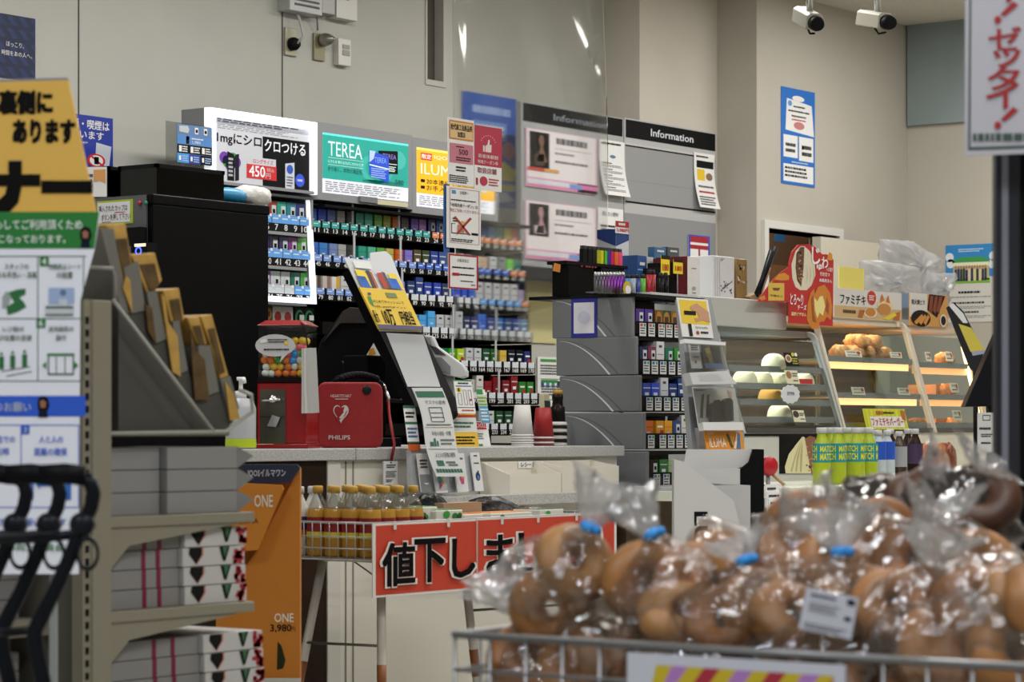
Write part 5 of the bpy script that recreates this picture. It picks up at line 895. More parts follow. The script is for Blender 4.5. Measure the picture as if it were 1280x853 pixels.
mb.build('device_sample', T)
mb = MB(); q_ = Pl(qa.P(0, 0, .06), qa.u, qa.v); mb.pprism(q_, [(878, 528), (928, 528), (930, 538), (880, 538)], .02, M('d4d5d6', .3)); mb.pprism(Pl(qa.P(0, 0, .055), qa.u, qa.v), [(868, 486), (922, 484), (929, 528), (874, 529)], .003, ACRYL); mb.build('clear_front', T)
mb = MB(); b = Bd(mb, Pl(qa.P(0, 0, .03), qa.u, qa.v), 880, 538, 931, 563, base=M('cf861e', .5)); b.t('IQOS', .06, .1, .22, .24, M('e8d8c0', .6)).t('ILUMA', .08, .4, .52, .85, M('eee4d8', .6)).p([(.56, .2), (.62, .2), (.7, .85), (.64, .85)], M('3a4a30', .5), 3).p([(.78, .95), (.86, .1), (.92, .2), (.88, .95)], M('3a6a9a', .5), 4).p([(.7, .9), (.84, .1), (.86, .3), (.76, .95)], M('e0c8a8', .5), 3); mb.build('orange_card', T)
# ------------------------------------------------------------ white open cardboard display box
q = CF(895, 600, 8.15, 0); cw = M('d6d6d6', .6); s = V((q.px(890, 853).x, q.px(890, 853).y, 0)); T = thing('cardboard_display', 'white open cardboard display box with a black right side', 'cardboard display', s)
B = lambda h: Pl(q.P(0, 0, h), q.u, q.v); zf = -1.0
def down(pl, px): u = pl.uv(px, 600)[0]; return pl.P(u, zf)
qq = B(.0); mb = MB()
mb.prism([qq.px(840, 574), qq.px(854, 577), qq.px(917, 626), qq.px(930, 676), down(qq, 930), down(qq, 840)], -qq.n * .006, cw); mb.tx(qq, 'IUL', *[f for f in (qq.uv(866, 690)[0], qq.uv(866, 690)[1], qq.uv(884.5, 641)[0], qq.uv(866, 641)[1])], INK, 2, .05, rot=-90) if False else mb.tx(qq, 'LUI', qq.uv(868, 690)[0], qq.uv(868, 690)[1], qq.uv(884, 641)[0], qq.uv(868, 641)[1], INK, 2, .06, rot=90); mb.build('left_panel', T)
qq = B(-.12); mb = MB(); mb.pprism(qq, [(853, 592), (858, 562), (941, 562), (938, 574), (930, 583), (918, 587), (858, 588)], .006, cw); mb.build('curved_flap', T)
qq = B(-.06); mb = MB(); mb.pprism(qq, [(858, 586), (925, 586), (925, 607), (880, 607)], .006, M('cfcfcf', .6)); mb.prism([qq.px(876, 604), qq.px(938, 607), down(qq, 938), down(qq, 876)], -qq.n * .006, M('c4c4c4', .6)); mb.build('inner_tray', T)
qq = B(-.09); mb = MB(); mb.prism([qq.px(941, 562), qq.px(955, 562), down(qq, 955), down(qq, 938), qq.px(938, 607), qq.px(925, 607), qq.px(925, 587), qq.px(936, 578)], -qq.n * .12, M('101012', .5)); mb.build('black_side', T)
mb = MB(); a0 = B(0); a1 = B(-.2); mb.prism([a0.px(840, 574), a1.px(840, 574), down(a1, 840), down(a0, 840)], a0.u * .006, cw); mb.prism([a1.px(840, 600), a1.px(945, 600), down(a1, 945), down(a1, 840)], -a1.n * .006, cw); mb.build('back_panel', T)
# red mallet-like bell and papers behind it
p = onY(960, 600, 4.95); T = thing('red_drum_toy', 'small red drum with a wooden stick beside the black cardboard side', 'toy', (p.x, p.y, LOWZ))
c = V((p.x, p.y, LOWZ + .042)); c = V((p.x, p.y, onY(960, 583, 4.95).z)); ax = (RT * .5 - FW * .8).normalized()
MB().lathe(c - ax * .02, [(.03, 0), (.036, .006), (.036, .034), (.03, .04)], M('b01420', .35), 16, ax).build('drum', T); MB().lathe(c - ax * .02, [(.0365, .015), (.0365, .02)], PAPER, 16, ax, cap=False).build('white_ring', T)
MB().tube([c + V((.01, 0, -.02)), c + RT * .06 - UP * .07], .006, M('b08a68', .6)).build('stick', T); mb = MB(); mb.lathe((c.x, c.y, LOWZ), [(.03, 0), (.03, .004), (.008, .006), (.008, c.z - LOWZ - .03)], GREY, 12); mb.build('stand', T)
for i in range(3):
    mb = MB(); q = YP(4.717 - .004 * i); b = Bd(mb, q, 957 + 2 * i, 606 + 9 * i, 974 + 2 * i, 634 + 9 * i, base=PAPER); b.g(.1, .1, .9, .8, 4, INK, seed=i); tag(mb.build('paper_slip'), ('upper', 'middle', 'lower')[i] + ' white slip on the counter edge beside the black cardboard side', 'paper', 'white slips on the counter edge')
# ------------------------------------------------------------ heated food cases
YF = 5.35; BZ = onY(1000, 541.5, YF).z; cc = M('b9bcb8', .4); warm = M('ffc890', .5, e=1.1)
xS0, xS1 = onY(930, 541, YF).x, onY(1056, 541, YF).x; xC1, xE1 = onY(1169, 552, YF).x, onY(1240, 560, YF).x
zS = onY(908, 408, YF + .12).z; zC = onY(1140, 402, YF + .12).z
def case(x0, x1, z0, z1, lean, name, label, shelves, tr_, frame, light=None, dep=.62, sh=warm):
    """side panels with a sloped rounded front, shelves, top, back, glass front"""
    T = thing(name, label, 'food display case', ((x0 + x1) / 2, YF + dep / 2, z0)); t = .018; H = z1 - z0; r = .05; mb = MB()
    prof = [(YF, z0)] + [(YF + lean + r - r * math.cos(a) , z1 - r + r * math.sin(a)) for a in [i * math.pi / 8 for i in range(0, 5)]] + [(YF + dep, z1), (YF + dep, z0)]
    inner = [(YF + .026, z0 + .03)] + [(YF + lean + r - (r - .022) * math.cos(a), z1 - r + (r - .022) * math.sin(a)) for a in [i * math.pi / 8 for i in range(0, 5)]] + [(YF + dep - .03, z1 - .03), (YF + dep - .03, z0 + .03)]
    for x, nm in ((x1 - t, 'right_frame'), (x0, 'left_frame')):
        m2 = MB(); n = len(prof)
        for i in range(n): j = (i + 1) % n; m2.prism([(x, *prof[i]), (x, *prof[j]), (x, *inner[j]), (x, *inner[i])], (t, 0, 0), frame)
        m2.build(nm, T)
        m2 = MB(); m2.prism([(x + t * .4, *p_) for p_ in inner], (.004, 0, 0), GLASS); m2.build('side_glass', T)
    MB().box((x0 + t, YF + lean + r, z1 - .025), (x1 - t, YF + dep, z1), frame).build('top_panel', T)
    mb = MB(); mb.box((x0 + t, YF + dep - .02, z0 + .02), (x1 - t, YF + dep, z1 - .025), M('4c4338', .5, .2))
    for i in range(int(H / .06)): mb.box((x0 + t, YF + dep - .026, z0 + .05 + .06 * i), (x1 - t, YF + dep - .02, z0 + .075 + .06 * i), M('64584a', .5, .2))
    mb.build('back_panel', T)
    MB().box((x0 + t, YF, z0), (x1 - t, YF + dep, z0 + .02), M('4a4844', .4)).build('floor_panel', T)
    for z in shelves:
        z = max(z, z0 + .032)
        y0 = YF + lean * (z - z0) / H + .03; m2 = MB(); m2.box((x0 + t, y0, z - .008), (x1 - t, YF + dep - .026, z), tr_); m2.box((x0 + t, y0 - .008, z - .012), (x1 - t, y0, z + .012), M('9ea4a8', .25, .6)); m2.build('shelf', T)
        if light and z - z0 > .06: m2 = MB(); m2.box((x0 + t + .01, y0 + .004, z - .04), (x1 - t - .01, y0 + .02, z - .0085), light); m2.build('shelf_lamp', T)
    m2 = MB(); m2.prism([(x0 + t, YF + .006, z0 + .02), (x0 + t, YF + .010, z0 + .02), (x0 + t, YF + lean + .010, z1 - .05), (x0 + t, YF + lean + .006, z1 - .05)], (x1 - x0 - 2 * t, 0, 0), GLASS); m2.build('front_glass', T)
    return T
# added fill light for the dark back room, and a note on its wall
l = bpy.data.lights.new('backroom_fill', 'POINT'); l.energy = 30; l.color = (1, .85, .7); l.shadow_soft_size = .1; o = bpy.data.objects.new('backroom_fill', l); COL.objects.link(o); o.location = (12.3, YR + .5, 2.6)
mb = MB(); mb.slab(YP(YR + .899), 968, 291, 981, 303, .003, M('2f7ac0', .6)); tag(mb.build('blue_note'), 'small blue note on the back room wall seen in the hatch', 'paper')
mb = MB(); mb.slab(YP(YR + .6), 957, 330, 1000, 420, .15, M('8a6a4c', .6)); tag(mb.build('cardboard_box'), 'brown cardboard stack in the back room behind the hatch', 'box')
# stands beneath
T = thing('case_stand', 'white and black stand below the steamer with a bun picture', 'stand', ((xS0 + xS1) / 2, YF + .2, LOWZ))
MB().box((xS0, YF, LOWZ), (xS1, YF + .62, BZ - .001), M('c4c4be', .45)).build('cabinet', T)
mb = MB(); q = YP(YF - .004); a_ = q.uv(975, 543); mb.obox(q, a_[0], LOWZ - 1 + .03, xS1, BZ - 1 - .01, .004, M('0e0e10', .4)); mb.obox(Pl(q.P(0, 0, .001), q.u, q.v), xS0, BZ - 1 - .012, xS1, BZ - 1 - .002, .003, DARK)
q2 = Pl(q.P(0, 0, .002), q.u, q.v); pts = [(981, 584), (986, 568), (995, 556), (1003, 546), (1006, 547), (1014, 592), (982, 592)]; mb.poly([q2.px(*p_) for p_ in pts][::-1], M('dcd4a8', .5))
for k in range(3): mb.poly([q2.px(x, y, LH) for x, y in ((988 + 6 * k, 590), (992 + 4 * k, 575 - 3 * k), (1001 + k, 550 + k), (993 + 5 * k, 577 - 3 * k), (990 + 6 * k, 590))][::-1], M('b8ac78', .5))
mb.poly([q2.px(*p_, LH) for p_ in ((1006, 549), (1012, 545), (1019, 547), (1024, 592), (1014, 592))][::-1], M('8a5a40', .6)); rn = random.Random(5)
for k in range(26): x, y = 1008 + rn.random() * 11, 552 + rn.random() * 38; mb.poly([q2.px(x + dx, y + dy, 2 * LH) for dx, dy in ((0, -1.2), (1.3, 0), (0, 1.2), (-1.3, 0))][::-1], M(rn.choice(['c89a78', '5a3424', 'b07a58']), .6))
mb.build('bun_picture', T)
mb = MB().box((xS1 + .004, YF + .01, LOWZ), (xE1, YF + .62, BZ - .001), M('cfc9bc', .5)); tag(mb.build('case_stand'), 'pale low stand below the two warm lit food cases', 'stand')
zs = [onY(990, y, YF + .05).z for y in (462, 483.5, 503.5, 525)]
case(xS0, xS1 - .002, BZ, zS, .12, 'bun_steamer', 'glass bun steamer with white steamed buns on trays', zs, M('8e9498', .3, .7), M('a9ada9', .4))
za = [onY(1090, y, YF + .06).z for y in (450, 495, 541)]
wm_ = M('f2c48c', .5, e=.55)
case(xS1 + .004, xC1 - .002, BZ, zC, .13, 'hot_snack_case', 'warm lit hot snack case with fried chicken on its top tray', za, M('c8b8a0', .4, .2), M('c9c3b4', .4), M('ffca88', .5, e=1.6))
zb_ = [onY(1190, y, YF + .06).z for y in (457, 497, 540)]
case(xC1 + .004, xE1, BZ, zC - .012, .13, 'hot_snack_case', 'warm lit hot snack case at the far right with a bright lamp strip', zb_, M('c8a080', .4, .2), M('c9bba8', .4), M('ffb878', .5, e=1.0))
def arealamp(x, y, z, sx, sy, p, col): 
    l = bpy.data.lights.new('case_or_fill_lamp', 'AREA'); l.shape = 'RECTANGLE'; l.size = sx; l.size_y = sy; l.energy = p; l.color = col; o = bpy.data.objects.new('case_or_fill_lamp', l); COL.objects.link(o); o.location = (x, y, z)
arealamp((xS0 + xS1) / 2, YF + .24, zS - .03, .5, .2, 2.6, (.95, 1, 1))
arealamp((xS1 + xC1) / 2, YF + .25, zC - .03, .6, .2, 2.2, (1, .72, .42)); arealamp((xC1 + xE1) / 2, YF + .25, zC - .045, .4, .2, 2.2, (1, .68, .4))
for zz in za[:2]: arealamp((xS1 + xC1) / 2, YF + .25, zz - .014, .6, .15, 2.4, (1, .7, .4))
for zz in zb_[:2]: arealamp((xC1 + xE1) / 2, YF + .25, zz - .014, .4, .15, 1.6, (1, .66, .4))
for zz in zs[:3]: arealamp((xS0 + xS1) / 2, YF + .2, zz - .012, .6, .2, 1.1, (1, .98, .9))  # lamps added between the steamer trays to brighten the buns
mb = MB(); mb.prism([(xE1 - .024, YF + .034, BZ + .03), (xE1 - .024, YF + .048, BZ + .03), (xE1 - .024, YF + .14, zC - .1), (xE1 - .024, YF + .126, zC - .1)], (-.012, 0, 0), M('ffd9a0', .5, e=4)); tag(mb.build('lamp_strip'), 'bright warm lamp strip inside the far right food case', 'lamp')
# steamer head and boxes on top
xH0 = onY(886, 378, YF).x; T = thing('steamer_head', 'pale grey head unit on top of the bun steamer', 'appliance', ((xH0 + xS1) / 2, YF + .3, zS))
hz = onY(985, 377, YF + .1).z
MB().box((xH0, YF + .13, zS + .001), (onY(986, 380, YF + .12).x, YF + .5, hz), M('b6b6b2', .45)).build('housing', T, bevel=.004)
mb = MB().box((xS0 - .10, YF + .12, LOWZ), (xS0 - .004, YF + .5, zS), M('a5a6a2', .5)); tag(mb.build('side_column'), 'grey column left of the bun steamer glass', 'column')
def pbox(px0, px1, py0, Y, col, label, fn, rnd=False):
    xa, xb = onY(px0, 370, Y).x, onY(px1, 370, Y).x; z1 = onY(px1, py0, Y).z; T = thing('product_box', label, 'box', ((xa + xb) / 2, Y + .06, hz))
    MB().box((xa, Y, hz), (xb, Y + .12, z1), M(col, .4)).build('carton', T, bevel=.003); mb = MB(); fn(Bd(mb, YP(Y - .0006), 0, 0, 0, 0, uv=(xa, z1 - 1, xb, hz - 1))); mb.build('print', T)
Yb = YF + .22
def wbx(b):
    for x in (.1, .2, .3): b.r(x, .05, x + .012, .95, M('8a8c8e', .5))
    rn = random.Random(2)
    for i in range(14): x, y = .35 + .5 * rn.random(), .55 + .3 * rn.random(); b.e(x, y, .04 * rn.random() + .01, .02, M('3a3c40', .5), 2, 7)
    b.p([(.4, .75), (.9, .55), (.9, .57), (.45, .78)], M('5a5c60', .5), 2).p([(.35, .05), (.55, .05), (.38, .13)], M('9a9ca0', .5))
pbox(891, 918, 322, Yb, 'cfd0d2', 'white box with a black floral drawing on the steamer head', wbx)
def gbx(b):
    rn = random.Random(4)
    for i in range(30): b.e(.1 + .8 * rn.random(), .08 + .8 * rn.random(), .09 * rn.random() + .03, .03, M(rn.choice(['b8b098', '6a5a34', '8a7a4a', 'c8c4b8']), .5), 2, 8)
pbox(920.5, 934, 324.5, Yb + .01, '8a7446', 'gold patterned box beside the white floral box', gbx)
# tongs in a holder
p = onY(944, 377, Yb - .02); T = thing('tongs_holder', 'black tongs standing slanted in a small wooden holder', 'tongs', (p.x, p.y, hz))
mb = MB(); q = YP(Yb - .02); mb.pprism(q, [(937, 371), (947, 366), (955, 372), (952, 378), (940, 378)], .04, M('a08a68', .6)); mb.build('holder', T)
for a_, b_ in (((945, 370), (969, 310)), ((948, 367), (964, 314))): MB().tube([q.px(*a_), q.px(*b_)], .011, M('15181c', .3)).build('tong_arm', T)
MB().tube([q.px(952, 370, -.01), q.px(964, 335, -.01)], .008, M('b8a888', .6)).build('wooden_stick', T)
# red bun sign
q = YP(YF + .08); T = thing('bun_sign', 'big red cut out sign with a meat bun and a cheese bun', 'sign', q.px(1010, 405, 0))
Rd = M('b81c1e', .5); mb = MB(); mb.pprism(q, [(947, 377), (955, 365), (965, 351), (977, 340), (986, 334), (986, 378)], .003, Rd)
mb.pprism(q, [(986, 404), (986, 330), (990, 315), (998, 306), (1010, 305.5), (1018, 308), (1028, 318), (1034, 318), (1042, 325), (1041, 408)], .004, Rd); mb.build('board', T)
def bp(pts, col, h=1, rr=.5): mb.poly([q.px(x, y, h * LH) for x, y in pts][::-1], M(col, rr))
def bel(cx, cy, rx, ry, col, h=1, n=22): bp([(cx + rx * math.cos(2 * math.pi * i / n), cy + ry * math.sin(2 * math.pi * i / n)) for i in range(n)], col, h)
mb = MB(); bp([(1000, 308), (994, 314), (989, 330), (990, 348), (994, 359), (1000, 363), (1008, 363), (1014, 357), (1019, 344), (1018, 328), (1012, 314), (1005, 308)], 'd8cfb8', 2); bp([(1000, 309), (1005, 309), (1004, 335), (1001, 359), (996, 350), (994, 335), (995, 318)], '5a3826', 3)
rn = random.Random(8)
for i in range(40): bel(996 + 7 * rn.random(), 314 + 38 * rn.random(), 1.1, 1.1, rn.choice(['a87a58', '3a2014', 'c09068', '7a4a30']), 4, 6)
for x in (1008, 1012, 1016): bp([(x, 330), (x + 1.4, 345), (x - 1, 357), (x + .4, 345)], 'b8ac8c', 3)
bel(1025, 384, 13, 27, '16100e', 2) if False else None
bp([(1008, 400), (1009, 380), (1013, 366), (1017, 361), (1018, 368), (1022, 359), (1030, 356), (1037, 366), (1040, 385), (1038, 401), (1033, 396), (1030, 402), (1024, 403), (1023, 412), (1014, 411)], 'c87a24', 3); bp([(1017, 372), (1021, 377), (1024, 371), (1028, 370), (1031, 383), (1028, 395), (1024, 391), (1021, 398), (1018, 388)], 'e6d88a', 4); bp([(1013, 374), (1016, 368), (1017, 392), (1020, 404), (1015, 402)], 'a04a1c', 4); bp([(1033, 372), (1036, 380), (1035, 394), (1031, 388)], 'a04a1c', 4)
bp([(960, 354), (965, 354), (968, 349), (973, 343), (980, 341), (986, 345), (986, 350), (978, 351), (969, 350)], 'd08a28', 2); bp([(1033, 325), (1036, 315), (1040, 318), (1040, 326)], 'd08a28', 2); bp([(948, 373), (955, 369), (957, 374), (952, 376)], 'd08a28', 2)
bp([(960, 354), (980, 354), (980, 376), (960, 376)], 'd2b24a', 2); bp([(965, 360), (975, 360), (973, 363.5), (967, 363.5)], '7a3a1a', 3); 
def sgn(t, x0, y0, x1, y1, m, bold=.03): a_, c_ = q.uv(x0, y0), q.uv(x1, y1); mb.tx(q, t, a_[0], c_[1], c_[0], a_[1], m, 6, bold)
sgn('中華まん', 962, 368, 978, 372, M('6a2a14', .5), .01); sgn('じ', 1014, 309, 1024, 331, PAPER); sgn('ゅ', 1020, 330, 1027, 338, PAPER); sgn('わ', 1026, 321, 1034, 336, PAPER); sgn('っと肉汁', 1032, 334, 1040, 340, PAPER); sgn('引き立つ', 1024, 340, 1036, 346, PAPER); sgn('本格肉まん', 1023, 348, 1039, 354, PAPER); sgn('とろ〜り', 987, 367, 1003, 382, PAPER); sgn('チーズ', 996, 381, 1007, 388, PAPER); sgn('濃厚ピザまん', 988, 390, 1007, 396, M('e8d8a0', .5)); mb.build('sign_print', T)
# cards on the snack cases
T = thing('snack_card', 'white and tan card with chicken pictures on the first snack case', 'card', V(((xS1 + xC1) / 2, YF + .17, zC)))
q = YP(YF + .165); mb = MB(); x0, x1 = onY(1043, 400, YF + .165).x, onY(1127, 400, YF + .165).x; z1 = onY(1048, 360, YF + .165).z
b = Bd(mb, q, 0, 0, 0, 0, uv=(x0, z1 - 1 - .0, x1, zC - 1 + .001), base=M('d2cfca', .5)); b.r(0, .6, 1, 1, M('c8a878', .5)).t('ファミチキ', .08, .2, .45, .54, INK, 3, .02).e(.54, .25, .065, .25, M('b8301e', .5), 3).g(.5, .15, .58, .35, 3, PAPER, 4).e(.74, .5, .12, .26, M('e0c8a0', .5), 3).e(.73, .62, .1, .2, M('c08040', .5), 4).p([(.66, .4), (.69, .08), (.73, .3)], M('c86a1e', .5), 5).p([(.75, .35), (.79, .1), (.81, .4)], M('c86a1e', .5), 5).e(.52, .78, .1, .17, M('d8d0c0', .5), 3).e(.52, .76, .075, .15, M('c07a28', .5), 4).p([(.36, .7), (.44, .7), (.4, .98), (.33, .98)], M('a85e28', .5), 3).p([(.7, .95), (.88, .7), (.92, .8), (.8, .98)], M('e0c830', .5), 5).p([(.88, .75), (.97, .65), (.96, .98), (.86, .98)], M('b0642a', .5), 4).g(.12, .72, .34, .86, 1, M('5a3a20', .5), 3, 5, .8); mb.build('card', T)
T = thing('snack_card', 'dark and orange card with grilled skewers on the second snack case', 'card', V((onY(1160, 400, YF + .17).x, YF + .17, zC - .012)))
mb = MB(); x0, x1 = onY(1137, 400, YF + .165).x, onY(1185, 400, YF + .165).x; z1 = onY(1140, 366, YF + .165).z
b = Bd(mb, q, 0, 0, 0, 0, uv=(x0, z1 - 1, x1, zC - 1.012), base=M('c8924a', .5)); b.r(0, 0, .45, .75, M('d4d2ce', .5)).t('炭火焼とり', .04, .2, .38, .36, INK, 3, .02).p([(.5, 0), (.92, .02), (.7, .72), (.45, .5)], M('2a1812', .5), 3)
for i in range(3): b.p([(.52 + .12 * i, .05), (.6 + .12 * i, .05), (.56 + .1 * i, .6), (.48 + .1 * i, .5)], M('7a3418', .5), 4)
b.e(.28, .78, .25, .26, M('241c18', .5), 4)
for i in range(3): b.p([(.1 + .12 * i, .9), (.16 + .12 * i, .98), (.34 + .08 * i, .72), (.3 + .08 * i, .64)], M('c8883a', .5), 5)
b.e(.86, .8, .09, .2, M('d8d4cc', .5), 5).e(.86, .8, .065, .15, M('2a1a14', .5), 6); mb.build('card', T)
mb = MB(); qy = YP(YF + .3); mb.slab(qy, 1049, 333, 1080, 398, .004, M('e4d870', .7)); o = tag(mb.build('paper'), 'plain yellow paper standing behind the white and tan snack card', 'paper')
mb = MB(); mb.slab(YP(YF + .25), 1124, 366, 1137, 400, .01, M('7a98c0', .5)); tag(mb.build('paper'), 'narrow blue patterned packet between the two snack cards', 'packet')
# plastic bags heaped on the case
bagm = film('thin_bag', 'f2f4f6', .8, .04, .22, 14, .6, diff=.36)
def pillow(pl, pts, depth, m, n=9, seed=1, fold=.012):
    """soft bag: closed puffed sheet with the given outline"""
    rn = random.Random(seed); P = []
    for i, p in enumerate(pts):
        a, b = p, pts[(i + 1) % len(pts)]
        for k in range(5): f = k / 5; P.append((a[0] + (b[0] - a[0]) * f + rn.uniform(-.6, .6), a[1] + (b[1] - a[1]) * f + rn.uniform(-.6, .6)))
    c = (sum(p[0] for p in P) / len(P), sum(p[1] for p in P) / len(P)); N = len(P); vs, fs = [], []; ph = [rn.random() * 6 for _ in range(4)]
    for sd in (1, -1):
        for i in range(n + 1):
            f = 1 - i / n
            for k, p in enumerate(P):
                a = 2 * math.pi * k / N; h = depth * (1 - f ** 2) ** .5 * (1 + .25 * math.sin(3 * a + ph[0])) + fold * math.sin(7 * a + ph[1] + 5 * f) * (1 - f ** 6) + .6 * fold * math.sin(12 * a + ph[2] - 8 * f) * (1 - f ** 6)
                vs.append(pl.px(c[0] + (p[0] - c[0]) * f, c[1] + (p[1] - c[1]) * f, sd * h))
        b0 = 0 if sd == 1 else (n + 1) * N
        for i in range(n):
            for k in range(N): l = (k + 1) % N; q_ = (b0 + i * N + k, b0 + i * N + l, b0 + (i + 1) * N + l, b0 + (i + 1) * N + k); fs.append(q_ if sd == -1 else q_[::-1])
    return MB().add(vs, fs, m, True)
zb0 = 401
for i, (Y, pts, dp, lab) in enumerate(((YF + .36, ((1075, 326), (1095, 325), (1125, 330), (1150, 335), (1150, 372), (1146, 399), (1090, 399), (1082, 375), (1078, 345)), .05, 'left clear plastic bag heaped on the snack case'), (YF + .55, ((1100, 299), (1120, 300), (1142, 302), (1160, 315), (1178, 325), (1174, 352), (1160, 396), (1112, 396), (1099, 328)), .06, 'tallest clear plastic bag at the back of the heap'), (YF + .44, ((1160, 340), (1175, 342), (1194, 341), (1190, 356), (1183, 372), (1186, 398), (1150, 398), (1152, 362)), .035, 'right clear plastic bag heaped on the snack case'))):
    tag(pillow(YP(Y), pts, dp, bagm, seed=30 + i).build('plastic_bag'), lab, 'plastic bag', 'clear plastic bags on the case')
# leaning dark sign and panel at the far right
T = thing('leaning_menu', 'yellow and black menu card leaning beside the far right food case', 'menu card', V((onY(1222, 600, 5.2).x, 5.2, LOWZ))); q = CF(1212, 420, 11.6, 0)
mb = MB(); mb.pprism(q, [(1183, 385), (1192, 378), (1204, 389), (1230, 440), (1222, 470), (1212, 460)], .01, M('26262a', .5)); mb.poly([q.px(*p_, LH) for p_ in ((1198, 405), (1214, 410), (1231, 438), (1213, 440))][::-1], M('b8ac40', .6)); mb.poly([q.px(*p_, LH) for p_ in ((1186, 382), (1191, 379), (1204, 392), (1210, 404), (1204, 404))][::-1], M('c8ccd0', .5)); mb.poly([q.px(*p_, 2 * LH) for p_ in ((1214, 440), (1231, 438), (1232, 442), (1216, 445))][::-1], M('8a90b0', .5)); mb.build('card', T)
p = q.px(1220, 462, -.016); MB().tube([p, (p.x + .01, p.y, LOWZ + .0005)], .012, DARK).build('pole', T)
q = CF(1225, 470, 10.9, 12); T = thing('customer_display', 'dark tilted screen panel next to the black pole', 'display panel', V((q.o.x, q.o.y, LOWZ)))
mb = MB(); mb.pprism(q, [(1206, 509), (1246, 418), (1250, 418), (1250, 508)], .05, M('17181d', .4)); mb.build('panel', T, bevel=.003); mb = MB(); mb.pprism(Pl(q.P(0, 0, -.012), q.u, q.v), [(1236, 505), (1250, 505), (1250, 599), (1236, 599)], .03, DARK); mb.build('stand', T)
q = CF(1232, 550, 10.85, 5); mb = MB(); b = Bd(mb, q, 1222, 516, 1243, 566, base=M('c4c6c8', .5)); b.frame(.3, .06, .75, .2, .03, .015, INK).g(.1, .35, .8, .45, 1, INK).g(.2, .52, .9, .62, 2, INK).g(.2, .72, .8, .8, 1, INK); o = mb.build('receipt_sheet', T); o['label'] = 'white printed sheet hanging below the screen'
# cream cabinet behind the bags
mb = MB(); p0, p1 = onY(1026, 298, 6.7), onY(1112, 298, 6.7); mb.box((p0.x, 6.70, 0), (p1.x, 6.75, onY(1040, 297.5, 6.7).z), M('cbc4b4', .6)); tag(mb.build('low_partition'), 'plain cream partition behind the plastic bags below the hatch', 'partition')
# ------------------------------------------------------------ food inside the cases
bun = M('f4efc8', .6)
protos = {}
def foodcopy(key, make, loc, name, label, cat, group, rz=0):
    if key not in protos: protos[key] = o = make(); o.location = loc
    else: o = protos[key].copy(); COL.objects.link(o); o.location = loc
    o.rotation_euler.z = rz; o.name = name; return tag(o, label, cat, group)
def mkbun(m, r=.052, h=.066):
    def f():
        mb = MB(); n = 22; k = 10; vs, fs = [], []
        for i in range(k + 1):
            t = i / k; rr = r * math.cos(t * math.pi / 2 * .98) ** .72 * (1 if i else .92); z = h * math.sin(t * math.pi / 2) 
            for j in range(n): a = 2 * math.pi * j / n; fl = 1 + .05 * math.sin(11 * a + 3 * t) * math.sin(t * math.pi); vs.append((rr * fl * math.cos(a), rr * fl * math.sin(a), z))
        for i in range(k):
            for j in range(n): l = (j + 1) % n; fs.append((i * n + j, i * n + l, (i + 1) * n + l, (i + 1) * n + j))
        fs.append(tuple(range(n - 1, -1, -1))); mb.add(vs, fs, m, True); return mb.build('steamed_bun', loc=(0, 0, 0))
    return f
ybun = YF + .14
for px, sh_, key, col, wd in ((967, 0, 'w', bun, 'white steamed bun alone on the top steamer tray'), (931, 1, 'w', bun, 'leftmost white bun on the second steamer tray'), (951, 1, 'w', bun, 'second white bun on the second steamer tray'), (971, 1, 'w', bun, 'third white bun on the second steamer tray'), (1003, 1, 'w', bun, 'rightmost white bun behind the red edge on the second steamer tray'), (963, 2, 'y', M('cf9a30', .6), 'left yellow bun on the third steamer tray'), (983, 2, 'y', None, 'right yellow bun on the third steamer tray'), (974, 3, 'w', bun, 'pale bun on the lowest steamer tray')):
    x = onY(px, 480, ybun).x; foodcopy(key, mkbun(col), (x, ybun, zs[sh_]), 'steamed_bun', wd, 'steamed bun', 'steamed buns in the steamer', px)
mb = MB(); q = YP(YF + .055); p = q.px(1008, 480); mb.box((p.x - .09, YF + .06, zs[1] + .013), (p.x + .06, YF + .066, zs[1] + .033), M('b82030', .5)); tag(mb.build('red_clip'), 'red label strip on the second steamer tray', 'label strip')
sl = lambda px, py: YF - .004 + .12 * ((onY(px, py, YF).z - BZ) / (zS - BZ))
def stag(px0, py0, px1, py1, label, fn, base='d8d6b8', Y=None, name='price_tag_sign'):
    Y = Y if Y is not None else sl(px0, (py0 + py1) / 2) - .02; mb = MB(); q = YPat((px0 + px1) / 2, (py0 + py1) / 2, Y, 14); b = Bd(mb, q, px0, py0, px1, py1, base=M(base, .6), t=.002); fn(b); tag(mb.build(name), label, 'price tag', 'price tags on the food cases')
stag(979.5, 441, 999.5, 458, 'black tag with a bun picture on the steamer glass', lambda b: b.e(.25, .45, .24, .3, M('d8c8a8', .6)).e(.25, .45, .15, .2, M('8a5a38', .6), 3).e(.65, .12, .12, .15, M('c8c838', .6)).e(.88, .12, .1, .15, PAPER).g(.5, .35, .95, .9, 3, M('b8b840', .6)), '17161a')
stag(980.5, 463, 1000, 480, 'cream tag with a brown bun on the steamer glass', lambda b: b.e(.25, .35, .2, .28, M('9a6a40', .6)).g(.5, .15, .95, .5, 2).g(.5, .7, .9, .85, 1, INK))
stag(990, 513, 1007.5, 527.5, 'cream tag with a dark bun low on the steamer glass', lambda b: b.e(.25, .35, .25, .3, M('3a2420', .6)).g(.55, .2, .95, .5, 2, INK).g(.55, .7, .95, .85, 1))
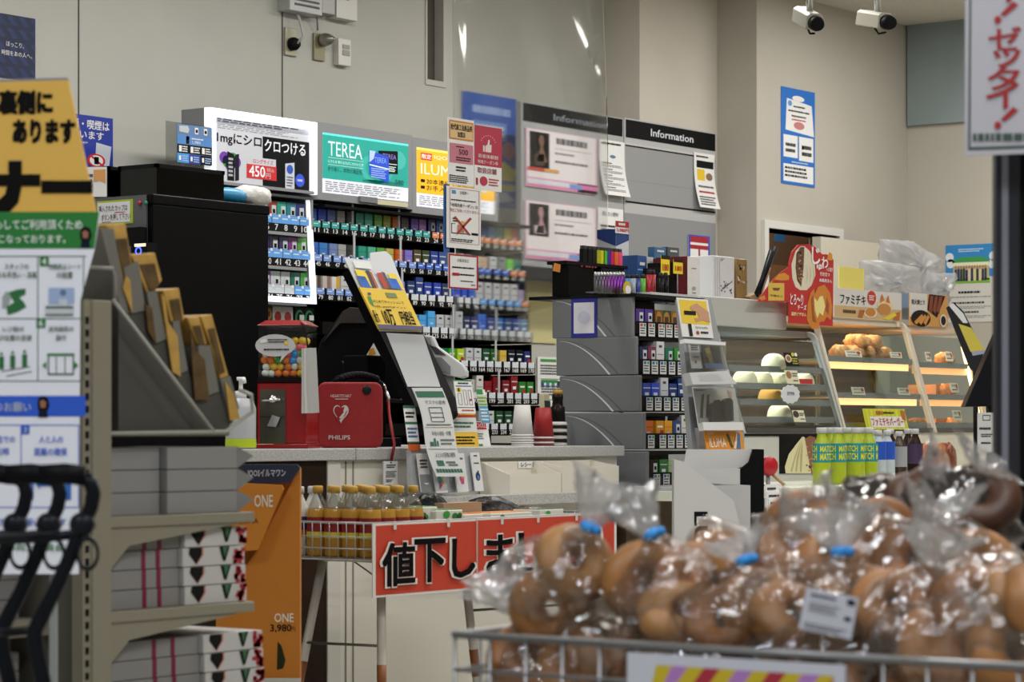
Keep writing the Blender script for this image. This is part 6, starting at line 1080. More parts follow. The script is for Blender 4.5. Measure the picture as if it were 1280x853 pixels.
mb = MB(); q = YPat(988, 492, sl(985, 490) - .024, 14); c = [(988 + (11 + 1.3 * (i % 2)) * math.cos(i * .2618), 493 + (11 + 1.3 * (i % 2)) * math.sin(i * .2618)) for i in range(24)]; mb.pprism(q, c, .002, M('ccced2', .6)); b = Bd(mb, q, 982, 489, 994, 497); b.t('おすすめ', .1, .1, .95, .7, INK, 3, .02); tag(mb.build('starburst_tag'), 'white starburst tag with handwriting on the steamer glass', 'price tag')
# fried chicken, hash browns and tags
fr_ = M('c8955e', .6, noise=.3, scale=60, bump=.5); rn = random.Random(31)
def mkf(r, seed):
    def f(): mb = MB(); mb.ball((0, 0, r * .6), r * 1.05, r * .85, r * .68, fr_, 9, .34, rnd=random.Random(seed)); return mb.build('fried_chicken', loc=(0, 0, 0))
    return f
k = 0
for px, lay in ((1049, 0), (1058, 0), (1066, 0), (1074, 0), (1083, 0), (1093, 0), (1102, 0), (1066, 1), (1074, 1), (1084, 1), (1092, 1)):
    Y = YF + .17 + .03 * (k % 2); x = onY(px, 430, Y).x; foodcopy('c%d' % (k % 3), mkf(.05, 40 + k), (x, Y, za[0] + .05 * lay), 'fried_chicken', ('piece %s of fried chicken from the left %s the top snack tray' % (('one', 'two', 'three', 'four', 'five', 'six', 'seven')[k if not lay else k - 7], 'on' if not lay else 'piled over')), 'fried chicken', 'fried chicken pieces', k); k += 1
for px, s_, lab in ((1145, 2, 'fried piece at the right of the lowest snack tray'), ): x = onY(px, 520, YF + .15).x; foodcopy('c0', None, (x, YF + .15, za[2]), 'fried_chicken', lab, 'fried chicken', 'fried chicken pieces')
for px, s_, lab in ((1182, 1, 'fried piece on the middle tray of the far right case'), (1190, 2, 'fried piece on the lowest tray of the far right case'), (1180, 0, 'fried piece on the top tray of the far right case')): x = onY(px, 520, YF + .15).x; foodcopy('c1', None, (x, YF + .15, zb_[s_]), 'fried_chicken', lab, 'fried chicken', 'fried chicken pieces')
tg = lambda b: b.g(.1, .15, .7, .4, 2).e(.8, .35, .12, .25, M('9a3a28', .6)).g(.1, .6, .9, .8, 1)
n_ = 0
for x0, y0, x1, y1, lab in ((1056, 438, 1078, 447, 'pale tag in front of the chicken on the top snack tray'), (1112, 440, 1128, 448, 'pale tag at the right end of the top snack tray'), (1064, 484, 1082, 494, 'left pale tag on the middle snack tray'), (1122, 485, 1138, 494, 'right pale tag on the middle snack tray'), (1156, 440, 1165, 452, 'white tag at the left of the far right top tray'), (1181, 440, 1192, 452, 'white tag at the right of the far right top tray'), (1187, 479, 1199, 491, 'white tag at the right of the far right middle tray'), (1190, 513, 1203, 526, 'white tag with two food pictures in the far right case')):
    z = onY(x0, y1, YF).z; stag(x0, y0, x1, y1, lab, tg, 'dcd8c4', YF + .02 + .13 * (z - BZ) / (zC - BZ)); n_ += 1
stag(1078, 511, 1136, 537, 'yellow striped sign with red lettering on the snack case', lambda b: ([b.r(.02 + .1 * i, .02, .06 + .1 * i, .98, M('b8c020', .6)) for i in range(10)], b.r(.12, .38, .92, .9, M('dcdcd8', .6), 2).t('ファミチキバーガー', .14, .44, .9, .84, M('b02024', .5), 4, .03).t('話題の', .28, .1, .46, .3, M('b02024', .5), 4, .02).g(.46, .12, .72, .28, 1, INK, 4).p([(.88, .05), (.99, .1), (.97, .6), (.88, .5)], M('a8642a', .6), 3)), 'd0cc30', YF - .02, 'snack_sign')
# cartons in the far right case
for i, (y0, y1) in enumerate(((500, 512), (514, 546))): mb = MB(); xa, xb = onY(1170, 520, YF + .16).x, onY(1196, 520, YF + .16).x; mb.box((xa, YF + .16, zb_[1 + i] + .0), (xb, YF + .3, zb_[1 + i] + .06), M('b58a68', .6)); tag(mb.build('brown_carton'), ('upper', 'lower')[i] + ' brown carton at the back of the far right case', 'carton', 'brown cartons in the case')
# ------------------------------------------------------------ drinks in front of the cases
def bottle_proto(name, liquid, cap, label_col, h=.21, r=.031, lab=(.08, .145), text=None, tcol='d8d820', clear=True, nk=.012, fill=.9):
    root = thing(name, '', 'drink bottle', (0, 0, 0)); body = [(r * .9, 0), (r, .006), (r, h * .62), (r * .93, h * .68), (r * .6, h * .8), (nk, h * .87), (nk, h * .9)]
    cut = [p for p in body if p[1] <= h * fill]
    MB().lathe((0, 0, 0), body, liquid, 18).build('bottle_body', root)
    MB().lathe((0, 0, h * .9), [(nk + .003, 0), (nk + .003, h * .085), (nk + .001, h * .1)], M(cap, .45), 14).build('cap', root)
    mb = MB(); rr = r + .0006; mb.lathe((0, 0, 0), [(rr, lab[0]), (rr, lab[1])], M(label_col, .45), 18, cap=False)
    if text:
        for line, (z0, z1) in zip(text, ((lab[0] + (lab[1] - lab[0]) * .55, lab[1] - .008), (lab[0] + .008, lab[0] + (lab[1] - lab[0]) * .48))):
            for turn in range(3):
                vs, fs, a, b_, c, d = glyph(line, .03); out = []
                for x, y in vs:
                    an = math.radians(-160 + 120 * turn) + (x - a) / (c - a) * 1.75; zz = z0 + (y - b_) / (d - b_) * (z1 - z0); out.append(((rr + .0008) * math.cos(an), (rr + .0008) * math.sin(an), zz))
                mb.add(out, fs, M(tcol, .5))
    mb.build('label', root); return root
bp_ = {}
def place_b(key, x, y, z, label, group, rz=0):
    o = bp_[key]
    if not o['label']: o.matrix_basis = Matrix.Translation((x, y, z)) @ Matrix.Rotation(rz, 4, 'Z'); o['label'] = label; kids(o)
    else: o = copy_tree(o, (x, y, z), rz, label)
    o['group'] = group; return o
bp_['g'] = bottle_proto('drink_bottle', M('a4b41e', .3, e=.06), 'c8cacc', '1a8f9a', .215, .034, (.085, .155), ('MATCH', 'MATCH'), nk=.0165)
bp_['w'] = bottle_proto('drink_bottle', M('b9c4cc', .25), 'c8cacc', '1c50b8', .205, .031, (.09, .16))
bp_['d'] = bottle_proto('drink_bottle', M('2a1a12', .2), 'c4c4c6', '3a2a4a', .21, .031, (.07, .15))
bp_['c'] = bottle_proto('drink_bottle', M('3a2416', .2), 'c4c4c6', '9a9ca0', .2, .031, (.06, .14))
a0 = math.radians(-120)
gi_ = 0
for r_, (Y, row) in enumerate(((4.86, (1027, 1046.5, 1070, 1086)), (4.95, (1039, 1058, 1076)))):
    for px in row:
        x = onY(px, 580, Y).x; place_b('g', x, Y, LOWZ, '%s bottle of bright green drink in the %s row' % (('leftmost', 'second', 'third', 'rightmost')[row.index(px)] if r_ == 0 else ('left', 'middle', 'right')[row.index(px)], ('front', 'back')[r_]), 'green drink bottles', gi_ * .35); gi_ += 1
for px, Y, key, lab in ((1098, 4.9, 'w', 'left white and blue bottle beside the green drinks'), (1109, 4.9, 'w', 'right white and blue bottle beside the green drinks'), (1094, 5.0, 'w', 'white capped bottle behind the two white and blue bottles'), (1113, 5.03, 'd', 'dark bottle with a red band behind the white and blue bottles'), (1124, 4.9, 'c', 'dark bottle with a silver label in front of the dark drinks'), (1135, 5.03, 'd', 'dark bottle behind the purple labelled bottle'), (1144, 4.93, 'd', 'dark bottle with a purple label at the right end')):
    place_b(key, onY(px, 580, Y).x, Y, LOWZ, lab, 'dark and white drink bottles', px)
for i, (px, py, col) in enumerate(((1158, 566, 'a85a28'), (1172, 560, 'c07a38'), (1182, 572, '8a4a30'))):
    Y = 4.95 + .05 * i; p = onY(px, py, Y); mb = MB(); mb.ball((p.x, Y, LOWZ + .06), .07, .04, .09, M(col, .2, .3, bump=.6, scale=40), 10, .25, zmin=LOWZ); tag(mb.build('snack_packet'), ('left', 'middle', 'right')[i] + ' shiny orange snack packet beside the dark bottles', 'snack packet', 'shiny snack packets')
# ------------------------------------------------------------ clear vinyl curtain and its papers
YV = 5.62; xa, xb = onY(566, 100, YV).x, onY(755, 100, YV).x; zv0 = onY(660, 428, YV).z
vin = film('vinyl_curtain', 'fafbfa', .85, .02, .05, 2.2, .25, frost=1, diff=.008, frough=.08)
mb = MB(); nx, nz = 60, 40; vs = []
for j in range(nz + 1):
    z = zv0 + (CZ - zv0) * j / nz
    for i in range(nx + 1):
        f = i / nx; x = xa + (xb - xa) * f; y = YV + .012 * math.sin(7 * f + 2 * z) * (1 - .4 * f) + .004 * math.sin(40 * f + 4 * z) * math.exp(-16 * f) + .012 * math.sin(3.1 * z + 5 * f); vs.append((x, y, z))
mb.add(vs, [(j * (nx + 1) + i, j * (nx + 1) + i + 1, (j + 1) * (nx + 1) + i + 1, (j + 1) * (nx + 1) + i) for j in range(nz) for i in range(nx)], vin, True); mb.add([(x, y + .003, z) for x, y, z in vs], [(j * (nx + 1) + i, (j + 1) * (nx + 1) + i, (j + 1) * (nx + 1) + i + 1, j * (nx + 1) + i + 1) for j in range(nz) for i in range(nx)], vin, True)
T = thing('vinyl_curtain', 'clear wavy vinyl curtain hanging from the ceiling over the counter', 'curtain', ((xa + xb) / 2, YV, CZ)); mb.build('clear_sheet', T)
MB().box((xa - .02, YV - .01, CZ - .03), (xb + .02, YV + .01, CZ), M('c8c8c6', .4)).build('ceiling_rail', T)
q = YP(YV - .034)
def pa(b): b.frame(.04, .04, .96, .32, .03, .02, M('d07a20', .6), 3).r(.07, .06, .93, .3, M('e0c08a', .6), 2).t('松代商工会商品券', .09, .09, .91, .18, INK, 3, .03).t('加盟店', .35, .2, .65, .28, INK, 3, .02).r(.06, .38, .96, .67, M('c87a8a', .6), 2).t('500', .4, .46, .75, .54, M('4a1a2a', .6), 3, .03).g(.3, .41, .7, .44, 1, INK, 3, 2).g(.3, .57, .9, .64, 2, INK, 3, 3).g(.3, .71, .75, .8, 2, INK, 3, 5).g(.04, .85, .92, .97, 4, INK, 3, 6)
sheet(q, 560, 146, 592.5, 234, 'white paper with an orange box and pink coupon on the curtain', pa, 'paper_sign', 'sign')
def pb(b):
    b.r(0, 0, 1, .62, M('b83048', .6)); wm = M('e8d8d8', .6)
    for i in range(9): an = math.radians(20 + 17.5 * i); b.e(.5 + .27 * math.cos(an), .27 - .13 * math.sin(an), .025, .012, M('d88a98', .6), 2, 8)
    b.r(.3, .3, .36, .4, wm, 3).p([(.38, .31), (.46, .28), (.5, .2), (.55, .21), (.54, .28), (.62, .28), (.6, .4), (.38, .4)], wm, 3).t('若者体験割', .12, .44, .85, .5, wm, 3, .02).t('地域クーポン券', .1, .53, .85, .59, wm, 3, .02).t('取扱店舗', .1, .65, .8, .74, M('8a2a40', .6), 3, .01).e(.33, .86, .14, .075, M('b83048', .6), 2).g(.52, .8, .9, .93, 3, M('b83048', .6), 2).r(.05, .82, .12, .93, M('a02030', .6), 2)
sheet(q, 593, 156, 627, 240.5, 'red and white coupon paper with a thumb up on the curtain', pb, 'paper_sign', 'sign')
def pc_(b):
    b.frame(.08, .03, .95, .92, .012, .006, M('b86a6a', .6)).r(.14, .06, .26, .12, M('4a8ab8', .6)).t('お客様へ', .38, .06, .62, .12, INK).g(.12, .2, .9, .235, 1, INK, 3, 3).t('「地域共通クーポン」は', .1, .27, .9, .33, INK, 3, .01).t('現在ご利用いただけません。', .08, .36, .95, .415, M('a83a3a', .6), 3)
    b.p([(.2, .5), (.24, .48), (.68, .76), (.64, .78)], M('a83028', .6), 4).p([(.66, .48), (.72, .5), (.3, .78), (.26, .76)], M('a83028', .6), 4).r(.13, .6, .15, .76, INK).r(.13, .75, .7, .765, INK).r(.13, .6, .25, .61, INK).r(.3, .62, .5, .74, M('b87a6a', .6), 3).r(.72, .73, .92, .77, INK).g(.16, .5, .3, .58, 2, INK, 3, 4).g(.12, .84, .9, .9, 2, INK, 3, 5).e(.45, .6, .1, .05, M('d0b070', .6), 2)
sheet(q, 558.5, 232, 601, 313, 'white notice with a red crossed drawing on the curtain', pc_, 'paper_sign', 'sign')
mb = MB(); mb.slab(Pl(q.P(0, 0, -.004), q.u, q.v), 555, 230, 562, 316, .003, M('2a5a9a', .6)); tag(mb.build('blue_backing'), 'narrow blue backing card behind the crossed out notice', 'card')
sheet(q, 560.5, 317, 597.5, 363, 'small white notice with a red border on the curtain', lambda b: b.frame(0, 0, 1, 1, .05, .045, M('a8202a', .6)).t('お客様各位', .28, .12, .68, .22, M('3a5a4a', .6), 3).g(.12, .34, .9, .42, 1, INK, 3, 3).g(.12, .54, .9, .62, 1, INK, 3, 4).r(.12, .54, .35, .62, RED, 4).g(.4, .74, .9, .79, 1, INK, 3, 5).g(.75, .84, .9, .89, 1, INK), 'paper_sign', 'sign')
# ------------------------------------------------------------ sale wagon
WX0, WX1, WY0, WY1, WZ0, WZ1 = 5.36, 6.50, 4.36, 4.80, .651, .749
wire = M('b4b4b0', .35, .6); lg = M('c2bdb4', .45)
T = thing('sale_wagon', 'white wire wagon on tube legs in front of the counter', 'wagon', ((WX0 + WX1) / 2, (WY0 + WY1) / 2, 0))
mb = MB()
for z, r in ((WZ1, .004), ((WZ0 + WZ1) / 2 + .012, .0022), (WZ0 + .03, .0025), (WZ0, .003)): mb.tube([(WX0, WY0, z), (WX1, WY0, z), (WX1, WY1, z), (WX0, WY1, z)], r, wire, 6, closed=True)
mb.build('rim_wires', T)
mb = MB()
for i in range(16): y = WY0 + (WY1 - WY0) * i / 15; mb.tube([(WX0, y, WZ1), (WX0, y, WZ0), (WX1, y, WZ0), (WX1, y, WZ1)], .0018, wire, 5)
for i in range(36): x = WX0 + (WX1 - WX0) * i / 35; mb.tube([(x, WY0, WZ1), (x, WY0, WZ0), (x, WY1, WZ0), (x, WY1, WZ1)], .0018, wire, 5)
mb.build('wire_mesh', T)
MB().box((WX0 + .004, WY0 + .004, WZ0 + .002), (WX1 - .004, WY1 - .004, WZ0 + .006), M('8a857c', .6)).build('floor_board', T)
def leg(x, y, dx, dy):
    top = V((x, y, WZ0 - .002)); ft = V((x + dx, y + dy, 0.0)); mb = MB(); mb.tube([top, ft], .0125, lg, 10); o = mb.build('leg', T)
    a_, b_ = top.lerp(ft, .43), top.lerp(ft, .55); mb = MB(); mb.tube([a_, b_], .013, M('8a5228', .5), 10); mb.build('brown_band', o)
leg(5.47, 4.62, -.09, .09); leg(5.47, 4.42, -.02, -.02); leg(5.96, 4.52, .12, .0); leg(6.42, 4.44, .06, -.02)
mb = MB(); mb.tube([(5.47, 4.62, WZ0 - .004), (5.47, 4.60, WZ0 + .0), (5.47, 4.52, WZ0 + .001), (5.47, 4.44, WZ0), (5.47, 4.42, WZ0 - .004)], .012, lg, 8); mb.build('leg_arch', T)
for pts, r in (([(5.43, 4.66, .42), (5.46, 4.41, .42)], .004), ([(5.99, 4.52, .48), (6.45, 4.43, .48)], .004), ([(5.5, 4.56, WZ0), (5.58, 4.5, .58), (5.66, 4.46, .56)], .0022)): MB().tube(pts, r, M('6a665e', .4, .5), 6).build('cross_wire', T)
# red sale banner
q = YP(WY0 - .012); T = thing('sale_banner', 'red two sheet banner with big black Japanese letters on the wagon', 'banner', q.px(617, 745)); mb = MB()
zt = q.uv(466, 655)[1]; zb = q.uv(466, 748)[1]; ux = [q.uv(p, 700)[0] for p in (466, 595, 769)]
ro = M('c03a22', .6)
mb.obox(q, ux[0], zb, ux[1] + .01, zt, .003, M('dcd6d2', .6)); mb.rt(q, ux[0] + .012, zb + .006, ux[1] + .008, zt - .006, ro, 1); mb.build('left_sheet', T)
mb = MB(); q2 = Pl(q.P(0, 0, .004), q.u, q.v); mb.obox(q2, ux[1], zb, ux[2], zt, .003, M('dcd6d2', .6)); mb.rt(q2, ux[1] + .002, zb + .004, ux[2] - .012, zt - .004, ro, 1); mb.build('right_sheet', T)
wm = M('e2dad4', .6); mb = MB()
hh = zt - zb
def ch(t, p0, p1, f0, f1):
    a_, b_ = q2.uv(p0, 700)[0], q2.uv(p1, 700)[0]; mb.tx(q2, t, a_ - .008, zt - hh * f1 - .003, b_ + .008, zt - hh * f0 + .003, wm, 3, .07); mb.tx(q2, t, a_, zt - hh * f1, b_, zt - hh * f0, M('060505', .7), 5, .05)
ch('値', 478, 517, .28, .85); ch('下', 518, 555, .25, .83); ch('し', 565, 592, .27, .8); ch('ま', 608, 640, .25, .8); ch('し', 648, 680, .24, .78); ch('た', 688, 720, .23, .78); ch('!', 738, 748, .22, .78); mb.build('black_lettering', T)
for px in (493, 560, 627, 672, 720): mb = MB(); u = q2.uv(px, 655)[0]; mb.rt(q2, u - .006, zt - .018, u + .006, zt + .004, M('c8cac4', .3), 4); mb.build('clear_tape', T)
# bottles in the wagon
bp_['t'] = bottle_proto('tea_bottle', film('tea_clear', 'e4cfa0', .7, .06, .05, 8, .1) if False else M('c2933a', .1, a=.82), 'c0963a', '8a1622', .188, .029, (.05, .105), None, nk=.011)
o = [x for x in bpy.data.objects if x.parent is bp_['t']]
bl = [x for x in o if x.name.startswith('bottle_body')][0]; me = bl.data; cl = film('pet_clear', 'eef0ee', .7, .07, .05, 8, .1, diff=.04); me.materials.append(cl)
for p in me.polygons:
    if sum(me.vertices[i].co.z for i in p.vertices) / len(p.vertices) > .128: p.material_index = 1
mb = MB(); mb.lathe((0, 0, 0), [(.0298, .05), (.0298, .066)], M('d8c840', .5), 18, cap=False); mb.build('yellow_band', bp_['t'])
bp_['m'] = bottle_proto('milk_drink_bottle', M('d4d2cc', .3), 'd0d2d4', '1c3a78', .185, .029, (.05, .105))
mb = MB(); mb.lathe((0, 0, 0), [(.0298, .05), (.0298, .07)], M('c86a20', .5), 18, cap=False); mb.build('orange_band', bp_['m'])
cn, rn_ = ['first', 'second', 'third', 'fourth'], ['front', 'second', 'third', 'back']
for j in range(4):
    for i in range(4): place_b('t', 5.397 + .0605 * i, 4.397 + .0605 * j, WZ0 + .006, 'tea bottle with gold cap, %s from the wire end in the %s bottle row' % (cn[i], rn_[j]), 'gold capped tea bottles', i + j * 1.7)
for i, (x, y, w_) in enumerate(((5.397, 4.645, 'nearest the wire end'), (5.457, 4.645, 'in the middle'), (5.397, 4.705, 'at the back corner'), (5.457, 4.705, 'behind the others'))): place_b('m', x, y, WZ0 + .006, 'white milky drink bottle %s of the wagon corner' % w_, 'white milky bottles', i)
# packets in the wagon
def packet(px, py, Y, rx, ry, rz, col, label, noise=.3, rough=.25):
    p = onY(px, py, Y); mb = MB(); z0 = WZ0 + .006; zc = max(p.z - rz, z0 + rz); mb.ball((p.x, Y, (p.z + z0) / 2), rx, ry, (p.z - z0) / 2, M(col, rough, .1, noise=noise, scale=35, bump=.5), 10, .14, zmin=z0); tag(mb.build('snack_packet'), label, 'snack packet', 'packets in the wagon')
packet(537, 618, 4.62, .075, .06, .05, '161a18', 'black shiny packet behind the green cartons'); packet(612, 621, 4.66, .14, .07, .05, '1a1716', 'long black shiny packet in the middle of the wagon'); packet(660, 632, 4.6, .1, .07, .05, '3a2a20', 'dark packet with gold print right of the long black packet', .8)
def gcart(px, py, Y, w_, col, label, n):
    p = onY(px, py, Y); T = thing('snack_carton', label, 'carton', (p.x, Y + .04, WZ0 + .006), 'cartons in the wagon'); MB().box((p.x - w_ / 2, Y, WZ0 + .006), (p.x + w_ / 2, Y + .1, p.z), M('d8d8ce', .5)).build('carton', T, bevel=.003)
    mb = MB(); rn = random.Random(n); q = YP(Y - .0008)
    for i in range(12): c = V((p.x - w_ / 2 + w_ * (.08 + .84 * rn.random()), Y - .001 - .0004 * (i % 3), WZ0 + .03 + (p.z - WZ0 - .04) * rn.random())); r = .01 + .006 * rn.random(); mb.poly([c + V((r * math.cos(-k * .785), 0, .7 * r * math.sin(-k * .785))) for k in range(8)][::-1], M(rn.choice(['2a7a30', '3a9a3a', '1a4a20', 'c8c8b8', col]), .5))
    mb.box((p.x - w_ / 2 + .004, Y + .004, p.z), (p.x + w_ / 2 - .004, Y + .09, p.z + .0015), M(col, .5)); mb.build('print', T)
gcart(536, 634, 4.44, .08, '3a8a34', 'left white and green carton at the front of the wagon', 1); gcart(562, 638, 4.42, .12, '2a7a2e', 'second white and green carton at the front of the wagon', 2); gcart(592, 643, 4.42, .09, 'c8782a', 'orange and white carton right of the green cartons', 3); gcart(640, 641, 4.44, .2, 'd0802a', 'long orange carton under the dark packets', 4); gcart(690, 637, 4.5, .12, '2a5a4a', 'dark green carton near the right end of the wagon', 5)
p = onY(575, 633, 4.56); mb = MB().box((p.x - .09, 4.55, WZ0 + .006), (p.x + .09, 4.6, p.z + .01), M('a08468', .6)); tag(mb.build('brown_carton'), 'brown open carton behind the white and green cartons', 'carton')
# ------------------------------------------------------------ orange floor display
q = CF(350, 700, 6.35, 2); T = thing('orange_display', 'tall orange cardboard floor display with a dark blue top', 'floor display', V((q.px(340, 853).x, q.px(340, 853).y, 0)))
og = M('bf7414', .6); zf = -1
def dn(pl, px): u = pl.uv(px, 700)[0]; return pl.P(u, -1)
mb = MB(); mb.prism([q.px(375, 584), dn(q, 375), dn(q, 270), q.px(270, 760), q.px(320, 690)], -q.n * .02, og); mb.build('front_panel', T)
mb = MB(); mb.prism([q.px(376, 848), dn(q, 376), dn(q, 268), q.px(268, 848)], -q.n * -.006, M('c8c6c0', .6)); mb.build('white_base', T)
mb = MB(); qb = Pl(q.P(0, 0, -.05), q.u, q.v); mb.prism([qb.px(374, 586), dn(qb, 374), dn(qb, 270), qb.px(270, 600)], -q.n * .12, M('b06a12', .6)); mb.build('back_body', T)
qh = Pl(q.P(0, 0, .02), q.u, q.v); mb = MB(); mb.pprism(qh, [(300, 581), (372, 581), (375, 586), (362, 604), (300, 606)], .03, M('141c3a', .5)); a_, c_ = qh.uv(310, 587), qh.uv(357, 597); mb.tx(qh, 'IQOSイルマワン', a_[0], c_[1], c_[0], a_[1], M('d0d4e0', .5), 2, .01); mb.build('navy_header', T)
qs_ = Pl(q.P(0, 0, .06), q.u, q.v); mb = MB(); mb.pprism(qs_, [(290, 604), (352, 607), (354, 612), (322, 688), (290, 690)], .05, M('c97c18', .6)); a_, c_ = qs_.uv(318, 619), qs_.uv(341, 634); mb.tx(qs_, 'ONE', a_[0], c_[1], c_[0], a_[1], M('e8e0d0', .5), 2, .02); a_, c_ = qs_.uv(298, 648), qs_.uv(323, 655); mb.tx(qs_, 'ILUMA', a_[0], c_[1], c_[0], a_[1], M('4a2a0a', .5), 2); mb.build('sloped_tray', T)
mb = MB(); a_, c_ = q.uv(343, 767), q.uv(367, 778); mb.tx(q, 'ONE', a_[0], c_[1], c_[0], a_[1], M('e8e0d0', .5), 2, .01); a_, c_ = q.uv(338, 781), q.uv(364, 791); mb.tx(q, '3,980', a_[0], c_[1], c_[0], a_[1], INK, 2, .03); a_, c_ = q.uv(364.5, 784), q.uv(369, 790); mb.tx(q, '円', a_[0], c_[1], c_[0], a_[1], INK, 2); mb.poly([q.px(*p_, LH) for p_ in ((347, 802), (352, 808), (357, 826), (354, 836), (346, 838))][::-1], M('2a3018', .5)); mb.build('front_print', T)
# ------------------------------------------------------------ shelf gondola on the left
YG = 3.28; gm = M('8f8978', .55); gd = M('5f5c52', .6)
PX0, PX1 = 3.246, 3.313; SX = 3.69
T = thing('shop_gondola', 'beige steel shop gondola with slotted post and bracket shelves at left', 'shelf unit', (3.28, 3.75, 0)); ZT = onY(120, 375, YG).z
MB().box((PX0 + .02, YG, 0), (PX1, YG + .03, ZT), gm).build('slotted_post', T, bevel=.003)
mb = MB(); mb.box((PX0, YG + .004, 0), (PX0 + .02, YG + .03, ZT), gm)
z = .3
while z < ZT - .03: mb.box((PX0 + .006, YG + .002, z), (PX0 + .013, YG + .005, z + .012), INK); z += .022
mb.build('slot_strip', T)
MB().box((PX0 + .02, YG + .03, 0), (PX1 - .02, YG + .95, ZT - .01), gd).build('back_panel', T)
def zg(py, px=320): return onY(px, py, YG).z
SH = [zg(640), zg(752), zg(860)]
for z in SH:
    mb = MB(); mb.box((PX1, YG + .004, z - .019), (SX, YG + .95, z), gm); mb.build('shelf_board', T, bevel=.002)
    m2 = MB(); m2.prism([(PX1, YG + .008, z - .019), (SX - .03, YG + .008, z - .019), (SX - .06, YG + .008, z - .023), (PX1 + .05, YG + .008, z - .052), (PX1, YG + .008, z - .095)], (0, .004, 0), gm); m2.build('bracket', T)
    mb = MB(); mb.box((2.86, YG + .1, z - .04), (PX0 + .02, YG + .95, z - .012), gm); mb.build('shelf_board', T)
zt_ = zg(540, 200); mb = MB(); mb.box((PX1, YG + .012, zt_ - .008), (SX - .06, YG + .95, zt_), gm); mb.tube([(PX1, YG + .008, zt_ - .003), onY(282, 540, YG + .008), onY(316, 515, YG + .008), onY(314, 494, YG + .008), onY(300, 488, YG + .008)], .004, M('a8a89e', .4), 6); mb.tube([(PX1 + .01, YG + .008, onY(148, 375, YG).z), onY(267, 540, YG + .008)], .004, M('a8a89e', .4), 6)
mb.tube([onY(108, 334, YG + .01), onY(140, 336, YG + .01), onY(143, 345, YG + .01), onY(143, 378, YG + .01)], .004, M('8a8a84', .4), 6); mb.build('wire_guard', T)
mb = MB(); qG = YP(YG + .03)
mb.prism([qG.px(*p_) for p_ in ((148, 375), (182, 388), (193, 430), (208, 425), (221, 471), (235, 464), (248, 502), (274, 490), (288, 532), (282, 538), (148, 539))], (0, .85, 0), M('4b4a46', .6)); mb.build('stepped_riser', T)
for pts in (((126, 286), (142, 286), (161, 394), (149, 380)), ((155, 335), (173, 327), (182, 388), (163, 392)), ((184, 365), (196, 364), (208, 424), (193, 430)), ((216, 402), (224, 401), (235, 463), (221, 470)), ((248, 432), (263, 432), (274, 489), (248, 501)), ((276, 475), (288, 471), (299, 510), (290, 530))):
    mb = MB(); mb.prism([YP(YG + .026).px(*p_) for p_ in pts], (0, .8, 0), M('77766f', .5)); mb.build('pocket_divider', T)
kraft = M('c89e50', .5, noise=.15, scale=30); kd = M('5f4826', .5, noise=.3, scale=30)
for i, (pts, lab) in enumerate(((((134, 281), (157, 279), (164, 322), (168, 360), (160, 384)), 'topmost kraft packet in the tiered rack'), (((164, 318), (194, 316), (203, 350), (194, 364), (184, 366)), 'second kraft packet from the top in the tiered rack'), (((204, 363), (224, 360), (231, 400), (226, 402), (214, 402)), 'third kraft packet from the top in the tiered rack'), (((234, 397), (249, 396), (259, 431), (248, 431)), 'fourth kraft packet from the top in the tiered rack'), (((251, 395), (265, 393), (286, 470), (276, 474), (264, 431)), 'lowest kraft packet at the front of the tiered rack'))):
    Tq = thing('kraft_packet', lab, 'packet', V((YP(YG + .1).px(*pts[2]))), 'kraft packets in the rack'); mb = MB(); qk = YP(YG + .032); mb.prism([qk.px(*p_) for p_ in pts], (0, .3, 0), kraft); mb.build('wrapper', Tq, bevel=.002)
    c = sum((V((p_[0], p_[1], 0)) for p_ in pts), V()) / len(pts); mb = MB(); mb.prism([YP(YG + .03).px(c.x + (p_[0] - c.x) * .62 + 2, c.y + (p_[1] - c.y) * .72 + 6) for p_ in pts], (0, .001, 0), kd); mb.build('dark_content', Tq)
for i, pts in enumerate((((166, 392), (163, 350), (158, 345), (154, 360)), ((196, 431), (190, 385), (182, 380), (186, 415)), ((226, 471), (222, 420), (210, 402), (206, 372), (202, 368), (216, 465)), ((262, 500), (256, 450), (246, 440), (238, 412), (244, 500)), ((300, 524), (292, 492), (282, 478), (288, 526)))):
    mb = MB(); mb.prism([YP(YG + .022).px(*p_) for p_ in pts], (0, .003, 0), kd if i % 2 else kraft); tag(mb.build('packet_foot'), ('topmost', 'second', 'third', 'fourth', 'lowest')[i] + ' narrow kraft bag edge standing in the tiered rack', 'packet', 'kraft bag edges')
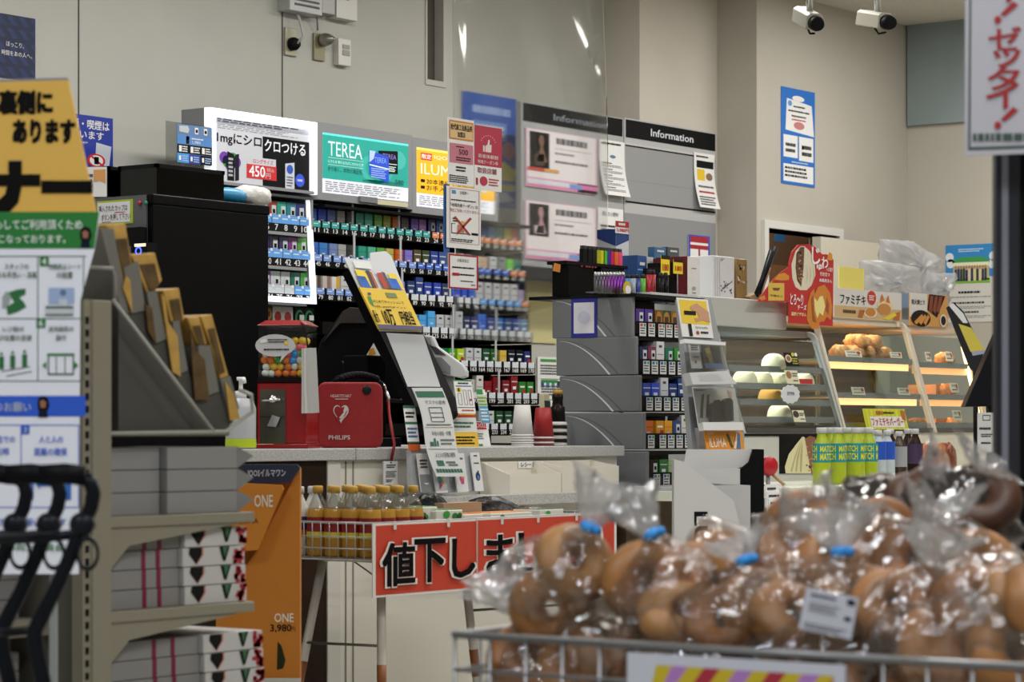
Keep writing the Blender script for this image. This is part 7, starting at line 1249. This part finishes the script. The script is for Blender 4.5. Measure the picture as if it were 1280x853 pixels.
# flat gift boxes
gw = M('c8c6c4', .6); gs = M('a7a6a6', .6)
def flatbox(x0, x1, y0, z, h, kind):
    mb = MB(); q = YP(y0 - .0004)
    mb.box((x0, y0, z), (x1, y0 + .26, z + h - .001), (gw if kind != 'rear' else M('8c8a89', .6)) if kind != 'grey' else M('8f8f8e', .6)); L = x1 - x0  # rear cartons are white too, their shade is put into a darker colour
    if kind == 'front':
        T = thing('flat_gift_box', '', 'box', ((x0 + x1) / 2, y0 + .13, z)); mb.build('carton', T, bevel=.0012); mb = MB()
        r = lambda f, g: q.P(x0 + L * f, z - 1 + h * g, 0)
        mb.poly([r(.12, .97), r(.33, .97), r(.33, .6), r(.22, .05), r(.1, .7)][::-1], M('c8887a', .6)); mb.poly([q.P(x0 + L * f, z - 1 + h * g, LH) for f, g in ((.1, .97), (.3, .97), (.3, .6), (.21, .1), (.09, .66))][::-1], M('1a1a1a', .6))
        mb.poly([q.P(x0 + L * f, z - 1 + h * g, LH) for f, g in ((.58, .97), (.75, .97), (.68, .2), (.64, .2))][::-1], M('1a2a1c', .6)); mb.poly([q.P(x0 + L * f, z - 1 + h * g, 2 * LH) for f, g in ((.63, .97), (.71, .97), (.67, .45), (.66, .45))][::-1], M('3a6a44', .6))
        rn = random.Random(int(z * 1000))
        for i in range(16): f, g = .83 + .15 * rn.random(), .08 + .8 * rn.random(); mb.poly([q.P(x0 + L * f + a_, z - 1 + h * g + b_, LH) for a_, b_ in ((-.005, -.0035), (.005, -.0035), (.005, .0035), (-.005, .0035))], M('b02a30', .6))
        mb.build('printed_pattern', T); return T
    if kind == 'rear':
        T = thing('flat_gift_box', '', 'box', ((x0 + x1) / 2, y0 + .13, z)); mb.build('carton', T, bevel=.0012)
        for f in (.50, .70): m2 = MB(); m2.box((x0 + L * f, y0 - .001, z), (x0 + L * f + .010, y0, z + h), M('7a1038', .5)); m2.build('pink_ribbon', T)
        return T
    T = thing('flat_gift_box', '', 'box', ((x0 + x1) / 2, y0 + .13, z)); mb.build('carton', T, bevel=.0012)
    if kind == 'grey' and x1 > 3.6: m2 = MB(); m2.prism([(x1, y0, z + h), (x1 + .045, y0, z + h * .55), (x1, y0, z)], (0, .26, 0), M('7f7f7e', .6)); m2.build('pointed_lid', T)
    return T
hB = .0345; on = ['bottom', 'second', 'third', 'top']
xm = 3.515
for lev, n, dx in ((1, 4, 0), (2, 3, .055)):
    for k in range(n):
        z = SH[lev] + .0005 + k * (hB + .0005); j = .003 * ((k * 7) % 3)
        t = flatbox(xm + dx + .004 - j, SX - .004 + dx * .9 - j, YG + .02, z, hB, 'front'); t['label'] = 'patterned flat gift box, %s of the front stack on the %s shelf' % (on[k], ('', 'middle', 'lowest')[lev]); t['group'] = 'patterned gift boxes'
        t = flatbox(PX1 + .01, xm + dx - j, YG + .03, z, hB, 'rear'); t['label'] = 'flat white box with pink ribbons, %s of the rear stack on the %s shelf' % (on[k], ('', 'middle', 'lowest')[lev]); t['group'] = 'ribboned gift boxes'
for k in range(3):
    z = SH[0] + .0005 + k * .0405
    t = flatbox(PX1 + .16, SX - .03, YG + .02, z, .04, 'grey'); t['label'] = 'plain grey flat box with pointed lid, %s of three on the upper shelf' % ('bottom', 'middle', 'top')[k]; t['group'] = 'plain grey boxes'
    t = flatbox(PX1 + .01, PX1 + .155, YG + .035, z, .04, 'grey'); t['label'] = 'short grey flat box next to the post, %s of three on the upper shelf' % ('bottom', 'middle', 'top')[k]; t['group'] = 'short grey boxes'
for lev, n in ((1, 3), (2, 3)):
    for k in range(n): 
        t = flatbox(2.88 + .012 * (k % 2), 3.225, YG + .14, SH[lev] - .0115 + k * .035, hB, 'rear'); t['label'] = 'ribboned white box behind the trolley handles, %s of the left %s stack' % (on[k], ('', 'middle', 'lower')[lev]); t['group'] = 'ribboned boxes on the left side'
# ------------------------------------------------------------ posters at the gondola end
q = CF(60, 400, 4.28, 0); T = thing('yellow_signboard', 'big yellow signboard with black Japanese letters at the far left', 'signboard', V((q.px(0, 853).x, q.px(0, 853).y, 0)))
mb = MB(); mb.pprism(q, [(-60, 104), (85, 100), (119, 262), (120, 275), (-60, 275)], .012, M('e0b24e', .6)); mb.pprism(Pl(q.P(0, 0, -.002), q.u, q.v), [(-60, 101), (84, 97), (86, 101), (-60, 105)], .01, M('8a8690', .5)); mb.build('board', T)
mb = MB()
def tq(pl, t, x0, y0, x1, y1, m, b=.02, h=2): a_, c_ = pl.uv(x0, y0), pl.uv(x1, y1); mb.tx(pl, t, a_[0], c_[1], c_[0], a_[1], m, h, b)
bk_ = M('0d0b0a', .6)
tq(q, 'の裏側に', -22, 114, 65, 142, bk_, .12); tq(q, 'あります', 17, 151, 93, 178, bk_, .12); tq(q, 'コーナー', -140, 204, 112, 266, M('a89a7a', .6), .12, 1); tq(q, 'コーナー', -138, 206, 110, 264, bk_, .16, 3); mb.build('black_lettering', T)
mb = MB(); u0, u1 = q.uv(-50, 300)[0], q.uv(-40, 300)[0]; mb.obox(Pl(q.P(0, 0, -.013), q.u, q.v), u0, -1, u1, q.uv(0, 110)[1], .02, GREY); u0, u1 = q.uv(60, 300)[0], q.uv(68, 300)[0]; mb.obox(Pl(q.P(0, 0, -.013), q.u, q.v), u0, -1, u1, q.uv(0, 110)[1], .02, GREY); mb.build('support_post', T)
q = Pl(q.P(0, 0, .006), q.u, q.v)
T = thing('hygiene_poster', 'long white poster with green and blue panels hanging below the yellow signboard', 'poster', q.px(45, 715)); mb = MB()
wpz = M('eceef8', .6); mb.pprism(q, [(-60, 265), (125, 265), (118, 312), (100, 376), (98, 718), (-60, 718)], .003, wpz); mb.build('sheet', T)
mb = MB(); gq = M('14782a', .6); bq = M('2458d0', .6); lq = M('2a5a3a', .6)
def pq(pts, m, h=1): mb.poly([q.px(x, y, h * LH) for x, y in pts][::-1], m)
def rq(x0, y0, x1, y1, m, h=1): pq([(x0, y0), (x1, y0), (x1, y1), (x0, y1)], m, h)
pq([(-60, 265), (124, 265), (118, 311), (-60, 311)], gq); PW2 = M('f0f6f0', .6)
tq(q, '安心してご利用頂くため', -18, 275, 103, 287, PW2, .02, 3); tq(q, 'おこなっております。', -12, 294, 82, 304, PW2, .02, 3)
for cx, cy, k in ((107, 293, 1), (54, 505, 2)):   # small office clerk figures
    pq([(cx - 7, cy + 1), (cx - 6, cy - 7), (cx, cy - 10), (cx + 6, cy - 7), (cx + 8, cy + 2), (cx + 6, cy + 8), (cx - 6, cy + 8)], M('14100e', .6), 2); pq([(cx - 4, cy - 3), (cx, cy - 5), (cx + 4, cy - 2), (cx + 3, cy + 5), (cx - 3, cy + 5)], M('9a6650', .6), 3); pq([(cx - 5, cy + 8), (cx + 5, cy + 8), (cx + 6, cy + 17), (cx - 6, cy + 17)], M('141c2c', .6), 3)
for y in (320, 398, 476): rq(-60, y, 108 - (y - 320) * .05, y + 1, lq, 2)
for x in (47, ): rq(x, 320, x + 1, 476, lq, 2)
rq(104, 320, 105, 476, lq, 2)
for x, y, t in ((50, 321, '4'), (46, 398, '6')): rq(x, y, x + 11, y + 12, gq, 2); tq(q, t, x + 3, y + 2, x + 8, y + 10, PW2, .02, 4)
tq(q, 'スタッフの', 6, 330, 36, 337, lq, .02, 3); tq(q, '清めな手洗い・消毒', -10, 340, 46, 348, lq, .02, 3); tq(q, '飛散防止シート', 61, 330, 101, 337, lq, .02, 3); tq(q, 'の設置', 71, 340, 91, 348, lq, .02, 3); tq(q, 'レジ前の', 4, 408, 30, 415, lq, .02, 3); tq(q, '並び位置の変更', -8, 419, 40, 426, lq, .02, 3); tq(q, '店内換気の', 61, 408, 92, 415, lq, .02, 3); tq(q, '励行', 70, 419, 83, 426, lq, .02, 3)
pq([(10, 366), (22, 362), (32, 361), (32, 368), (24, 372), (30, 378), (33, 384), (22, 390), (10, 394), (8, 384), (18, 378), (14, 372)], M('1f6a34', .6), 2); pq([(3, 372), (8, 364), (14, 370), (10, 384), (3, 386)], M('9aa4a0', .6), 2)
rq(61, 360, 93, 380, M('9fb2d8', .6), 2); mb.add([q.px(79 + 4 * math.cos(i * .6283), 366 + 4 * math.sin(i * .6283), 3 * LH) for i in range(10)][::-1], [list(range(10))], M('5a7a9a', .6)); pq([(73, 384), (74, 374), (84, 374), (86, 384)], M('c4ccd8', .6), 3); rq(57, 383, 92, 386, M('2a5a4a', .6), 3); rq(57, 386, 92, 394, M('c4c8cc', .6), 3); rq(57, 393, 92, 394.5, M('2a5a4a', .6), 4)
for x in (2, 16, 31): pq([(x - 3, 462 - x * .1), (x - 3, 446 - x * .1), (x + 3, 446 - x * .1), (x + 3, 462 - x * .1)], M('1f6a34', .6), 3); pq([(x - 2.5, 444 - x * .1), (x, 440 - x * .1), (x + 2.5, 444 - x * .1)], M('1f6a34', .6), 3)
pq([(2, 464), (38, 458), (38, 459), (2, 465)], M('2a3a30', .6), 2); pq([(8, 470), (40, 464), (40, 465), (8, 471)], M('2a3a30', .6), 2)
rq(59, 442, 93, 445, gq, 2); rq(60, 445, 61.5, 469, lq, 2); rq(91, 445, 92.5, 469, lq, 2); rq(60, 467, 92, 469, lq, 2); rq(70, 446, 71, 467, lq, 2); rq(81, 446, 82, 467, lq, 2); pq([(53, 457), (58, 452), (58, 462)], gq, 3); pq([(98, 457), (93, 452), (93, 462)], gq, 3)
rq(-60, 495, 107, 521, bq); tq(q, 'お客様へのお願い', -54, 503, 39, 515, M('c0cae0', .6), .02, 3)
for y in (531, 634): rq(-60, y, 99, y + 1, bq, 2)
rq(26, 531, 27, 634, bq, 2); rq(98, 531, 99, 634, bq, 2); rq(27, 532, 37, 543, bq, 2); tq(q, '3', 30, 534, 34, 541, M('c0cae0', .6), .02, 4)
tq(q, '入店での', -12, 545, 19, 554, bq, .02, 3); tq(q, '利用', -8, 560, 11, 569, bq, .02, 3); tq(q, '人と人の', 49, 545, 79, 554, bq, .02, 3); tq(q, '距離の確保', 43, 560, 84, 570, bq, .02, 3)
for x in (37, 84): pq([(x - 5, 625), (x - 5, 600), (x - 3, 590), (x + 3, 590), (x + 5, 600), (x + 5, 625)], M('2a6ac0', .6), 3); pq([(x - 4, 588), (x, 580), (x + 4, 588)], M('2a6ac0', .6), 3)
pq([(44, 604), (50, 596), (50, 600), (72, 600), (72, 596), (78, 604), (72, 612), (72, 608), (50, 608), (50, 612)], M('2a6ac0', .6), 3)
tq(q, 'ご協力をお願いします', -22, 648, 83, 658, M('3a6ac0', .6), .02, 3); tq(q, '安全・安心向上委員会', -40, 680, 80, 689, gq, .02, 3); mb.build('print', T)
# ------------------------------------------------------------ shopping trolleys
tb = M('1a1c21', .3, .3)
for k in range(3):
    off = -42 * k; q = CF(70 + off, 650, 3.6 + .12 * k, 0); P_ = lambda x, y, h=0: q.px(x + off, y, h)
    g0 = P_(60, 853); T = thing('shopping_trolley', ('nearest black shopping trolley with its handle in front of the poster', 'middle black shopping trolley of the nested three', 'leftmost black shopping trolley of the nested three')[k], 'trolley', V((g0.x, g0.y, 0)), 'nested trolleys')
    mb = MB(); ft = P_(70, 853); ft = V((ft.x, ft.y, .06)); mb.tube([P_(106, 598), P_(114, 605), P_(117, 618), P_(114, 634), P_(104, 656), P_(88, 695), P_(68, 740), P_(50, 775), P_(43, 790), P_(45, 815), P_(54, 853), ft], [.0105] * 7 + [.0115] * 5, tb, 10); mb.build('side_tube', T)
    m2 = MB(); m2.tube([P_(50, 594, -.0), P_(80, 592), P_(106, 595)], .0145, M('101013', .5), 10); m2.build('handle_grip', T)
    m2 = MB(); m2.lathe(P_(103, 656, .002), [(.017, -.012), (.017, .006), (.010, .013), (.004, .015)], M('202228', .3, .2), 16, q.n); m2.build('joint_hub', T)
    m2 = MB(); m2.torus(P_(111, 692, .01), .0165, .0028, tb, Matrix((q.u, q.v, q.n)).transposed() @ Matrix.Diagonal((.85, 1.25, 1)), 20, 8); m2.build('ring', T)
    m2 = MB(); m2.tube([P_(98, 668, -.01), P_(50, 674, -.05), P_(-20, 680, -.1)], .007, tb, 8); m2.build('cross_tube', T); m2 = MB(); m2.tube([P_(46, 788, -.01), P_(0, 795, -.05), P_(-20, 797, -.07)], .006, tb, 8); m2.build('cross_tube', T)
    m2 = MB(); m2.lathe((ft.x, ft.y, 0.03) - RT * .012 if False else V((ft.x, ft.y, .03)) - RT * .012, [(.03, 0), (.03, .024)], M('141416', .5), 16, RT); m2.build('wheel', T)
# ------------------------------------------------------------ bagel basket in the foreground
BX0, BX1, BY0, BY1, BZ0, BZ1 = 2.70, 3.36, 1.16, 2.06, .47, .734
wr = M('8f8f90', .35, .6)
T = thing('wire_basket', 'grey wire basket heaped with bagged bagels in the foreground', 'wire basket', ((BX0 + BX1) / 2, (BY0 + BY1) / 2, 0))
mb = MB(); mb.tube([(BX0, BY0, BZ1), (BX0, BY1, BZ1), (BX1, BY1, BZ1), (BX1, BY0, BZ1)], .0052, wr, 8, closed=True); mb.build('top_rim', T)
mb = MB()
for z in (BZ1 - .045, BZ1 - .1, BZ1 - .16, BZ0): mb.tube([(BX0, BY0, z), (BX0, BY1, z), (BX1, BY1, z), (BX1, BY0, z)], .003, wr, 6, closed=True)
for i in range(17): y = BY0 + (BY1 - BY0) * i / 16; mb.tube([(BX0, y, BZ1), (BX0, y, BZ0), (BX1, y, BZ0), (BX1, y, BZ1)], .0026, wr, 5)
for i in range(1, 12): x = BX0 + (BX1 - BX0) * i / 12; mb.tube([(x, BY1, BZ1), (x, BY1, BZ0), (x, BY0, BZ0), (x, BY0, BZ1)], .0026, wr, 5)
mb.build('wire_mesh', T)
for x in (BX0 + .04, BX1 - .04):
    for y in (BY0 + .04, BY1 - .04): MB().tube([(x, y, BZ0), (x, y, 0)], .012, wr, 8).build('leg', T)
MB().box((BX0 + .006, BY0 + .006, BZ0 + .004), (BX1 - .006, BY1 - .006, BZ0 + .01), M('6a6058', .7)).build('floor_board', T)
# striped price card on its side
q = XP(BX0 - .009); T = thing('striped_price_card', 'white edged card with yellow red and purple stripes on the basket front', 'price card', q.px(920, 853))
u0, v1 = q.uv(784, 816); u1, _ = q.uv(1056, 820); v0 = v1 - .12; mb = MB(); mb.obox(q, u0, v0, u1, v1, .004, M('c9cbd6', .4)); mb.build('card', T)
mb = MB(); w0, w1, y1 = u0 + .016, u1 - .014, v1 - .013; H = .09
cols_ = ['c8b020', 'a8283c', 'c8b020', 'b07ac0']; n = 12; st = (w1 - w0) / n
for i in range(-2, n):
    a_ = w0 + st * i; pts = [(a_, y1 - H), (a_ + st, y1 - H), (a_ + st + H * .8, y1), (a_ + H * .8, y1)]; pts = [(min(max(x, w0), w1), y) for x, y in pts]; mb.poly([q.P(x, y, LH) for x, y in pts], M(cols_[i % 4], .5))
mb.tx(q, 'お買得', w0 + .05, y1 - .085, w1 - .05, y1 - .022, M('8a2a1c', .5), 3, .03); mb.build('striped_print', T)
# bags of bagels
fl = film('bagel_bag_film', 'f8f7f5', .62, .12, .035, 38, 1.0, diff=.02); fn_ = film('bag_neck_film', 'f6f4f2', .6, .2, .08, 40, 1.0, diff=.38); fdk = film('dark_bag_film', '9a8a7c', .5, .12, .10, 24, 1.0, diff=.04)
bgm = [M('9a6838', .5, noise=.28, scale=14, bump=.1), M('87562c', .5, noise=.3, scale=14, bump=.1), M('a27444', .5, noise=.25, scale=14, bump=.1), M('4a2a18', .5, noise=.3, scale=14, bump=.1)]
tie_m = M('2a90e0', .4)
rb_ = random.Random(77)
def bagel_bag(px, py, X, label, bag, neck=None, tilt=(0, 0), size=(.085, .1, .075), sticker=None, dark=False, tie=True):
    """bag: offsets (px,py,depth,kind,euler) of bagels; neck: pixel path of the gathered top"""
    c = onX(px, py, X); T = thing('bagel_bag', label, 'bag of bagels', (c.x, c.y, c.z), 'bags of bagels')
    for (dx, dy, dd, kd, e) in bag:
        o = onX(px + dx, py + dy, X) + FW * dd; mb = MB(); p_, y_ = e; rot = (-FW * math.cos(p_) * math.cos(y_) + RT * math.cos(p_) * math.sin(y_) + UP * math.sin(p_)).to_track_quat('Z', 'Y').to_matrix()
        mb.torus(o, .033, .0235, bgm[kd], rot, 26, 14, .95, .06); mb.build('bagel', T)
    mb = MB(); rn = random.Random(int(px * 7 + py)); ph = [rn.random() * 6 for _ in range(6)]
    xs = [b_[0] for b_ in bag]; ys = [b_[1] for b_ in bag]; cx, cy = (min(xs) + max(xs)) / 2, (min(ys) + max(ys)) / 2; cen = onX(px + cx, py + cy, X) + FW * .01
    D = (cen - CAM).dot(FW); rx = (max(xs) - min(xs)) / 2 * D / F + .064; rz = (max(ys) - min(ys)) / 2 * D / F + .062; ry = size[1] * .8
    nk = None
    if neck: nk = onX(px + neck[0][0], py + neck[0][1], X)
    n, N = 18, 36; vs, fs = [], []
    ax = (nk - cen) if nk else V((0, 0, .08))
    up_ = ax.normalized(); s1 = FW.cross(up_).normalized(); s2 = up_.cross(s1)
    # extent along and across the neck axis
    h = ax.length; al = abs(up_.dot(UP)); low = rz * al + rx * (1 - al); wd = rx * al + rz * (1 - al)
    for i in range(n + 1):
        f = i / n; t_ = -low + (low + h) * f
        if f < .6: g = f / .6; r = math.sin(g * math.pi / 2) ** .6
        else: g = (f - .6) / .4; r = (1 - g) ** 1.1 * .86 + .14 if nk else math.cos(g * math.pi / 2) ** .8
        for k in range(N):
            a = 2 * math.pi * k / N; cr = 1 + .05 * math.sin(3 * a + ph[0] + 3 * f) + .04 * math.sin(7 * a + ph[1] + 7 * f) + .03 * math.sin(13 * a + ph[2] - 9 * f) * (.4 + f)
            vs.append(cen + up_ * t_ + s1 * wd * r * cr * math.cos(a) + s2 * ry * r * cr * math.sin(a))
    for i in range(n):
        for k in range(N): l = (k + 1) % N; fs.append((i * N + k, i * N + l, (i + 1) * N + l, (i + 1) * N + k))
    mb.add(vs, fs, fdk if dark else fl, True); mb.build('clear_film', T)
    if nk:
        p1 = onX(px + neck[1][0], py + neck[1][1], X); ax2 = p1 - nk; L = ax2.length; u_ = ax2.normalized(); s1 = FW.cross(u_).normalized(); s2 = u_.cross(s1); vs, fs = [], []
        for i in range(13):
            f = i / 12; r = .009 + neck[2] * f ** .8
            for k in range(30): a = 2 * math.pi * k / 30; cr = 1 + .3 * math.sin(6 * a + ph[3] + 2 * f) * f + .16 * math.sin(9 * a + ph[4] + 3 * f) * f + .05 * math.sin(17 * f + a); vs.append(nk + u_ * L * f * (1 + .08 * math.sin(3 * a + ph[5])) + s1 * r * cr * math.cos(a) + s2 * r * .45 * cr * math.sin(a))
        for i in range(12):
            for k in range(30): l = (k + 1) % 30; fs.append((i * 30 + k, i * 30 + l, (i + 1) * 30 + l, (i + 1) * 30 + k))
        MB().add(vs, fs, fn_, True).build('gathered_top', T)
        if tie: mt_ = MB(); mt_.lathe(nk - u_ * .006, [(.0085, 0), (.012, .003), (.012, .01), (.0085, .013)], tie_m, 10, u_); mt_.ball(nk + s1 * .012 - FW * .006, .007, .005, .006, tie_m, 6); mt_.build('blue_tie', T)
    if sticker:
        D0 = (cen - CAM).dot(FW) - ry - .03; qs = CF(px, py, D0, sticker[4], 12); a_ = math.radians(sticker[5]); qs = Pl(qs.px(px + sticker[0], py + sticker[1]), qs.u * math.cos(a_) + qs.v * math.sin(a_), qs.v * math.cos(a_) - qs.u * math.sin(a_))
        mb = MB(); b = Bd(mb, qs, 0, 0, 0, 0, uv=(-sticker[2] / 2, sticker[3] / 2, sticker[2] / 2, -sticker[3] / 2), base=M('b9bac4', .6), t=.001); b.g(.1, .1, .6, .2, 1, INK).r(.8, .08, .95, .22, INK).g(.1, .3, .7, .55, 3, M('8a8a94', .6)).g(.08, .8, .9, .95, 2, M('6a6a70', .6)).r(.8, .5, .93, .6, INK); mb.build('price_label', T)
E_ = lambda p, y: (math.radians(p), math.radians(y))
# front row first
bagel_bag(708, 725, 2.80, 'lone bag with two stacked bagels, leftmost on the heap', [(10, -20, 0, 2, E_(25, 30)), (-18, 34, -.02, 0, E_(-18, -8))], [(28, -66), (52, -125), .034])
bagel_bag(690, 830, 2.79, 'bag with its flared top leaning left, inside the left basket end', [(-30, -2, 0, 1, E_(30, 20)), (28, 4, 0, 0, E_(10, -40)), (-2, 50, .02, 1, E_(20, -60))], [(-36, -62), (-76, -118), .034])
bagel_bag(838, 740, 2.82, 'bag with a blue tie just in front of the white cardboard display', [(-34, -12, 0, 0, E_(-5, 25)), (12, 28, -.03, 2, E_(50, 10)), (34, -6, .04, 0, E_(0, 10))], [(-22, -70), (-52, -120), .028])
bagel_bag(925, 762, 2.80, 'bag of bagels facing forward at the centre of the heap', [(-18, 14, -.02, 1, E_(35, -30)), (30, -2, .01, 0, E_(40, 20)), (-22, -24, .05, 0, E_(15, -50))], [(6, -60), (-6, -92), .03])
bagel_bag(1030, 765, 2.80, 'bag with a white price label in the middle of the heap', [(-40, 10, 0, 0, E_(40, 30)), (14, 12, .0, 2, E_(5, 60)), (52, -2, .03, 1, E_(20, -15))], [(20, -74), (14, -128), .04], sticker=(6, 2, .062, .05, 0, -12))
bagel_bag(1130, 768, 2.82, 'bag of bagels right of the labelled bag', [(-14, -6, -.01, 0, E_(35, 10)), (28, 8, .01, 1, E_(10, 65)), (6, 36, .02, 0, E_(-10, -30))], [(34, -60), (46, -104), .034], tie=False)
bagel_bag(1246, 762, 2.82, 'bag of bagels standing on edge at the right picture edge', [(-26, 0, 0, 1, E_(30, 10)), (8, -2, 0, 2, E_(5, 70)), (36, 0, 0, 0, E_(5, 72))], [(40, -62), (90, -80), .03], tie=False)
bagel_bag(1195, 812, 2.78, 'low bag of bagels behind the right front wires', [(-40, 6, 0, 0, E_(5, 68)), (20, 14, 0, 1, E_(40, 0)), (66, 10, .0, 0, E_(20, 30))], None, tie=False)
bagel_bag(890, 846, 2.80, 'low bag of bagels behind the striped card', [(-50, 0, 0, 1, E_(30, -20)), (0, 4, 0, 0, E_(40, 0)), (54, 4, 0, 1, E_(20, 30))], None, tie=False)
bagel_bag(1040, 850, 2.79, 'low bag of bagels below the labelled bag', [(-50, 0, 0, 0, E_(30, -20)), (0, -6, 0, 1, E_(30, 0)), (50, 0, 0, 0, E_(20, -30))], None, tie=False)
bagel_bag(775, 812, 2.82, 'low bag of bagels between the lone bag and the striped card', [(-22, 4, 0, 0, E_(40, 20)), (34, 2, 0, 1, E_(30, -10))], None, tie=False)
# second and third rows
bagel_bag(922, 714, 2.99, 'bag of bagels behind the centre bag below the white box', [(-24, -2, 0, 0, E_(10, 20)), (20, 10, .0, 1, E_(55, 10)), (60, 16, .02, 0, E_(40, -20))], [(56, -32), (92, -66), .034])
bagel_bag(1012, 690, 2.99, 'bag of bagels behind the labelled bag', [(-20, 6, 0, 0, E_(50, 30)), (30, 14, .0, 0, E_(40, 10)), (4, 40, .0, 1, E_(20, -40))], [(40, -8), (70, -60), .045])
bagel_bag(1118, 700, 3.0, 'bag of bagels with crumpled film right of the blue tie', [(-22, 0, 0, 0, E_(10, 20)), (26, 6, 0, 1, E_(40, 0)), (-6, -26, .04, 1, E_(20, 30))], [(30, -40), (58, -60), .04], tie=False)
bagel_bag(1200, 700, 3.05, 'bag of bagels beside the pole in the second row', [(-26, 0, 0, 1, E_(50, -20)), (24, 10, 0, 0, E_(30, 20))], [(0, -54), (-10, -80), .03], tie=False)
bagel_bag(1030, 640, 3.16, 'bag of bagels with glittering top below the green drinks', [(-30, 22, 0, 0, E_(10, -30)), (20, 26, 0, 1, E_(40, 10))], [(0, -8), (-20, -24), .03], tie=False)
bagel_bag(1128, 634, 3.18, 'dark bag of brown bagels heaped at the back', [(-30, 6, 0, 3, E_(20, -20)), (22, 0, 0, 3, E_(40, 20)), (-4, 32, .0, 3, E_(30, -30))], [(24, -34), (56, -46), .035], tie=False, dark=True)
bagel_bag(1200, 626, 3.2, 'dark bag of brown bagels next to the pole', [(-28, 4, 0, 3, E_(15, 20)), (24, 0, 0, 3, E_(40, -10)), (0, 36, .0, 3, E_(20, 30))], [(20, -40), (34, -56), .04], tie=False, dark=True)
# hidden filling under the heap
T = bpy.data.objects.get('x'); mb = MB()
mb.box((BX0 + .16, BY0 + .05, BZ0 + .0105), (BX1 - .04, BY1 - .12, BZ1 - .1), M('7a5a3a', .7)); tag(mb.build('cardboard_tray'), 'brown cardboard tray under the heap of bagged bagels', 'tray')
# ------------------------------------------------------------ pole with the white and red sign
XPz = 3.62; p = onX(1259, 500, XPz); q = CF(1259, 500, (p - CAM).dot(FW), 0)
T = thing('sign_pole', 'dark metal pole with a pale stripe at the right edge', 'pole', (p.x, p.y, 0)); mb = MB(); u0, u1 = q.uv(1245, 500)[0], q.uv(1276, 500)[0]; mb.obox(q, u0, -1, u1, 2.2, .034, M('35363f', .35, .4)); mb.build('post', T, bevel=.004)
mb = MB(); a_, b_ = q.uv(1252, 500)[0], q.uv(1260, 500)[0]; mb.obox(Pl(q.P(0, 0, .003), q.u, q.v), a_, -1, b_, 2.2, .003, M('8a8b98', .4, .3)); mb.build('pale_strip', T)
mb = MB(); a_, b_ = q.uv(1266, 500)[0], q.uv(1310, 500)[0]; mb.obox(Pl(q.P(0, 0, -.006), q.u, q.v), a_, -1, b_, 2.2, .02, M('0d0d10', .5)); mb.build('dark_back_panel', T)
q = CF(1250, 100, (p - CAM).dot(FW) - .06, -4); T = thing('hanging_sign', 'white sign with red brush letters hanging at the top right', 'sign', q.px(1250, 195)); mb = MB(); mb.pprism(q, [(1207, -70), (1330, -70), (1330, 190), (1206, 195)], .006, M('b9b7c0', .6)); mb.build('board', T)
mb = MB(); gq2 = M('3a5048', .6); rs = M('a01c22', .6)
mb.poly([q.px(*p_, LH) for p_ in ((1212, -60), (1214.5, -60), (1213, 185), (1210, 187))][::-1], gq2); mb.poly([q.px(*p_, LH) for p_ in ((1211, 184), (1330, 180), (1330, 184), (1210, 188))][::-1], gq2)
def st_(t, x0, y0, x1, y1, rot=0): a_, c_ = q.uv(x0, y0), q.uv(x1, y1); mb.tx(q, t, a_[0], c_[1], c_[0], a_[1], rs, 3, .03)
st_('ゼ', 1236, 34, 1276, 63); st_('ッ', 1242, 62, 1275, 84); st_('タ', 1235, 84, 1274, 112); st_('イ', 1233, 104, 1273, 135)
for y in (0, 132): mb.poly([q.px(*p_, 3 * LH) for p_ in ((1266, y + 2), (1273, y + 6), (1256, y + 20), (1250, y + 18))][::-1], rs); mb.poly([q.px(1247 + 4.5 * math.cos(i * .6283), y + 25 + 5 * math.sin(i * .6283), 3 * LH) for i in range(10)][::-1], rs)
st_('イ', 1238, -30, 1276, 2)
b = Bd(mb, q, 1216, 166, 1330, 177); b.g(0, 0, 1, 1, 1, gq2, 3, 4, .8); mb.build('red_lettering', T)
